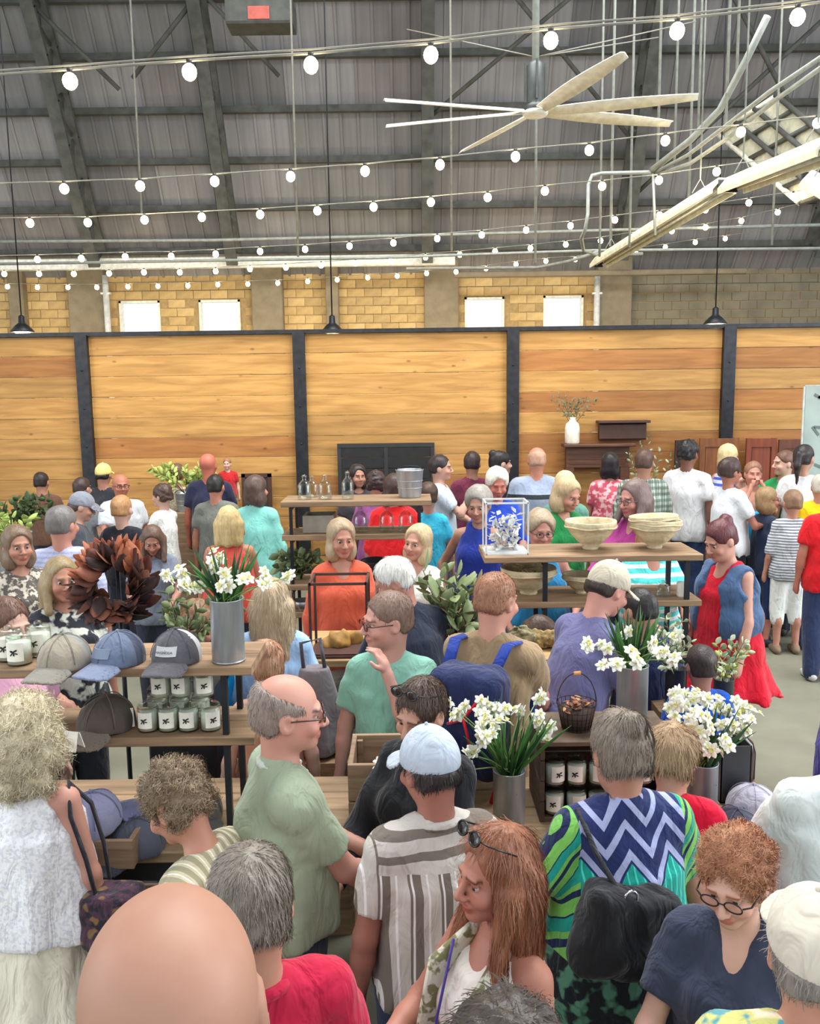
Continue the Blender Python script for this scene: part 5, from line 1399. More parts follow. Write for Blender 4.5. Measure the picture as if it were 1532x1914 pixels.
mb = MB(); mb.lathe([(0, 0), (.055, 0), (.062, .01), (.062, .12), (.05, .16), (.022, .185), (.018, .20), (.022, .205), (.018, .21), (.014, .205), (.0, .20)], 22); mb.build('glass', mat('brown_glass', (48, 30, 24), .15), bt)
mb = MB(); mb.box((.0, -.062, .05), (.03, .003, .014)); mb.build('label', mat('small_tag', (130, 120, 112), .7), bt)
# price trays on the front table
for i, (px, py, Z, w_, lab) in enumerate(((944, 1560, 3.04, .10, 'cream ticket tray in front of the middle tin'), (1062, 1562, 3.02, .14, 'cream ticket tray in front of the dark crate'), (610, 1510, 3.16, .10, 'small cream ticket holder beside the long wooden crate'))):
    p = W(px, py, Z); t = empty('ticket_tray', lab, 'tray', (p.x, p.y, TZ), 0, 'ticket trays on the front table')
    mb = MB(); mb.box((0, 0, .012), (w_, .05, .024), bev=.003); mb.build('base', mat('pale_wood', (188, 172, 140), .6), t)
    mb = MB(); mb.box((0, -.012, .036), (w_-.02, .003, .024), Matrix.Rotation(-.3, 3, 'X')); mb.build('card', M_lab, t)
    mb = MB(); mb.box((0, -.0145, .037), (w_-.045, .001, .004), Matrix.Rotation(-.3, 3, 'X')); mb.build('print', M_ink, t)
# wire basket with a tall handle
p = W(1086, 1385, 3.2); bk = empty('wire_basket', 'dark wire basket of dried petals with a cork-gripped handle on the crate', 'basket', (p.x, 3.15, ctop))
mb = MB(); rb, rt_, hb = .055, .075, .10
for k in range(5):
    r_ = rb+(rt_-rb)*k/4; mb.tube([(r_*math.cos(a), r_*math.sin(a), .005+hb*k/4) for a in np.linspace(0, 6.2832, 25)], .0018, 5, cap=False)
for k in range(22):
    a = k*6.283/22; mb.tube([(rb*math.cos(a), rb*math.sin(a), .005), (rt_*math.cos(a), rt_*math.sin(a), hb+.005)], .0015, 4)
mb.tube([(rt_*math.cos(a), 0, hb+.12*math.sin(a)) for a in np.linspace(math.pi, 0, 17)], .002, 6)
mb.build('wire', mat('dark_wire', (50, 38, 32), .5, .4), bk)
mb = MB(); mb.tube([(-.012, 0, hb+.118), (.014, 0, hb+.12)], .008, 8); mb.build('grip', mat('cork', (206, 152, 84), .7), bk)
mb = MB(); mb.lathe([(0, .006), (rb, .006), (rt_-.004, hb-.02), (0, hb-.02)], 18); mb.build('lining', mat('brown_lining', (60, 40, 32), .8), bk)
rg = random.Random(9); cols = [mat('petal_chip_%d' % i, c, .7) for i, c in enumerate([(150, 92, 58), (104, 60, 42), (186, 140, 96), (120, 72, 50)])]
for k in range(34):
    a = rg.uniform(0, 6.28); r_ = rg.uniform(0, rt_*.95); mb = MB(); mb.leaf((0, 0, 0), (math.cos(a*3), math.sin(a*3), rg.uniform(-.2, .6)), (0, 0, 1), .03, .016, n=3); o = mb.build('dried_petal', cols[k % 4], bk); o.location = (r_*math.cos(a), r_*math.sin(a), hb-.015+rg.uniform(0, .025))
# long crate left of centre holding a few daffodils
p0 = W(648, 1528, 3.02); crz = W(700, 1432, 3.02).z
crate('wooden_crate', 'open wooden crate with dark inside below the person in the aqua tee', p0.x, p0.x+.36, 2.93, 3.22, TZ, crz-.02, M_crate, slats=2)
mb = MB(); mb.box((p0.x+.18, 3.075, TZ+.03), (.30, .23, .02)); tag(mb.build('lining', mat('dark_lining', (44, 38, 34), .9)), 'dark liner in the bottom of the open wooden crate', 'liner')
p = W(740, 1445, 3.0); bunch(p.x, p.y+.04, TZ+.02, .18, 'few daffodil stems lying in the open wooden crate', nst=3, nlf=6, ht=.10, spread=.5, seed=11, dense=3, lean=(-.6, -.2))

# second row: table in the middle of the room
cz = W(620, 1240, 4.6).z; cx0, cx1 = W(556, 1240, 4.6).x, W(850, 1240, 4.6).x
mt = empty('display_table', 'low middle table with a pale plank top behind the person in aqua', 'table', ((cx0+cx1)/2, 4.85, 0)); w_ = cx1-cx0
for i in range(4):
    mb = MB(); mb.box((0, -.28+.15*i, cz-.02), (w_, .147, .04), bev=.004); mb.build('plank', woodmat('pale_top', (150, 118, 76), (188, 154, 108), knots=False) if i == 0 else bpy.data.materials['pale_top'], mt)
for sx in (-1, 1):
    for sy in (-1, 1): mb = MB(); mb.box((sx*(w_/2-.05), sy*.26, (cz-.04)/2), (.05, .05, cz-.04)); mb.build('leg', M_steel, mt)
for zz in (.35, .7):
    mb = MB(); mb.box((0, 0, zz), (w_-.1, .5, .03)); mb.build('lower_shelf', M_shelf, mt)
# driftwood lumps on it
for i, (px, r_, lab) in enumerate(((622, .085, 'knobbly tan wooden bowl on the middle table'), (655, .06, 'smaller tan lump of burl wood on the middle table'))):
    F = SDF([-.13, -.13, 0], [.13, .13, .14], .008); F.ell(Matrix.Identity(4), (0, 0, .04), (r_, r_*.8, .05), 0); F.ell(Matrix.Identity(4), (r_*.4, 0, .06), (r_*.5, r_*.5, .04), .02); F.noise(.012, 34, i); F.half(Matrix.Identity(4), (0, 0, .003), (0, 0, -1)); q_, f_ = F.arrays()
    o = link('wood_burl', npmesh('wood_burl', q_, f_), mat('burl_wood', (176, 132, 66), .7, var=.3)); pp = W(px, 1225, 4.6); o.location = (pp.x, 4.72+i*.05, cz); tag(o, lab, 'wooden decor')
for i, (x, z, c, lab) in enumerate(((.25, .365, (186, 182, 170), 'pale stone-grey box on the lower shelf of the middle table'), (.62, .365, (90, 78, 66), 'dark folded sack on the lower shelf of the middle table'), (.3, .715, (120, 122, 110), 'grey-green bundle on the upper shelf of the middle table'), (.7, .715, (168, 160, 140), 'beige linen bundle on the upper shelf of the middle table'))):
    F = SDF([-.2, -.2, 0], [.2, .2, .24], .012); F.box(Matrix.Identity(4), (0, 0, .09), (.15, .13, .085), .03, 0); F.noise(.008, 24, i+4); F.half(Matrix.Identity(4), (0, 0, .003), (0, 0, -1)); q_, f_ = F.arrays(); o = link('folded_linen', npmesh('folded_linen', q_, f_), cloth(c)); o.location = (cx0+x, 4.8, z); tag(o, lab, 'linen')
# open metal frame standing on the middle table
def frame(label, c, w, d, h, r, material, name='metal_frame', shelf=True, cat='frame'):
    t = empty(name, label, cat, c); mb = MB()
    for sx in (-1, 1):
        for sy in (-1, 1): mb.box((sx*w/2, sy*d/2, h/2), (r, r, h))
    for z in (r/2, h-r/2):
        for sy in (-1, 1): mb.box((0, sy*d/2, z), (w, r, r))
        for sx in (-1, 1): mb.box((sx*w/2, 0, z), (r, d, r))
    mb.build('bars', material, t)
    if shelf: mb = MB(); mb.box((0, 0, r+.004), (w-r, d-r, .008)); mb.build('base_plate', material, t)
    return t
pa = W(568, 1108, 4.4); pb = W(680, 1108, 4.4)
frame('tall rusty metal display frame in front of the person in orange', ((pa.x+pb.x)/2, 4.66, cz), pb.x-pa.x, .26, pa.z-cz, .014, mat('rusty_frame', (84, 56, 50), .6, .3), name='display_stand', cat='stand')
# grey coat-like bag over the table corner
F = SDF([-.22, -.14, 0], [.22, .14, .55], .012); F.frus(Matrix.Identity(4), .02, .42, (.17, .10), (.07, .05), .03, nf=5, fa=.012); F.noise(.006, 18, 3); q_, f_ = F.arrays()
pp = W(590, 1340, 4.05); gt = empty('tote_bag', 'slouching grey cloth tote standing left of the person in aqua', 'bag', (pp.x, pp.y, 0)); 
link('cloth', npmesh('cloth', q_, f_), cloth((122, 116, 122)), gt).location = (0, 0, .86)
mb = MB(); mb.tube([(-.05, 0, 1.27), (-.06, 0, 1.40), (.03, 0, 1.42), (.05, 0, 1.27)], .01, 6); mb.build('strap', cloth((70, 66, 74)), gt)
mb = MB(); mb.box((0, 0, .43), (.34, .24, .86), bev=.02); o = mb.build('plinth', M_shelf); o.location = (pp.x, pp.y, 0); tag(o, 'plain wooden plinth under the grey cloth tote', 'plinth')

# middle rack with bottles (left) and bowls (right)
Z1 = 6.0
a1 = W(525, 938, Z1); b1 = W(806, 938, Z1); z1a = W(640, 936, Z1).z; z1b = W(640, 1000, Z1).z; z1c = W(640, 1096, Z1).z; z1d = W(640, 1150, Z1).z
Y1 = a1.y
rack('plank and steel bottle rack in front of the black board', a1.x, b1.x, Y1-.02, Y1+.36, 0, [z1a, z1b, z1c, z1d, .5], posts_x=(W(543, 1000, Z1).x, W(784, 1000, Z1).x), t=.04)
M_clear = glass('clear_bottle', (.93, .96, .95), .02, .72)
def bottle(x, y, z, label, r=.045, h=.19, group='glass bottles on the bottle rack'):
    t = empty('glass_bottle', label, 'bottle', (x, y, z), 0, group)
    mb = MB(); mb.lathe([(0, 0), (r, .002), (r*1.03, .01), (r, h*.6), (r*.75, h*.72), (r*.33, h*.82), (r*.33, h*.95), (r*.42, h*.97), (r*.42, h), (r*.30, h), (r*.26, h*.82), (r*.66, h*.71), (r*.92, h*.59), (r*.94, .012), (0, .01)], 22); mb.build('glass', M_clear, t)
    mb = MB(); mb.lathe([(0, h*1.0), (r*.28, h*1.0), (r*.34, h*1.03), (0, h*1.06)], 12); mb.build('stopper', M_clear, t)
for i, (px, lab) in enumerate(((566, 'clear flask at the left end of the bottle rack top'), (605, 'rounded clear flask second on the bottle rack top'), (648, 'tall clear bottle in the middle of the bottle rack top'))):
    p = W(px, 936, Z1); bottle(p.x, Y1+.1, z1a, lab, r=.048 if i < 2 else .043, h=.17 if i < 2 else .19)
p = W(600, 936, Z1); bottle(p.x-.09, Y1+.25, z1a, 'clear flask behind the first two on the bottle rack top', .045, .15)
for i, (px, lab) in enumerate(((672, 'left clear bottle on the second shelf of the bottle rack'), (722, 'middle clear bottle on the second shelf, before the red top'), (758, 'right clear bottle on the second shelf, before the red top'))):
    p = W(px, 998, Z1); bottle(p.x, Y1+.08, z1b, lab, r=.052, h=.185)
def bucket(x, y, z, r, h, label, material, group=None, cat='bucket'):
    t = empty('metal_bucket', label, cat, (x, y, z), 0, group)
    mb = MB(); mb.lathe([(0, 0), (r*.8, 0), (r*.81, .006), (r, h-.01), (r*1.04, h-.004), (r*1.03, h), (r*.98, h-.004), (r*.78, .012), (0, .01)], 24); mb.build('pail', material, t)
    mb = MB(); mb.tube([(r*math.cos(a), -r*.5*math.sin(a), h-.01+.0*a+r*.4*math.sin(a)) for a in np.linspace(0, math.pi, 13)], .0035, 6); mb.build('handle', M_steel, t)
    mb = MB()
    for f in (.35, .6): mb.tube([((r*(.8+.2*f)+.002)*math.cos(a), (r*(.8+.2*f)+.002)*math.sin(a), h*f) for a in np.linspace(0, 6.2832, 25)], .003, 5, cap=False)
    mb.build('rib', material, t)
    return t
p = W(766, 936, Z1); bucket(p.x, Y1+.17, z1a, .098, .20, 'galvanised bucket at the right end of the bottle rack top', M_galv)
p = W(700, 1050, Z1); bucket(p.x, Y1+.15, z1c, .11, .14, 'black enamel pot on the third shelf behind the person in orange', mat('black_enamel', (40, 40, 44), .35), 'pots on the bottle rack')
p = W(738, 1050, Z1); bucket(p.x+.06, Y1+.17, z1c, .09, .12, 'smaller black enamel pot right of the first on the bottle rack', mat('black_enamel', (40, 40, 44), .35), 'pots on the bottle rack')
mb = MB(); p = W(590, 1000, Z1); crate('wooden_box', 'grey open box on the second shelf of the bottle rack', p.x-.10, p.x+.12, Y1+.05, Y1+.27, z1b, z1b+.13, mat('grey_box', (134, 128, 116), .7), slats=1, cat='box')
for i, (px, z, lab) in enumerate(((560, z1d, 'grey zinc tray at the left of the bottom bottle rack shelf'), (600, z1d, 'second zinc tray beside the first on the bottle rack'), (770, z1d, 'zinc tray at the right of the bottom bottle rack shelf'))):
    p = W(px, 1100, Z1); mb = MB(); mb.lathe([(0, 0), (.08, 0), (.10, .05), (.098, .05), (.078, .006), (0, .006)], 20, sy=.8); o = mb.build('zinc_tray', M_galv); o.location = (p.x, Y1+.15, z+.001); tag(o, lab, 'tray', 'zinc trays')

# leafy plants
M_sage = mat('sage_leaf', (120, 136, 92), .6, var=.3, scale=9); M_mag = mat('magnolia_leaf', (136, 152, 106), .5, var=.28, scale=5); M_magb = mat('leaf_back', (122, 110, 78), .7, var=.2)
M_twig = mat('twig', (88, 72, 54), .8)
def sprig(label, base, tips, nleaf, L, Wd, ml, seed, name='leafy_branch', cat='branch', group=None, stemr=.004, dens=None, ml2=None, jit=.03, parts=True):
    rg = random.Random(seed); base = Vector(base); t = empty(name, label, cat, base, 0, group); n_ = 0
    protos = []
    for k in range(3):
        mb = MB(); mb.leaf((0, 0, 0), (0, 0, 1), (0, -1, 0), L*rg.uniform(.85, 1.1), Wd*rg.uniform(.85, 1.1), fold=.22, curl=rg.uniform(.05, .3), n=4)
        protos.append(mb)
    pm = None; objs = []
    for ti in tips:
        ti = Vector(ti)-base; mid = ti*.5+Vector((rg.uniform(-.03, .03), rg.uniform(-.03, .03), .03)); 
        P_ = [Vector((0, 0, 0)), mid, ti]
        mb = MB(); mb.tube(P_, [stemr, stemr*.7, stemr*.35], 5); mb.build('stem', M_twig, t)
        for k in range(nleaf):
            f = .25+.75*(k+.5)/nleaf; q = (mid*(f/.5) if f < .5 else mid.lerp(ti, (f-.5)/.5)); dd = (ti-mid).normalized()
            a = k*2.4+rg.uniform(-.5, .5); o_ = dd.orthogonal().normalized(); o2 = dd.cross(o_); side = o_*math.cos(a)+o2*math.sin(a)
            d = (dd*.6+side*.9+Vector((0, -.1, .1))).normalized()
            idx = rg.randrange(3)
            if len(objs) <= idx or True:
                if len(objs) < 6:
                    mm = ml if rg.random() < .75 or ml2 is None else ml2
                    o = protos[len(objs) % 3].build('leaf', mm, t); objs.append(o)
                else: o = copyobj(rg.choice(objs), t)
            o.location = q+side*stemr+Vector((rg.uniform(-jit, jit), rg.uniform(-jit, jit), rg.uniform(-jit, jit)))*.4
            o.rotation_euler = (d.to_track_quat('Z', 'Y') @ Vector((0, 0, 1)).rotation_difference(Vector((0, 0, 1)))).to_euler()
            o.rotation_euler.rotate_axis('Z', rg.uniform(0, 6.28)); s_ = rg.uniform(.75, 1.15); o.scale = (s_,)*3
    return t
# big magnolia bunch behind the white-haired man, in a dark pot on a stand
pb_ = W(850, 1210, 4.65); mgz = pb_.z
tips = [W(*q) for q in ((790, 1065, 4.6), (815, 1085, 4.5), (830, 1062, 4.7), (850, 1070, 4.5), (872, 1080, 4.6), (890, 1092, 4.5), (905, 1120, 4.6), (898, 1145, 4.5), (880, 1165, 4.4), (845, 1100, 4.4), (865, 1130, 4.35), (820, 1110, 4.4), (855, 1180, 4.4), (795, 1090, 4.7), (880, 1105, 4.7))]
sprig('big bunch of broad pale green magnolia leaves behind the person in dark navy', pb_, tips, 9, .10, .055, M_mag, 4, name='magnolia_bunch', cat='foliage', ml2=M_magb, stemr=.006, jit=.05)
vase(pb_.x, pb_.y, mgz-.18, 'dark tin holding the magnolia bunch', r=.07, h=.22, material=mat('dark_zinc', (74, 76, 80), .5, .5))
mb = MB(); mb.box((0, 0, (mgz-.18)/2), (.34, .34, mgz-.18), bev=.01); o = mb.build('plinth', M_shelf); o.location = (pb_.x, pb_.y, 0); tag(o, 'wooden plinth under the tin of magnolia leaves', 'plinth')
# leafy plant on the left rack's back side, pale cabbage-like leaves behind the tin
p = W(348, 1205, 3.9); tips = [W(*q) for q in ((312, 1108, 3.9), (325, 1135, 3.85), (318, 1170, 3.8), (345, 1105, 3.9), (300, 1140, 3.9), (390, 1120, 3.95), (380, 1180, 3.9), (460, 1120, 4.0), (335, 1190, 3.8))]
sprig('dull green leafy branches behind the caps on the left rack', (p.x, p.y, p.z), tips, 10, .05, .035, M_sage, 8, cat='foliage')
vase(p.x, p.y, p.z-.16, 'dark tin holding leafy branches behind the left rack', r=.06, h=.2, material=mat('dark_zinc', (74, 76, 80), .5, .5))
mb = MB(); mb.box((0, 0, (p.z-.16)/2), (.3, .3, p.z-.16), bev=.01); o = mb.build('plinth', M_steel); o.location = (p.x, p.y, 0); tag(o, 'dark plinth behind the left rack under the leafy tin', 'plinth')
# hanging wreath of rust leaves
wc = W(215, 1092, 4.2); wr = empty('dried_wreath', 'huge wreath of curled rust-brown dried leaves above the caps', 'wreath', wc)
cols = [mat('rust_leaf_%d' % i, c, .7, var=.25, scale=10) for i, c in enumerate([(176, 104, 72), (100, 54, 42), (70, 40, 34), (140, 84, 64), (52, 32, 30)])]
rg = random.Random(5); lo_ = {}
for k in range(230):
    a = rg.uniform(0, 6.283); rr = rg.uniform(.07, .135); ci = 0 if math.sin(a) > .35 and rr > .10 else rg.choice((1, 2, 4, 3))
    if ci not in lo_:
        mb = MB(); mb.leaf((0, 0, 0), (0, 0, 1), (0, -1, 0), .085, .066, fold=.45, curl=.6, n=5); o = mb.build('leaf', cols[ci], wr); lo_[ci] = o
    else: o = copyobj(lo_[ci], wr)
    o.location = (rr*math.cos(a), rg.uniform(-.05, .05), rr*1.15*math.sin(a)); d = Vector((math.cos(a+.9+rg.uniform(-.4, .4)), rg.uniform(-.6, .1), math.sin(a+.9+rg.uniform(-.4, .4)))); o.rotation_euler = d.to_track_quat('Z', 'Y').to_euler(); o.rotation_euler.rotate_axis('Z', rg.uniform(-1.2, 1.2)); s_ = rg.uniform(.8, 1.4); o.scale = (s_,)*3
mb = MB(); mb.tube([(.12*math.cos(a), .03, .138*math.sin(a)) for a in np.linspace(0, 6.2832, 33)], .022, 8, cap=False); mb.build('ring', M_twig, wr)
mb = MB(); mb.tube([(0, .05, .13), (0, .05, -wc.z+.02)], .012, 8); mb.box((0, .05, -wc.z+.015), (.3, .3, .03)); mb.tube([(0, .05, .13), (0, .02, .14)], .008, 6); mb.build('stand', M_steel, wr)

# right rack with paper bowls
Z2 = 4.9; a2 = W(905, 1044, Z2); b2 = W(1312, 1036, Z2); z2a = W(1100, 1038, Z2).z; z2b = W(1100, 1126, Z2).z; z2c = W(1030, 1228, Z2).z; Y2 = a2.y
rack('plank and steel rack with rough paper bowls right of centre', a2.x, b2.x, Y2-.02, Y2+.40, 0, [z2a, z2b, z2c], posts_x=(a2.x+.35, W(1287, 1100, Z2).x), t=.036, post=.026)
M_pap = mat('papier_mache', (204, 190, 156), .9, var=.14, scale=14, bump=.6, bscale=40)
def bowl(x, y, z, label, r=.15, h=.15, tilt=0, group='rough paper bowls on the right rack', foot=True):
    t = empty('paper_bowl', label, 'bowl', (x, y, z), 0, group); t.rotation_euler = (0, R(tilt), rng.uniform(0, 3))
    mb = MB(); pr = [(0, .0), (r*.28, 0), (r*.32, .012), (r*.30, .022), (r*.52, h*.28), (r*.80, h*.55), (r*.93, h*.75), (r*1.0, h*.78), (r*1.01, h*.97), (r*.985, h), (r*.94, h*.97), (r*.90, h*.75), (r*.76, h*.54), (r*.45, h*.28), (0, h*.2)]
    mb.lathe(pr, 40, wob=.012); mb.build('bowl_wall', M_pap, t)
    mb = MB(); mb.tube([((r*1.0)*math.cos(a), r*1.0*math.sin(a), h*.80+.003*math.sin(a*5)) for a in np.linspace(0, 6.2832, 41)], .006, 6, cap=False); mb.build('rim_band', M_pap, t)
    return t
def bl_(px, py, z, lab, **k): p = W(px, py, Z2); return bowl(p.x, Y2+.19, z, lab, **k)
bl_(1116, 1035, z2a, 'single rough paper bowl on the top board of the right rack', r=.15, h=.175)
bl_(1240, 1035, z2a, 'bottom bowl of the three stacked on the right rack', r=.142, h=.16)
p = W(1240, 1035, Z2); bowl(p.x+.004, Y2+.19, z2a+.055, 'middle bowl of the three stacked on the right rack', r=.147, h=.12, tilt=2); bowl(p.x-.004, Y2+.19, z2a+.085, 'top bowl of the three stacked on the right rack', r=.140, h=.115, tilt=4)
bl_(998, 1130, z2b, 'wide paper bowl at the left of the second board, with raffia', r=.165, h=.165)
bl_(1100, 1130, z2b, 'paper bowl behind the beige cap on the second board', r=.11, h=.12)
p = W(980, 1100, Z2); mb = MB(); rg = random.Random(3)
for k in range(60):
    a = rg.uniform(0, 6.28); mb.tube([(0, 0, .10), (.06*math.cos(a), .06*math.sin(a), .16), (.10*math.cos(a+.5), .10*math.sin(a+.5), .13+.05*rg.random())], .002, 3, cap=False)
o = mb.build('raffia', mat('raffia', (206, 184, 132), .8)); o.location = (W(998, 1130, Z2).x, Y2+.19, z2b); tag(o, 'loose raffia filling the wide paper bowl', 'raffia', kind='stuff')
p = W(1275, 1110, Z2)
for i, (px, lab) in enumerate(((1252, 'small clear jar on the second board of the right rack'), (1280, 'white candle at the right end of the second board'))):
    p = W(px, 1120, Z2)
    if i == 0: bottle(p.x, Y2+.1, z2b, lab, .04, .09, None)
    else: mb = MB(); mb.lathe([(0, 0), (.032, 0), (.034, .01), (.034, .08), (.03, .085), (0, .08)], 18); o = mb.build('white_candle', M_wax); o.location = (p.x+.02, Y2+.08, z2b); tag(o, lab, 'candle')
bowl(W(1215, 1235, 4.9).x, Y2+.15, z2c, 'white enamel bowl low on the right rack behind the person in bright blue', r=.11, h=.10, group=None)
# white wire lantern frame
pa = W(903, 1035, Z2); pb = W(982, 1035, Z2); wf = pb.x-pa.x
frame('white square wire lantern with bright foil flowers on the right rack', ((pa.x+pb.x)/2+.02, Y2+.15, z2a), wf, wf*.85, W(903, 940, Z2).z-z2a, .009, mat('white_wire', (214, 218, 220), .4), name='wire_lantern', cat='lantern')
mb = MB(); rg = random.Random(8)
for k in range(150):
    q = Vector((rg.uniform(-.07, .07), rg.uniform(-.06, .06), rg.uniform(.02, .23))); mb.leaf(q, (rg.gauss(0, 1), rg.gauss(0, 1), rg.gauss(0, 1)), (rg.random(), .3, 1), .05, .03, n=2)
o = mb.build('foil_flowers', mat('silver_foil', (226, 228, 226), .3, .1)); o.location = ((pa.x+pb.x)/2+.02, Y2+.15, z2a); tag(o, 'silvery foil leaves heaped inside the white wire lantern', 'foil leaves', kind='stuff')
# table between the racks and the front table: baskets of driftwood on a plank
cz2 = W(1000, 1245, 4.3).z; qx0, qx1 = W(975, 1245, 4.3).x, W(1160, 1245, 4.3).x
tb = empty('display_table', 'rough plank table with moss and twigs below the right rack', 'table', ((qx0+qx1)/2, 4.50, 0)); w_ = qx1-qx0
for i in range(3): mb = MB(); mb.box((0, -.17+.12*i, cz2-.025), (w_, .117, .05), bev=.006); mb.build('plank', bpy.data.materials['pale_top'], tb)
for sx in (-1, 1):
    for sy in (-1, 1): mb = MB(); mb.box((sx*(w_/2-.06), sy*.14, (cz2-.05)/2), (.05, .05, cz2-.05)); mb.build('leg', M_steel, tb)
mb = MB(); mb.box((0, 0, .4), (w_-.1, .3, .03)); mb.build('lower_shelf', M_shelf, tb)
for i, (px, r_, c, lab) in enumerate(((992, .10, (136, 128, 96), 'grey-green mossy nest at the left of the plank table'), (1040, .12, (150, 126, 82), 'tan mossy nest beside the person in the purple tee'), (1122, .08, (120, 112, 80), 'dark mossy nest at the right of the plank table'))):
    F = SDF([-.16, -.14, 0], [.16, .14, .16], .008); F.ell(Matrix.Identity(4), (0, 0, .05), (r_, r_*.8, .06), 0); F.ell(Matrix.Identity(4), (0, 0, .11), (r_*.55, r_*.5, .05), .02, 's'); F.noise(.012, 60, i+20); F.half(Matrix.Identity(4), (0, 0, .003), (0, 0, -1)); q_, f_ = F.arrays()
    o = link('moss_nest', npmesh('moss_nest', q_, f_), mat('moss_%d' % i, c, .9, var=.4, scale=40, bump=.8)); pp = W(px, 1225, 4.4); o.location = (pp.x, 4.50, cz2); tag(o, lab, 'decor', 'mossy nests')
# white-flowered branches around the boy
M_euc = mat('eucalyptus_leaf', (170, 182, 150), .6, var=.2); M_lime = mat('lime_leaf', (176, 184, 96), .6, var=.2)
pb_ = W(1262, 1262, 4.35); tips = [W(*q) for q in ((1232, 1180, 4.3), (1240, 1150, 4.4), (1275, 1155, 4.4), (1262, 1195, 4.2), (1225, 1220, 4.2), (1290, 1200, 4.3), (1245, 1245, 4.1))]
sprig('pale eucalyptus stems left of the person in bright blue', pb_, tips, 16, .038, .026, M_euc, 21, cat='foliage', group='pale leafy stems around the bright blue tee')
vase(pb_.x, pb_.y, pb_.z-.16, 'dark tin holding the eucalyptus stems', r=.05, h=.2, material=mat('dark_zinc', (74, 76, 80), .5, .5))
pb_ = W(1352, 1282, 4.35); tips = [W(*q) for q in ((1392, 1195, 4.3), (1400, 1212, 4.4), (1370, 1200, 4.3), (1340, 1205, 4.3), (1345, 1225, 4.2), (1350, 1255, 4.1), (1362, 1240, 4.2), (1330, 1250, 4.1))]
sprig('white-tipped leafy stems right of the person in bright blue', pb_, tips, 14, .040, .028, M_euc, 23, cat='foliage', ml2=M_lime, group='pale leafy stems around the bright blue tee')
vase(pb_.x, pb_.y, pb_.z-.14, 'dark tin holding the white-tipped leafy stems', r=.05, h=.18, material=mat('dark_zinc', (74, 76, 80), .5, .5))
for q in (W(1262, 1262, 4.35), W(1352, 1282, 4.35)):
    mb = MB(); hh = (q.z-.16 if q.x < 1.5 else q.z-.14); mb.box((0, 0, hh/2), (.2, .2, hh), bev=.01); o = mb.build('plinth', M_shelf); o.location = (q.x, q.y, 0); tag(o, 'slim wooden plinth '+('left' if q.x < W(1300, 1270, 4.35).x else 'right')+' of the person in bright blue', 'plinth')

# things along the fence
bb = atf(635, 832); b2_ = atf(808, 872); bd = empty('black_board', 'wide black shuttered board leaning on the fence behind the bottles', 'board', ((bb.x+b2_.x)/2, FY-.12, 0)); w_ = b2_.x-bb.x
hh_ = bb.z
for k in range(7):
    mb = MB(); mb.box((0, 0, hh_-.09-k*.145), (w_-.04, .03, .135), Matrix.Rotation(R(8), 3, 'X')); mb.build('slat', mat('black_paint', (38, 40, 44), .5), bd)
for x in (-w_/2, 0, w_/2): mb = MB(); mb.box((x, .0, hh_/2), (.05, .05, hh_)); mb.build('stile', mat('black_paint', (38, 40, 44), .5), bd)
mb = MB(); mb.box((0, 0, hh_), (w_+.05, .06, .05)); mb.build('top_rail', mat('black_paint', (38, 40, 44), .5), bd)
def mantel(label, x0, x1, zt, zb_, y=FY-.16, c=(92, 58, 42), shelf=True):
    t = empty('wooden_mantel', label, 'mantel', ((x0+x1)/2, y, 0)); w_ = x1-x0; mm = mat('walnut', c, .5, var=.25, scale=5, stretch=(.5, 4, 6))
    mb = MB(); mb.box((0, -.05, zt-.02), (w_+.06, .26, .04), bev=.008); mb.build('shelf_top', mm, t)
    mb = MB(); mb.box((0, 0, (zt+zb_)/2-.02), (w_-.04, .12, zt-zb_-.04)); mb.build('frieze', mm, t)
    for s_ in (-1, 1):
        mb = MB(); mb.box((s_*(w_/2-.07), 0, zb_/2), (.12, .12, zb_), bev=.01); mb.build('pilaster', mm, t)
    for k in range(3): mb = MB(); mb.box((0, -.062, zb_+.05+k*(zt-zb_-.12)/3), (w_-.12, .012, .015)); mb.build('moulding', mm, t)
    return t
a_ = atf(1050, 828); b_ = atf(1170, 870); mantel('brown mantel with a white jug on it against the fence', a_.x, b_.x, a_.z, b_.z); mz = a_.z
a_ = atf(1112, 788); b_ = atf(1206, 818); t = empty('wooden_shelf', 'dark wall shelf hung on the fence right of the white jug', 'shelf', ((a_.x+b_.x)/2, FY-.03, (a_.z+b_.z)/2)); w_ = b_.x-a_.x
mb = MB(); mb.box((0, -.10, (a_.z-b_.z)/2), (w_, .2, .035), bev=.006); mb.build('ledge', mat('walnut_dark', (70, 44, 36), .5), t)
mb = MB(); mb.box((0, -.06, -.02), (w_-.06, .1, (a_.z-b_.z)), bev=.02); mb.build('cornice', mat('walnut_dark', (70, 44, 36), .5), t)
p = atf(1063, 825); jg = empty('white_jug', 'tall white ceramic jug with stems on the brown mantel', 'jug', (p.x, FY-.22, mz))
mb = MB(); mb.lathe([(0, 0), (.085, 0), (.095, .02), (.097, .20), (.085, .26), (.045, .30), (.042, .33), (.05, .345), (.04, .35), (.034, .33), (.0, .30)], 24); mb.build('body', mat('white_glaze', (226, 224, 212), .3), jg)
tips = [(p.x+dx, FY-.22+dy, mz+.34+dz) for dx, dy, dz in ((-.28, 0, .25), (-.2, -.1, .3), (-.1, .05, .28), (0, -.05, .24), (.12, 0, .27), (.22, .05, .26), (.3, -.04, .24), (.06, .0, .2))]
sprig('bluish green stems spreading from the white jug', (p.x, FY-.22, mz+.22), tips, 14, .06, .022, mat('blue_green_leaf', (110, 128, 104), .6, var=.25), 31, cat='foliage')
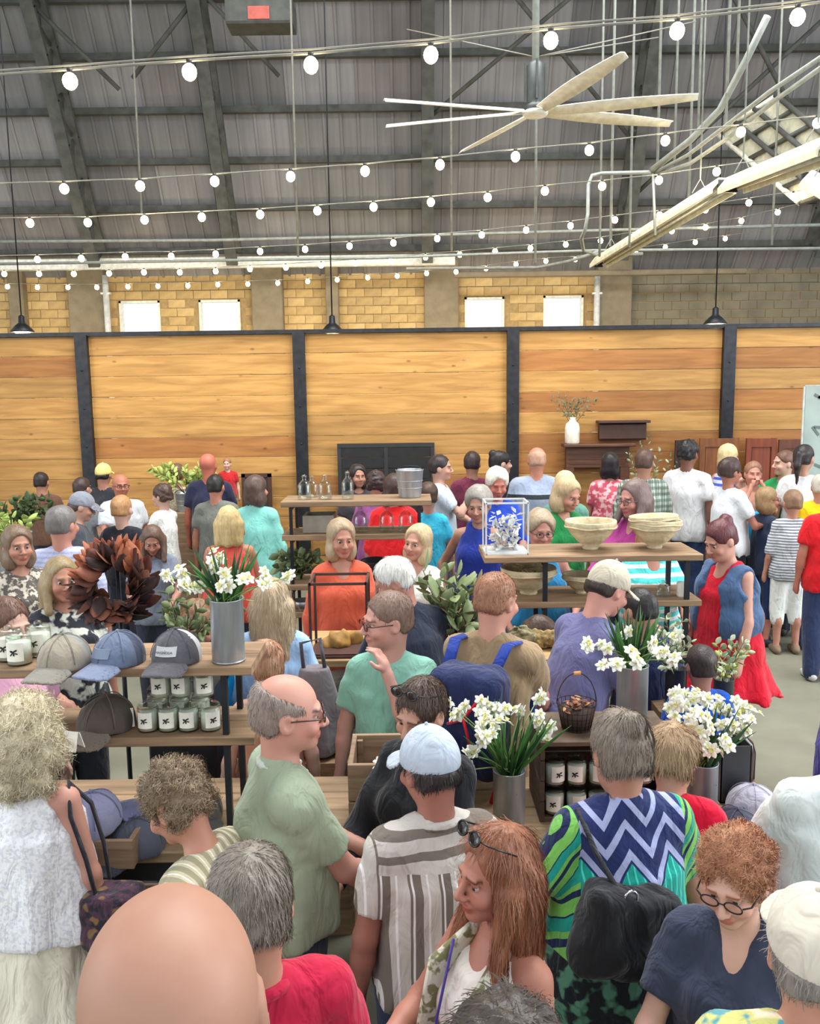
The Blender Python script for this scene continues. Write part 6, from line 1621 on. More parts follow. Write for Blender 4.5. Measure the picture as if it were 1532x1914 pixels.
# tall grey-green branches right of the mantel
p = atf(1190, 900); tips = [Vector((p.x+dx, FY-.5, mz+dz)) for dx, dz in ((-.25, -.1), (-.1, .05), (0, .12), (.15, -.05), (-.2, -.3), (.3, -.12), (.38, -.25), (.1, -.3))]
sprig('tall grey-green branches right of the mantel at the fence', (p.x, FY-.5, .85), tips, 18, .06, .035, M_euc, 33, cat='foliage')
bucket(p.x, FY-.5, .60, .13, .32, 'grey pail holding the tall branches by the mantel', M_galv); mb = MB(); mb.box((0, 0, .3), (.5, .4, .6), bev=.01); o = mb.build('plinth', M_shelf); o.location = (p.x, FY-.5, 0); tag(o, 'wooden plinth under the pail of tall branches', 'plinth')
# old doors leaning on the right
for i, (x0, x1, y0, c, lab) in enumerate(((1256, 1275, 822, (52, 42, 40), 'narrow dark post-like door leaf by the person in white tee and jeans'), (1300, 1372, 818, (128, 78, 46), 'brown braced door leaning left of the last post'), (1384, 1440, 818, (126, 60, 38), 'reddish brown panelled door leaning right of the last post'), (1442, 1482, 820, (96, 52, 36), 'dark brown tall door leaning at the right end'))):
    a_ = atf(x0, y0); b_ = atf(x1, y0); w_ = b_.x-a_.x; h_ = a_.z; y = FY-.13-.03*i; t = empty('old_door', lab, 'door', ((a_.x+b_.x)/2, y, 0), 0, 'old doors leaning on the fence'); mm = mat('door_wood_%d' % i, c, .6, var=.2, scale=5, stretch=(5, 5, .5))
    for s_ in (-1, 1): mb = MB(); mb.box((s_*(w_/2-.035), 0, h_/2), (.07, .04, h_)); mb.build('stile', mm, t)
    for z in (.08, h_*.45, h_-.06): mb = MB(); mb.box((0, 0, z), (w_-.14 if w_ > .3 else w_-.02, .038, .11)); mb.build('rail', mm, t)
    if w_ > .3:
        for z0, z1 in ((.13, h_*.45-.05), (h_*.45+.05, h_-.11)): mb = MB(); mb.box((0, .004, (z0+z1)/2), (w_-.16, .018, z1-z0)); mb.build('panel', mm, t)
    else: mb = MB(); mb.box((0, 0, h_/2), (max(.02, w_-.08), .02, h_)); mb.build('panel', mm, t)
mb = MB(); a_ = W(1505, 722, 9.6); mb.box((0, 0, -1.1), (1.1, .03, 2.2)); b = mb.build('canvas', mat('pale_banner', (150, 164, 160), .8, var=.15, scale=2)); 
bn = empty('hanging_banner', 'pale grey-green banner with faint marks at the right edge', 'banner', (a_.x+.55, a_.y, a_.z)); b.parent = bn
mb = MB(); 
for (x, z, a) in ((-.4, -.12, .5), (-.36, -.1, -.6), (-.42, -.5, .9), (-.38, -.46, .1), (-.36, -.9, .4)): mb.box((x, -.018, z), (.12, .004, .03), Matrix.Rotation(a, 3, 'Y'))
mb.build('print', mat('banner_ink', (96, 108, 106), .8), bn)
mb = MB(); mb.tube([(-.56, 0, 0), (.56, 0, 0)], .015, 8); 
for s_ in (-1, 1): mb.tube([(s_*.56, 0, 0), (s_*.56, 0, -a_.z)], .015, 8)
mb.build('stand', M_conduit, bn)
# dark picture frame and plants on the left of the fence
a_ = atf(455, 884); b_ = atf(512, 940); t = empty('dark_chalkboard', 'small dark framed chalkboard by the mint long-sleeved top', 'chalkboard', ((a_.x+b_.x)/2, FY-.15, 0)); w_ = b_.x-a_.x; h_ = a_.z
mb = MB(); mb.box((0, 0, h_-.35), (w_-.06, .02, .66)); mb.build('slate', mat('slate', (44, 42, 44), .6), t)
mb = MB(); mb.box((0, 0, h_-.02), (w_, .04, .05)); mb.box((0, 0, h_-.68), (w_, .04, .05)); [mb.box((s_*(w_/2-.025), 0, h_/2), (.05, .04, h_)) for s_ in (-1, 1)]; mb.build('frame', mat('walnut_dark', (70, 44, 36), .5), t)
M_hyd = mat('pale_lime_bloom', (176, 196, 108), .7, var=.2); M_dk = mat('dark_foliage', (70, 92, 52), .7, var=.3)
for i, (px, py, Z, w_, h_, m1, lab) in enumerate(((20, 1000, 6.6, .32, .35, M_hyd, 'lime green hydrangea heads at the left edge'), (30, 955, 7.6, .45, .35, M_dk, 'dark leafy plant behind the lime hydrangeas'), (345, 890, 9.9, .45, .35, M_hyd, 'pale lime branches beside the navy shirt with the red one'), (560, 1070, 6.12, .22, .26, M_sage, 'pale green leafy plant on the third shelf of the bottle rack'), (1490, 915, 10.5, .01, .01, M_dk, None))):
    if lab is None: continue
    p = W(px, py, Z); rg = random.Random(i+40); zb_ = p.z-h_*.6
    if i == 3: zb_ = z1c+.02; p.y = Y1+.15
    tips = [Vector((p.x+rg.uniform(-w_, w_)*.8, p.y+rg.uniform(-w_, w_)*.4, p.z+rg.uniform(-.1, 1)*h_*.5)) for k in range(12)]
    sprig(lab, (p.x, p.y, zb_), tips, 14, .075, .05, m1, 50+i, name='leafy_plant', cat='plant')
    if i != 3:
        bucket(p.x, p.y, zb_-.2, .12, .22, 'grey pail under the '+lab.split(' beside')[0].split(' behind')[0].split(' at')[0]+(' left' if i < 2 else ''), M_galv); mb = MB(); mb.box((0, 0, (zb_-.2)/2), (.4, .4, zb_-.2), bev=.01); o = mb.build('plinth', M_shelf); o.location = (p.x, p.y, 0); tag(o, 'wooden plinth under the '+lab, 'plinth'); o['label'] = ' '.join(('wooden plinth under the '+lab).split()[:14])
# far tables behind the crowd near the fence
for i, (x0, x1, y, z, lab) in enumerate(((-5.6, -3.2, 10.95, .9, 'far plank table at the fence behind the left crowd'), (-.9, 1.0, 10.8, .9, 'far plank table under the black shuttered board'), (2.4, 3.0, 10.95, .85, 'far plank table below the mantel'))):
    t = empty('display_table', lab, 'table', ((x0+x1)/2, y, 0)); w_ = x1-x0
    for k in range(3): mb = MB(); mb.box((0, -.2+.2*k, z-.02), (w_, .195, .04), bev=.005); mb.build('plank', M_shelf, t)
    for sx in (-1, 1):
        for sy in (-1, 1): mb = MB(); mb.box((sx*(w_/2-.06), sy*.24, (z-.04)/2), (.06, .06, z-.04)); mb.build('leg', M_steel, t)
# ------------------------------------------------------------------ the crowd
BR, DB, BK, BL, GY, WH, RD, LB = (74, 52, 38), (46, 32, 26), (28, 24, 24), (196, 170, 116), (128, 120, 112), (226, 224, 218), (140, 70, 36), (142, 108, 72)
SK, SK2, SK3 = (206, 152, 126), (188, 128, 100), (222, 172, 150)
def bagbox(info, label, c, r, col, strap=None, M=None, group=None, name='handbag', cat='bag', rnd=.03, taper=0, pat=None, tilt=0, wr=.006):
    """a soft bag in a person's frame, c centre, r half sizes"""
    t = empty(name, label, cat)
    held(info, t)
    F = SDF([c[i]-r[i]-.06 for i in range(3)], [c[i]+r[i]+.06 for i in range(3)], .009)
    Mb = TR(*c) @ Ry(R(tilt)); F.box(Mb, (0, 0, 0), r, rnd, 0); 
    if taper: F.ell(Mb, (0, 0, -r[2]*.45), (r[0]*1.15, r[1]*1.2, r[2]*.6), .03)
    F.noise(wr, 26, int(c[0]*100)+3); p_, q_ = F.arrays(); link('body', npmesh('body', p_, q_), cloth(col) if pat is None else cloth(**pat), t)
    if strap:
        mb = MB(); mb.tube([Vector(v) for v in strap], .012, 8, flat=.45); mb.build('strap', cloth(col if pat is None else pat['col2']), t)
    return t

# ===== nearest people
person(300, 1678, 1.02, 188, 'person in a dark grey tee seen from behind, nearest of all at the bottom left', skin=(186, 132, 104), shirt=(90, 88, 92), hair='bald', hs=1.34, stand=.18, head=(4, 0, 3), sleeve='tee', legs='jeans', legc=(50, 60, 84), top_is_hair=0, fat=1.1, eyes=False, slim=.95)
mb = MB(); p = W(300, 1678, 1.02); mb.box((0, 0, .09), (.8, .42, .18), bev=.01); o = mb.build('wooden_step', M_shelf); o.location = (p.x, p.y, 0); tag(o, 'low wooden step under the person nearest the camera', 'step')
person(462, 1578, 1.72, 205, 'person in a crimson polo shirt seen from behind at the bottom', shirt=(184, 24, 62), neck='polo', collar=True, hair='short', hairc=(104, 88, 72), hairc2=(176, 168, 156), strand=5200, skin=(206, 142, 112), head=(-8, 8, 0), fat=1.2, legs='jeans', legc=(50, 60, 84), hs=1.05)
person(952, 1893, 1.25, 180, 'person with only the top of the head in view at the bottom edge', hair='spiky', hairc=(64, 56, 50), strand=2200, shirt=(70, 76, 88), skin=SK2, legs='jeans', hs=1.08)
# white-topped curly blonde woman on the left with her handbag
def ex1(i):
    sh = i['T'] @ Vector((i['sh'], 0, 1.41))
    bagbox(i, 'patterned dark handbag with zebra side hung on the white lace top at the left edge', (-.30, .03, .97), (.10, .075, .105), None, pat=dict(col=(70, 44, 62), pat='floral', col2=(36, 34, 44), col3=(120, 92, 60), per=.03), taper=1,
           strap=[(-.26, .06, 1.05), (-.23, .06, 1.2), (-.19, .07, 1.36), (-.15, 0, 1.45), (-.19, -.07, 1.34), (-.24, -.05, 1.2), (-.26, -.04, 1.05)])
p_l = person(38, 1306, 2.72, 172, 'person in a white lace sleeveless top and pale skirt at the left edge', sex='f', shirt=dict(col=(236, 238, 242), pat='lace', col2=(214, 216, 226), per=.012), sleeve='tank', neck='crew', hem=.90, legs='skirt', legc=(222, 218, 200), skirt_hem=.62, hair='curlylong', hair_len=.10, hairc=(206, 190, 148), hairc2=(236, 226, 194), strand=5200, skin=(214, 150, 128), fat=1.28, L=(.26, -.05, .84), hs=1.05, extra=ex1)
# curly short-haired woman leaning toward the table
person(302, 1432, 2.42, -108, 'person in a beige striped top bending over the front table', sex='f', shirt=dict(col=(196, 188, 160), pat='stripes_v', col2=(150, 146, 120), col3=(226, 222, 206), per=.04), sleeve='cap', neck='scoop', hair='curly', hairc=(112, 84, 58), hairc2=(190, 168, 130), strand=4600, skin=(206, 142, 112), lean=20, head=(-6, 30, 0), Rr='low', L='low', legs='trousers', legc=(70, 66, 60), hs=1.0)
# green polo man with glasses
person(536, 1256, 2.54, 112, 'person in glasses and a sage green polo shirt facing right', shirt=(150, 164, 140), neck='polo', collar=(196, 204, 190), hair='balding', hairc=(128, 108, 96), hairc2=(176, 160, 148), strand=2600, glasses=(60, 44, 40), skin=(214, 150, 128), L=(.06, -.34, 1.08), Rr=(.02, -.34, 1.03), fat=1.12, hem=.98, legs='jeans', legc=(54, 68, 88), head=(-10, 4, 0), loose=.03, lean=4)
# striped shirt man with pale cap
def ex2(i):
    t = empty('wallet', 'brown wallet sticking out of the back pocket under the taupe striped shirt', 'wallet'); held(i, t)
    mb = MB(); mb.box((-.10, .135, .95), (.075, .014, .11), bev=.004); mb.build('body', mat('brown_leather', (128, 66, 48), .5), t)
    mb = MB(); mb.box((-.10, .126, 1.0), (.07, .006, .03)); mb.build('paper', M_lab, t)
person(797, 1358, 2.42, 200, 'person in a pale blue cap and a taupe vertically striped shirt, back turned', shirt=dict(col=(196, 192, 186), pat='yoke', col2=(116, 108, 100), col3=(226, 226, 226)), sleeve='tee', neck='crew', collar=True, hair='short', hairc=(44, 38, 40), cap='front', capc=dict(col=(176, 188, 204)), skin=(178, 112, 90), fat=1.12, hem=.90, legs='jeans', legc=(44, 60, 92), head=(12, 10, 0), slim=.98, L=(.24, -.06, .86), Rr=(.25, -.04, .84), strand=900, extra=ex2)
# young woman in black cardigan with sunglasses on her head
person(782, 1274, 2.76, -38, 'person in a black cardigan with raised sunglasses, looking down left', sex='f', shirt=(30, 32, 38), sleeve='long', neck='v', hair='short', hairc=(58, 40, 34), hairc2=(104, 76, 60), strand=2600, sung=True, skin=(206, 148, 120), head=(0, 16, 4), Rr='front', L='low', legs='jeans', hs=.94)
# redhead in profile, bottom centre
def ex3(i):
    t = empty('scarf', 'loose olive and white scarf over the white tank top', 'scarf'); held(i, t); T = i['T']
    mb = MB(); mb.tube([T @ Vector(v) for v in ((-.10, -.12, 1.05), (-.09, -.155, 1.2), (-.085, -.12, 1.36), (-.05, .03, 1.47), (.05, .03, 1.47), (.085, -.12, 1.36), (.08, -.155, 1.2), (.09, -.13, 1.04))], [.03, .036, .04, .032, .032, .04, .036, .03], 10, flat=.6)
    mb.build('cloth', cloth((206, 206, 190), 'floral', (122, 122, 84), None, .03), t)
    b = empty('shopping_box', 'dusty pink box held against the white tank top', 'box'); held(i, b)
    mb = MB(); mb.box(T @ Vector((.13, -.24, 1.10)), (.09, .17, .26), bev=.004); mb.build('carton', mat('dusty_pink', (156, 84, 96), .6), b)
    mb = MB(); mb.box(T @ Vector((.13, -.24, 1.236)), (.07, .15, .012), bev=.004); mb.build('paper', mat('grey_paper', (150, 164, 172), .6), b)
    l_ = empty('lanyard', 'thin purple lanyard over the white tank top', 'lanyard'); held(i, l_)
    mb = MB(); mb.tube([T @ Vector(v) for v in ((-.05, -.10, 1.44), (-.03, -.17, 1.25), (-.01, -.165, 1.1))], .004, 5); mb.build('cord', cloth((80, 64, 150)), l_)
person(930, 1546, 1.96, -58, 'person in a white tank top and scarf with raised sunglasses, in profile', sex='f', shirt=(226, 222, 214), sleeve='tank', neck='tank', hair='long', hairc=(112, 58, 34), hairc2=(196, 116, 62), hair_len=.30, strand=5200, sung=True, skin=(196, 124, 98), head=(-8, 2, 0), L=(.12, -.24, 1.1), Rr='bent', legs='jeans', hs=.98, extra=ex3)
# patterned top woman with black handbag
def ex4(i):
    bagbox(i, 'large black leather shoulder bag on the back of the zigzag top', (.09, .22, 1.20), (.14, .06, .12), (26, 28, 34), taper=1, tilt=-14,
           strap=[(.10, .24, 1.29), (.12, .22, 1.33), (.15, .15, 1.40), (.15, .03, 1.465), (.16, -.1, 1.38)], wr=.008)
    t = empty('bag_buckle', 'shiny metal buckle hanging from the black shoulder bag strap', 'buckle'); held(i, t)
    mb = MB(); mb.tube([(.10+.02*math.cos(a), .262, 1.32+.025*math.sin(a)) for k, a in enumerate(np.linspace(0, 6.28, 13))], .004, 6, cap=False); mb.sphere((.11, .262, 1.275), .012); mb.sphere((.09, .262, 1.27), .012); mb.build('ring', mat('chrome', (220, 220, 224), .15, 1), t)
person(1160, 1326, 2.42, 193, 'person in a navy, lavender and turquoise zigzag top, seen from behind', sex='f', shirt=dict(col=(34, 46, 96), pat='chevron', col2=(164, 172, 212), col3=(24, 156, 142)), sleeve='tee', neck='crew', hem=.72, hair='bun', hairc=(120, 104, 90), hairc2=(160, 146, 130), strand=3000, skin=(200, 138, 110), fat=1.28, slim=1.12, legs='trousers', legc=(30, 36, 44), L=(.40, -.08, .90), Rr=(.34, -.12, .88), head=(-6, 8, 0), loose=.035, extra=ex4)
person(1262, 1356, 2.8, 168, 'person in a bright red top just behind the zigzag top', sex='f', shirt=(224, 14, 56), sleeve='tee', hair='pixie', hairc=(158, 116, 74), hairc2=(222, 190, 140), strand=2600, skin=(226, 160, 138), head=(-22, 12, 0), fat=1.35, slim=1.1, legs='trousers', legc=(40, 44, 60))
person(1368, 1567, 1.98, -32, 'person in dark-rimmed glasses and a navy V-neck tee looking down', sex='f', shirt=(58, 66, 88), sleeve='tee', neck='v', hair='curly', hairc=(170, 96, 56), hairc2=(226, 160, 106), strand=5200, glasses=(28, 22, 24), skin=(232, 178, 156), head=(-8, 16, -2), fat=1.1, L='down', Rr='front', legs='jeans', hs=.96)
person(1600, 1300, 2.55, 176, 'person in a plain white tee cut off by the right edge', shirt=(222, 230, 230), sleeve='tee', hair='short', hairc=BR, skin=(196, 124, 98), legs='jeans', fat=1.25, slim=1.08, L='front')
person(1528, 1668, 1.55, 168, 'person in a cream cap and floral shirt at the bottom right corner', shirt=dict(col=(196, 196, 120), pat='floral', col2=(86, 150, 160), col3=(226, 216, 190), per=.05), hair='short', hairc=GY, cap='front', capc=(206, 200, 186), skin=(214, 148, 118), legs='shorts', legc=(150, 140, 120), strand=700)

# ===== around the front racks
person(722, 1105, 3.75, -14, 'person in glasses and an aqua tee holding one hand to the mouth', shirt=(138, 192, 174), neck='crew', hair='crop', hairc=(126, 96, 80), hairc2=(150, 118, 100), strand=1500, glasses=(60, 24, 26), skin=(220, 158, 140), L=(.03, -.17, 1.43), Rr=(.26, -.06, .80), hem=.84, legs='shorts', legc=(120, 116, 100), head=(-56, 4, 0), fat=1.0, slim=.98, hs=1.10)
person(722, 1043, 4.35, -150, 'person in a dark navy shirt turned away to the left', shirt=(36, 44, 62), hair='short', hairc=(222, 220, 214), hairc2=(240, 238, 232), strand=900, skin=(196, 128, 108), head=(60, 22, 0), lean=14, fat=1.12, sleeve='elbow', legs='trousers', L='front', Rr='front')
person(637, 970, 5.45, 18, 'person in an orange three-quarter sleeve top gesturing with one hand', sex='f', shirt=(206, 92, 66), sleeve='three', neck='scoop', hem=.80, hair='bob', hairc=(150, 118, 86), hairc2=(206, 180, 136), skin=(198, 132, 104), L=(.13, -.26, .98), Rr=(.24, -.03, .84), legs='trousers', legc=(200, 198, 190), head=(0, 4, 0), fat=1.1)
person(784, 980, 5.6, -30, 'person in a white scoop-neck top facing left beside the orange top', sex='f', shirt=(220, 222, 214), sleeve='tee', neck='scoop', hair='bob', hairc=(196, 162, 104), hairc2=(228, 204, 156), skin=(216, 156, 130), head=(0, -2, 6), L='front', Rr='front', legs='trousers')
# backpack man
def ex5(i):
    t = bagbox(i, 'navy and blue backpack with red zip pulls worn over the tan tee', (-.02, .25, 1.20), (.15, .10, .22), (34, 44, 86), name='backpack', cat='backpack', rnd=.06)
    mb = MB()
    for sg in (1, -1): mb.tube([Vector(v) for v in ((sg*.10, .2, 1.38), (sg*.115, .09, 1.47), (sg*.12, -.03, 1.455), (sg*.13, -.135, 1.34), (sg*.14, -.13, 1.15), (sg*.15, .05, 1.02), (sg*.12, .16, 1.0))], .026, 8, flat=.35)
    mb.build('shoulder_strap', cloth((30, 56, 140)), t)
    for pp, rr in (([(-.12, .36, 1.35), (-.05, .37, 1.25), (.02, .37, 1.22)], .006), ([(-.15, .30, 1.15), (-.17, .33, 1.0), (-.15, .34, .92)], .009), ([(.02, .37, 1.0), (.1, .36, 1.06)], .009), ([(-.05, .375, 1.25), (-.08, .38, 1.15)], .006)):
        mb = MB(); mb.tube(pp, rr, 5); mb.build('zip_pull', cloth((214, 28, 44)), t)
person(930, 1067, 3.7, 152, 'person in a tan tee wearing a navy backpack', shirt=(158, 134, 104), hair='buzz', hairc=(150, 96, 60), strand=2600, skin=(222, 154, 128), L=(.10, -.42, 1.0), Rr=(.10, -.44, 1.0), legs='jeans', head=(-14, 8, 0), lean=6, extra=ex5, fat=1.02)
person(1150, 1050, 4.05, 118, 'person in a beige cap and dusty purple tee bending to the right', shirt=(104, 104, 148), cap='front', capc=(190, 182, 164), hair='short', hairc=DB, skin=(220, 150, 132), lean=24, head=(4, 26, 0), legs='jeans', legc=(110, 118, 140), L='down', Rr='down', fat=1.05, slim=.95)
person(1034, 1166, 4.72, 92, 'person in a bright pink top bending low behind the tan tee', sex='f', shirt=(214, 40, 106), hair='short', hairc=BR, lean=62, head=(0, 60, 0), Rr='reach', L='reach', legs='jeans', skin=SK2, det=1.2)
person(1192, 1098, 4.5, 176, 'person in a navy tee seen from behind below the paper bowls', child=True, shirt=(44, 56, 98), hair='short', hairc=(30, 26, 28), skin=(200, 140, 110), legs='shorts', head=(30, 10, 0))
person(1311, 1205, 4.15, 184, 'small person in a bright blue tee seen from behind among white flowers', child=True, shirt=(26, 88, 196), hair='short', hairc=(52, 42, 42), skin=(190, 130, 110), legs='shorts', legc=(30, 60, 150), slim=.92)
def vest(i):
    T = i['T']; t = empty('denim_vest', 'open sleeveless denim vest over the red dress', 'vest'); held(i, t)
    F = SDF([-.34, -.30, .92], [.34, .30, 1.52], .013); g = .045; fw = 1.28
    F.ell(T, (0, .0, 1.10), (.15*fw+g, .125*fw+g, .2), .04); F.ell(T, (0, .005, 1.28), (.15*1.1+g, .112+g+.02, .17), .04); F.cap(T @ Vector((-.13, .01, 1.395)), T @ Vector((.13, .01, 1.395)), .062, .062, .04)
    F.ell(T, (0, -.24, 1.1), (.10, .2, .36), .01, 's'); F.ell(T, (0, -.12, 1.42), (.08, .13, .12), .01, 's')
    for sg in (1, -1): F.ell(T, (sg*.215, 0, 1.36), (.07, .09, .09), .01, 's')
    F.half(T, (0, 0, .95), (0, 0, -1)); F.noise(.004, 26, 4); p_, q_ = F.arrays(); link('denim', npmesh('denim', p_, q_), cloth((72, 98, 136)), t)
person(1338, 975, 5.35, -62, 'person in a long red dress with the head bowed', sex='f', shirt=(206, 18, 46), sleeve='tank', neck='scoop', legs='dress', skirt_hem=.62, hair='bun', hairc=(84, 30, 40), hairc2=(120, 48, 56), skin=(224, 160, 136), head=(-6, 24, 0), fat=1.28, L=(.22, -.14, .88), Rr=(.20, -.16, .88), lean=4, extra=vest)
# long blonde and bun woman behind the tin of flowers
person(508, 1080, 4.2, 176, 'person in a light blue long-sleeved top behind the tin of flowers', sex='f', shirt=(164, 200, 240), sleeve='long', hair='long', hairc=(168, 138, 98), hairc2=(222, 200, 160), hair_len=.50, strand=2600, skin=SK3, legs='trousers', legc=(44, 50, 80), fat=1.1)
person(498, 1196, 3.70, 196, 'person in a tan sleeveless top just behind the sage green polo', sex='f', shirt=(196, 140, 116), sleeve='tank', hair='bun', hairc=(190, 128, 88), hairc2=(232, 184, 146), strand=1800, skin=SK3, legs='shorts')
person(366, 1127, 4.15, 16, 'person in a vivid turquoise tee behind the left rack', child=True, shirt=(0, 150, 220), hair='curly', hairc=(128, 84, 50), hairc2=(166, 116, 72), skin=SK2, legs='shorts', L=(.28, -.02, .85), head=(0, 14, 0), fat=1.15)
person(14, 1117, 3.85, 60, 'person in a pink tee behind the jars at the left edge', child=True, shirt=(234, 176, 206), hair='short', hairc=(104, 70, 54), skin=SK3, legs='shorts', head=(0, 8, 0), strand=900)
person(112, 1040, 4.55, 36, 'person in a black and white floral top left of the rust wreath', sex='f', shirt=dict(col=(42, 46, 54), pat='floral', col2=(206, 210, 198), per=.07), sleeve='tee', hair='long', hairc=(142, 116, 70), hairc2=(176, 152, 100), hair_len=.22, skin=(200, 136, 106), legs='trousers', legc=(34, 38, 48), fat=1.15, Rr='front')

# ===== middle distance
G = None
person(30, 982, 5.3, 40, 'person in a small-print blouse at the far left edge', sex='f', shirt=dict(col=(90, 84, 80), pat='floral', col2=(190, 182, 168), per=.03), hair='bob', hairc=(104, 78, 58), hairc2=(146, 118, 88), skin=SK2, legs='trousers')
person(113, 944, 5.7, 176, 'person in a pale lilac striped shirt seen from behind', shirt=dict(col=(190, 194, 226), pat='stripes_h', col2=(168, 174, 206), per=.03), sleeve='elbow', hair='short', hairc=(88, 80, 78), hairc2=(150, 146, 144), skin=(210, 140, 116), fat=1.2, head=(-14, 0, 0))
person(158, 920, 7.4, 112, 'person in a grey cap and dark grey tee looking down right', shirt=(66, 70, 78), cap='front', capc=(130, 134, 146), hair='short', hairc=BR, skin=SK, head=(0, 18, 0), L='front')
person(226, 925, 7.9, 172, 'person in a black top seen from behind, left of the white lace top', child=True, shirt=(34, 36, 46), hair='short', hairc=(176, 124, 64), skin=SK3, hs=1.05, L=(.25, -.25, 1.1))
person(224, 885, 8.9, 30, 'person in glasses and a white shirt, facing us in the far left crowd', shirt=(196, 200, 206), hair='bald', glasses=(30, 26, 26), skin=(196, 116, 80), fat=1.1, Rr='front', eyes=True)
person(192, 866, 9.9, 176, 'person in a pale yellow cap and dark top near the first fence post', shirt=(44, 46, 54), cap='front', capc=(220, 208, 128), hair='short', hairc=BK, skin=SK2)
person(76, 882, 10.0, 182, 'person in a brown shirt before the left fence bay', shirt=(94, 66, 52), hair='short', hairc=(36, 28, 28), skin=SK2)
person(152, 892, 9.3, 160, 'person in a grey-blue shirt under the first fence post', shirt=(126, 130, 138), hair='short', hairc=(60, 42, 40), skin=SK)
person(303, 905, 8.6, -110, 'person in a white lace top and white trousers reaching left', sex='f', shirt=dict(col=(232, 234, 232), pat='lace', col2=(206, 208, 206), per=.014), sleeve='elbow', hem=.78, hair='curly', hairc=(74, 50, 40), skin=SK3, legs='trousers', legc=(226, 230, 228), L='bent', Rr='front')
person(330, 866, 10.1, 170, 'person in a cream knitted top near the lime branches', sex='f', shirt=dict(col=(190, 180, 152), pat='lace', col2=(160, 150, 126), per=.02), hair='short', hairc=(96, 70, 52), skin=SK)
person(283, 985, 6.6, 14, 'person in a grey-blue tee looking down right of the rust wreath', sex='f', child=False, shirt=(120, 130, 146), sleeve='tee', hair='long', hairc=(98, 72, 56), hair_len=.25, skin=SK2, head=(0, 26, 0), Rr='front', L='front')
p_n = person(388, 846, 9.4, 176, 'person in a navy shirt carrying a small one in red', shirt=(36, 38, 66), hair='bald', skin=(206, 104, 72), fat=1.15, Rr=(.05, -.28, 1.2))
person(424, 856, 9.9, 20, 'small person in a red shirt held up beside the navy shirt', child=True, shirt=(176, 30, 36), hair='short', hairc=(150, 90, 60), skin=SK3, stand=.95, sleeve='tee', hs=1.0, legs='shorts', head=(-20, 0, 0))
person(402, 886, 8.6, 174, 'person in a grey tee before the navy shirt, back turned', shirt=(112, 116, 110), hair='short', hairc=(34, 28, 28), skin=(206, 130, 100), fat=1.1)
person(477, 888, 7.8, 168, 'person in a mint long-sleeved top, back turned', sex='f', shirt=(128, 200, 190), sleeve='long', hair='bob', hairc=(84, 62, 52), skin=SK, legs='trousers', legc=(34, 38, 60), fat=1.12, head=(-20, 0, 0), hem=.80)
person(426, 945, 6.4, 186, 'person in a coral tank top, back turned', sex='f', shirt=(226, 88, 76), sleeve='tank', hair='long', hairc=(206, 170, 96), hairc2=(228, 200, 130), hair_len=.12, skin=(210, 130, 92), fat=1.25, legs='jeans')
person(668, 868, 9.3, 20, 'person in dark clothes facing us just above the bottle rack', sex='f', shirt=(60, 56, 60), hair='bob', hairc=(40, 30, 30), skin=SK2)
person(702, 880, 8.3, 176, 'person in a mauve top behind the bottles', sex='f', shirt=(150, 84, 140), hair='curly', hairc=(58, 38, 38), skin=SK2)
person(735, 886, 7.6, 186, 'person in a vivid red top behind the glass bottles', sex='f', shirt=(216, 28, 34), sleeve='elbow', hair='bob', hairc=(66, 40, 34), skin=SK2, fat=1.3, hem=.75)
person(800, 900, 8.0, 180, 'person in a turquoise top half hidden by the galvanised bucket', sex='f', shirt=(56, 180, 214), hair='short', hairc=BR, skin=SK, child=True)
person(822, 850, 8.9, 82, 'person in a light grey tee with a hand at the mouth', shirt=(190, 200, 212), hair='short', hairc=(44, 34, 36), skin=SK, Rr=(.02, -.28, 1.38), L='front', legs='jeans')
person(882, 843, 9.4, 190, 'person in a maroon long-sleeved shirt', shirt=(104, 40, 64), sleeve='long', hair='short', hairc=(50, 34, 36), skin=SK2, head=(-20, 0, 0))
person(934, 842, 9.2, 110, 'person in a black top near the third fence post', sex='f', shirt=(32, 34, 40), hair='bun', hairc=(30, 26, 28), skin=SK3, legs='trousers')
person(930, 876, 7.5, 6, 'person in a royal blue top looking down behind the wire lantern', sex='f', shirt=(30, 66, 176), sleeve='elbow', hair='pixie', hairc=(222, 214, 196), hairc2=(236, 230, 216), skin=(206, 112, 88), head=(0, 16, 0), Rr='front', L='front')
person(893, 910, 6.3, -16, 'person in a blue sleeveless dress left of the wire lantern', sex='f', shirt=(36, 56, 150), sleeve='tank', neck='crew', legs='dress', skirt_hem=.5, hair='pixie', hairc=(140, 134, 124), hairc2=(180, 174, 164), skin=(206, 146, 118), head=(0, 12, 0), Rr=(.24, -.04, .95))
person(1003, 834, 8.9, 180, 'person in a grey-blue shirt with one dark band, back turned', shirt=dict(col=(150, 162, 184), pat='band', col2=(34, 38, 46), col3=(120, 130, 148)), sleeve='elbow', hair='balding', hairc=(190, 140, 108), skin=(206, 130, 96), fat=1.45, slim=1.12)
person(1011, 955, 5.65, 8, 'person in glasses and a teal sleeveless blouse', sex='f', shirt=(40, 128, 178), sleeve='tank', neck='v', collar=True, hair='pixie', hairc=(160, 132, 100), hairc2=(190, 168, 136), glasses=(60, 50, 50), skin=(210, 140, 118), L=(.16, -.24, 1.08), Rr=(.22, -.1, .98), hem=.78, legs='jeans', legc=(90, 130, 180), fat=1.25, head=(0, 10, 0))
person(1066, 893, 6.7, 26, 'person in a green cardigan looking down behind the paper bowl', sex='f', shirt=(20, 120, 60), sleeve='long', neck='v', hair='bob', hairc=(186, 152, 96), hairc2=(220, 192, 140), skin=(214, 146, 116), head=(12, 20, 0), L='bent', Rr='front', legs='trousers')
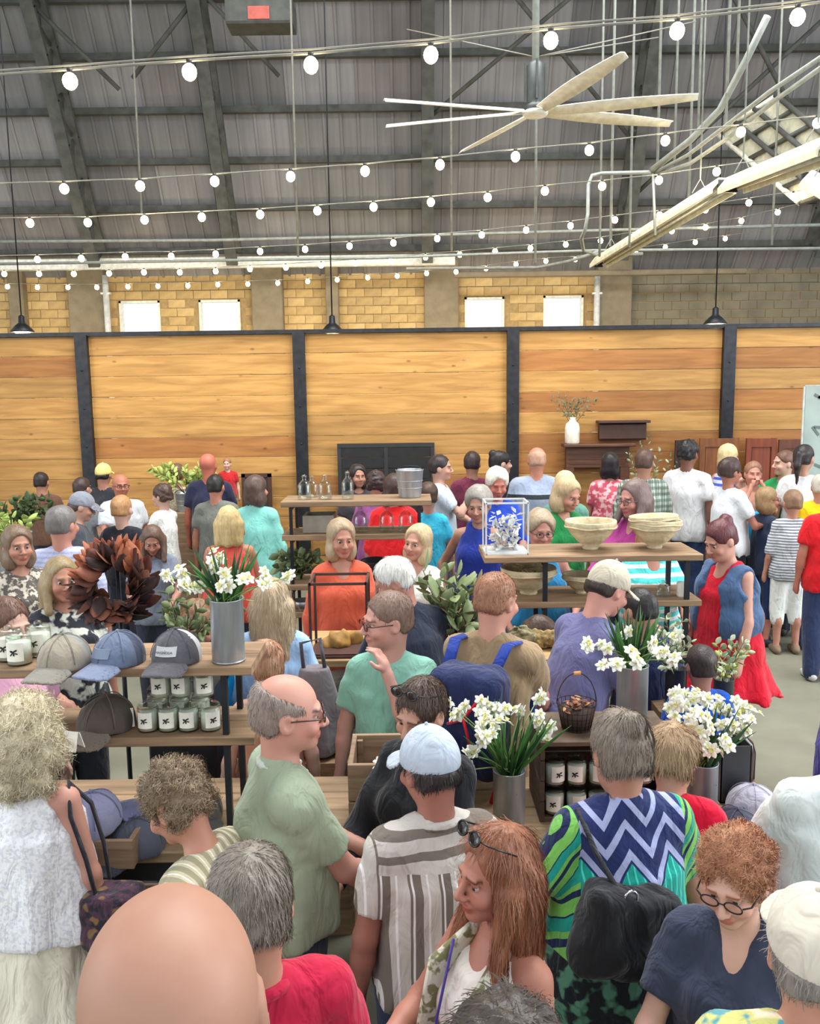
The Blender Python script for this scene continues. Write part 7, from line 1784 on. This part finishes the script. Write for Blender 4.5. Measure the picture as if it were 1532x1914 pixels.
person(1056, 880, 7.7, 170, 'person in a muted green top behind the green cardigan', sex='f', shirt=(92, 140, 124), sleeve='three', hair='bob', hairc=(196, 176, 126), skin=SK)
person(1140, 846, 9.4, 170, 'person in a pink patterned top, back turned, by the mantel', sex='f', shirt=dict(col=(206, 92, 110), pat='floral', col2=(240, 190, 196), per=.05), hair='bob', hairc=(34, 26, 32), skin=SK2)
person(1184, 896, 6.1, -60, 'person in glasses and a purple top facing left between the bowls', sex='f', shirt=(160, 52, 128), sleeve='three', neck='v', hair='long', hairc=(92, 60, 56), hairc2=(150, 130, 124), hair_len=.2, glasses=(90, 70, 66), skin=(206, 136, 118), head=(0, 8, 0), L='front', Rr='front')
person(1204, 838, 8.7, 178, 'person in a green and white checked shirt', shirt=dict(col=(190, 200, 186), pat='plaid', col2=(58, 84, 78), col3=(40, 54, 60), per=.055), sleeve='elbow', hair='short', hairc=(84, 58, 44), skin=SK2, fat=1.15, head=(-24, 0, 0))
person(1286, 822, 9.0, 140, 'tall person in a white tee and jeans, back turned', shirt=(226, 228, 232), hair='curly', hairc=(28, 24, 28), skin=(150, 96, 70), legs='jeans', legc=(40, 60, 100), L='down', hem=.82)
person(1361, 830, 9.6, 120, 'person in a blue and white striped top by the brown doors', sex='f', shirt=dict(col=(210, 214, 236), pat='stripes_h', col2=(70, 96, 200), per=.06), sleeve='tank', hair='bob', hairc=(220, 186, 110), hairc2=(240, 220, 160), skin=SK3, L='down', legs='trousers')
person(1364, 856, 8.4, 112, 'person in a white tee holding a turquoise bag', sex='f', shirt=(216, 220, 226), hair='pixie', hairc=(64, 44, 40), skin=(190, 116, 90), legs='trousers', legc=(40, 36, 44), L='front', Rr='bent', fat=1.1,
       extra=lambda i: bagbox(i, 'turquoise shopping bag held at the white tee near the doors', (.04, -.38, 1.0), (.06, .10, .22), (20, 160, 214), name='shopping_bag', rnd=.02))
person(1408, 862, 8.9, -10, 'person behind the turquoise bag raising both hands to the face', sex='f', shirt=(200, 150, 130), hair='short', hairc=(150, 100, 70), skin=(222, 150, 124), L=(.06, -.2, 1.5), Rr=(.06, -.2, 1.5))
person(1466, 842, 9.1, -80, 'person in a green tee lifting a hand, facing left', shirt=(30, 150, 84), hair='short', hairc=(104, 66, 48), skin=SK3, Rr=(.02, -.4, 1.42), L=(.02, -.4, 1.36))
person(1503, 830, 8.6, 156, 'person in a loose white tee near the pale banner', sex='f', shirt=(222, 228, 232), hair='pony', hairc=(40, 30, 34), skin=SK, hem=.76, hair_len=.16, legs='jeans', head=(-20, 0, 0))
person(1434, 910, 8.4, 96, 'person in glasses, navy top and navy capri trousers', sex='f', shirt=(38, 48, 74), sleeve='elbow', hair='bob', hairc=(150, 112, 66), hairc2=(190, 152, 96), glasses=(60, 40, 40), skin=(214, 130, 108), legs='capri', legc=(34, 54, 96), hem=.80, hs=1.12, fat=1.2, shoe=(40, 40, 48))
person(1482, 915, 8.1, 176, 'person in a grey and white striped top and white capri trousers', sex='f', shirt=dict(col=(206, 210, 214), pat='stripes_h', col2=(110, 118, 134), per=.03), sleeve='elbow', hair='short', hairc=(128, 92, 66), hairc2=(170, 130, 90), skin=(206, 140, 112), legs='capri', legc=(232, 236, 236), hem=.80, hs=1.12, fat=1.1, shoe=(130, 110, 90))
person(1534, 886, 8.2, 166, 'person in a bright yellow tee near the right edge', shirt=(246, 206, 26), hair='short', hairc=(190, 184, 170), skin=(220, 150, 120), legs='jeans', legc=(46, 66, 110), fat=1.2)
person(1556, 900, 7.3, 178, 'person in a red tee and jeans cut by the right edge', shirt=(212, 22, 34), hair='short', hairc=BR, skin=(196, 110, 84), legs='jeans', legc=(44, 56, 92), fat=1.15, hem=.80, shoe=(200, 200, 200))
person(1216, 962, 5.85, 6, 'person in an aqua and white striped top behind the stacked paper bowls', sex='f', shirt=dict(col=(90, 214, 214), pat='stripes_h', col2=(226, 240, 240), per=.06), sleeve='tee', neck='scoop', hair='bob', hairc=(150, 100, 60), skin=(210, 140, 112), fat=1.2, L='front', Rr='front', legs='shorts')
person(1580, 1265, 3.9, -90, 'small person in a purple tee at the right edge', child=True, shirt=(66, 52, 140), hair='short', hairc=DB, skin=(206, 140, 112), legs='shorts', slim=.95)
# plastic tray of bright foil held by the teal blouse woman
p = W(1008, 1062, 5.35); t = empty('foil_flower', 'crumpled white paper flower before the teal sleeveless blouse', 'paper flower', p); mb = MB(); rg = random.Random(2)
for k in range(16): mb.leaf((0, 0, 0), (rg.gauss(0, 1), rg.gauss(0, 1), rg.gauss(0, 1)), (0, .3, 1), .05, .03, n=2)
mb.build('petals', M_petal, t)
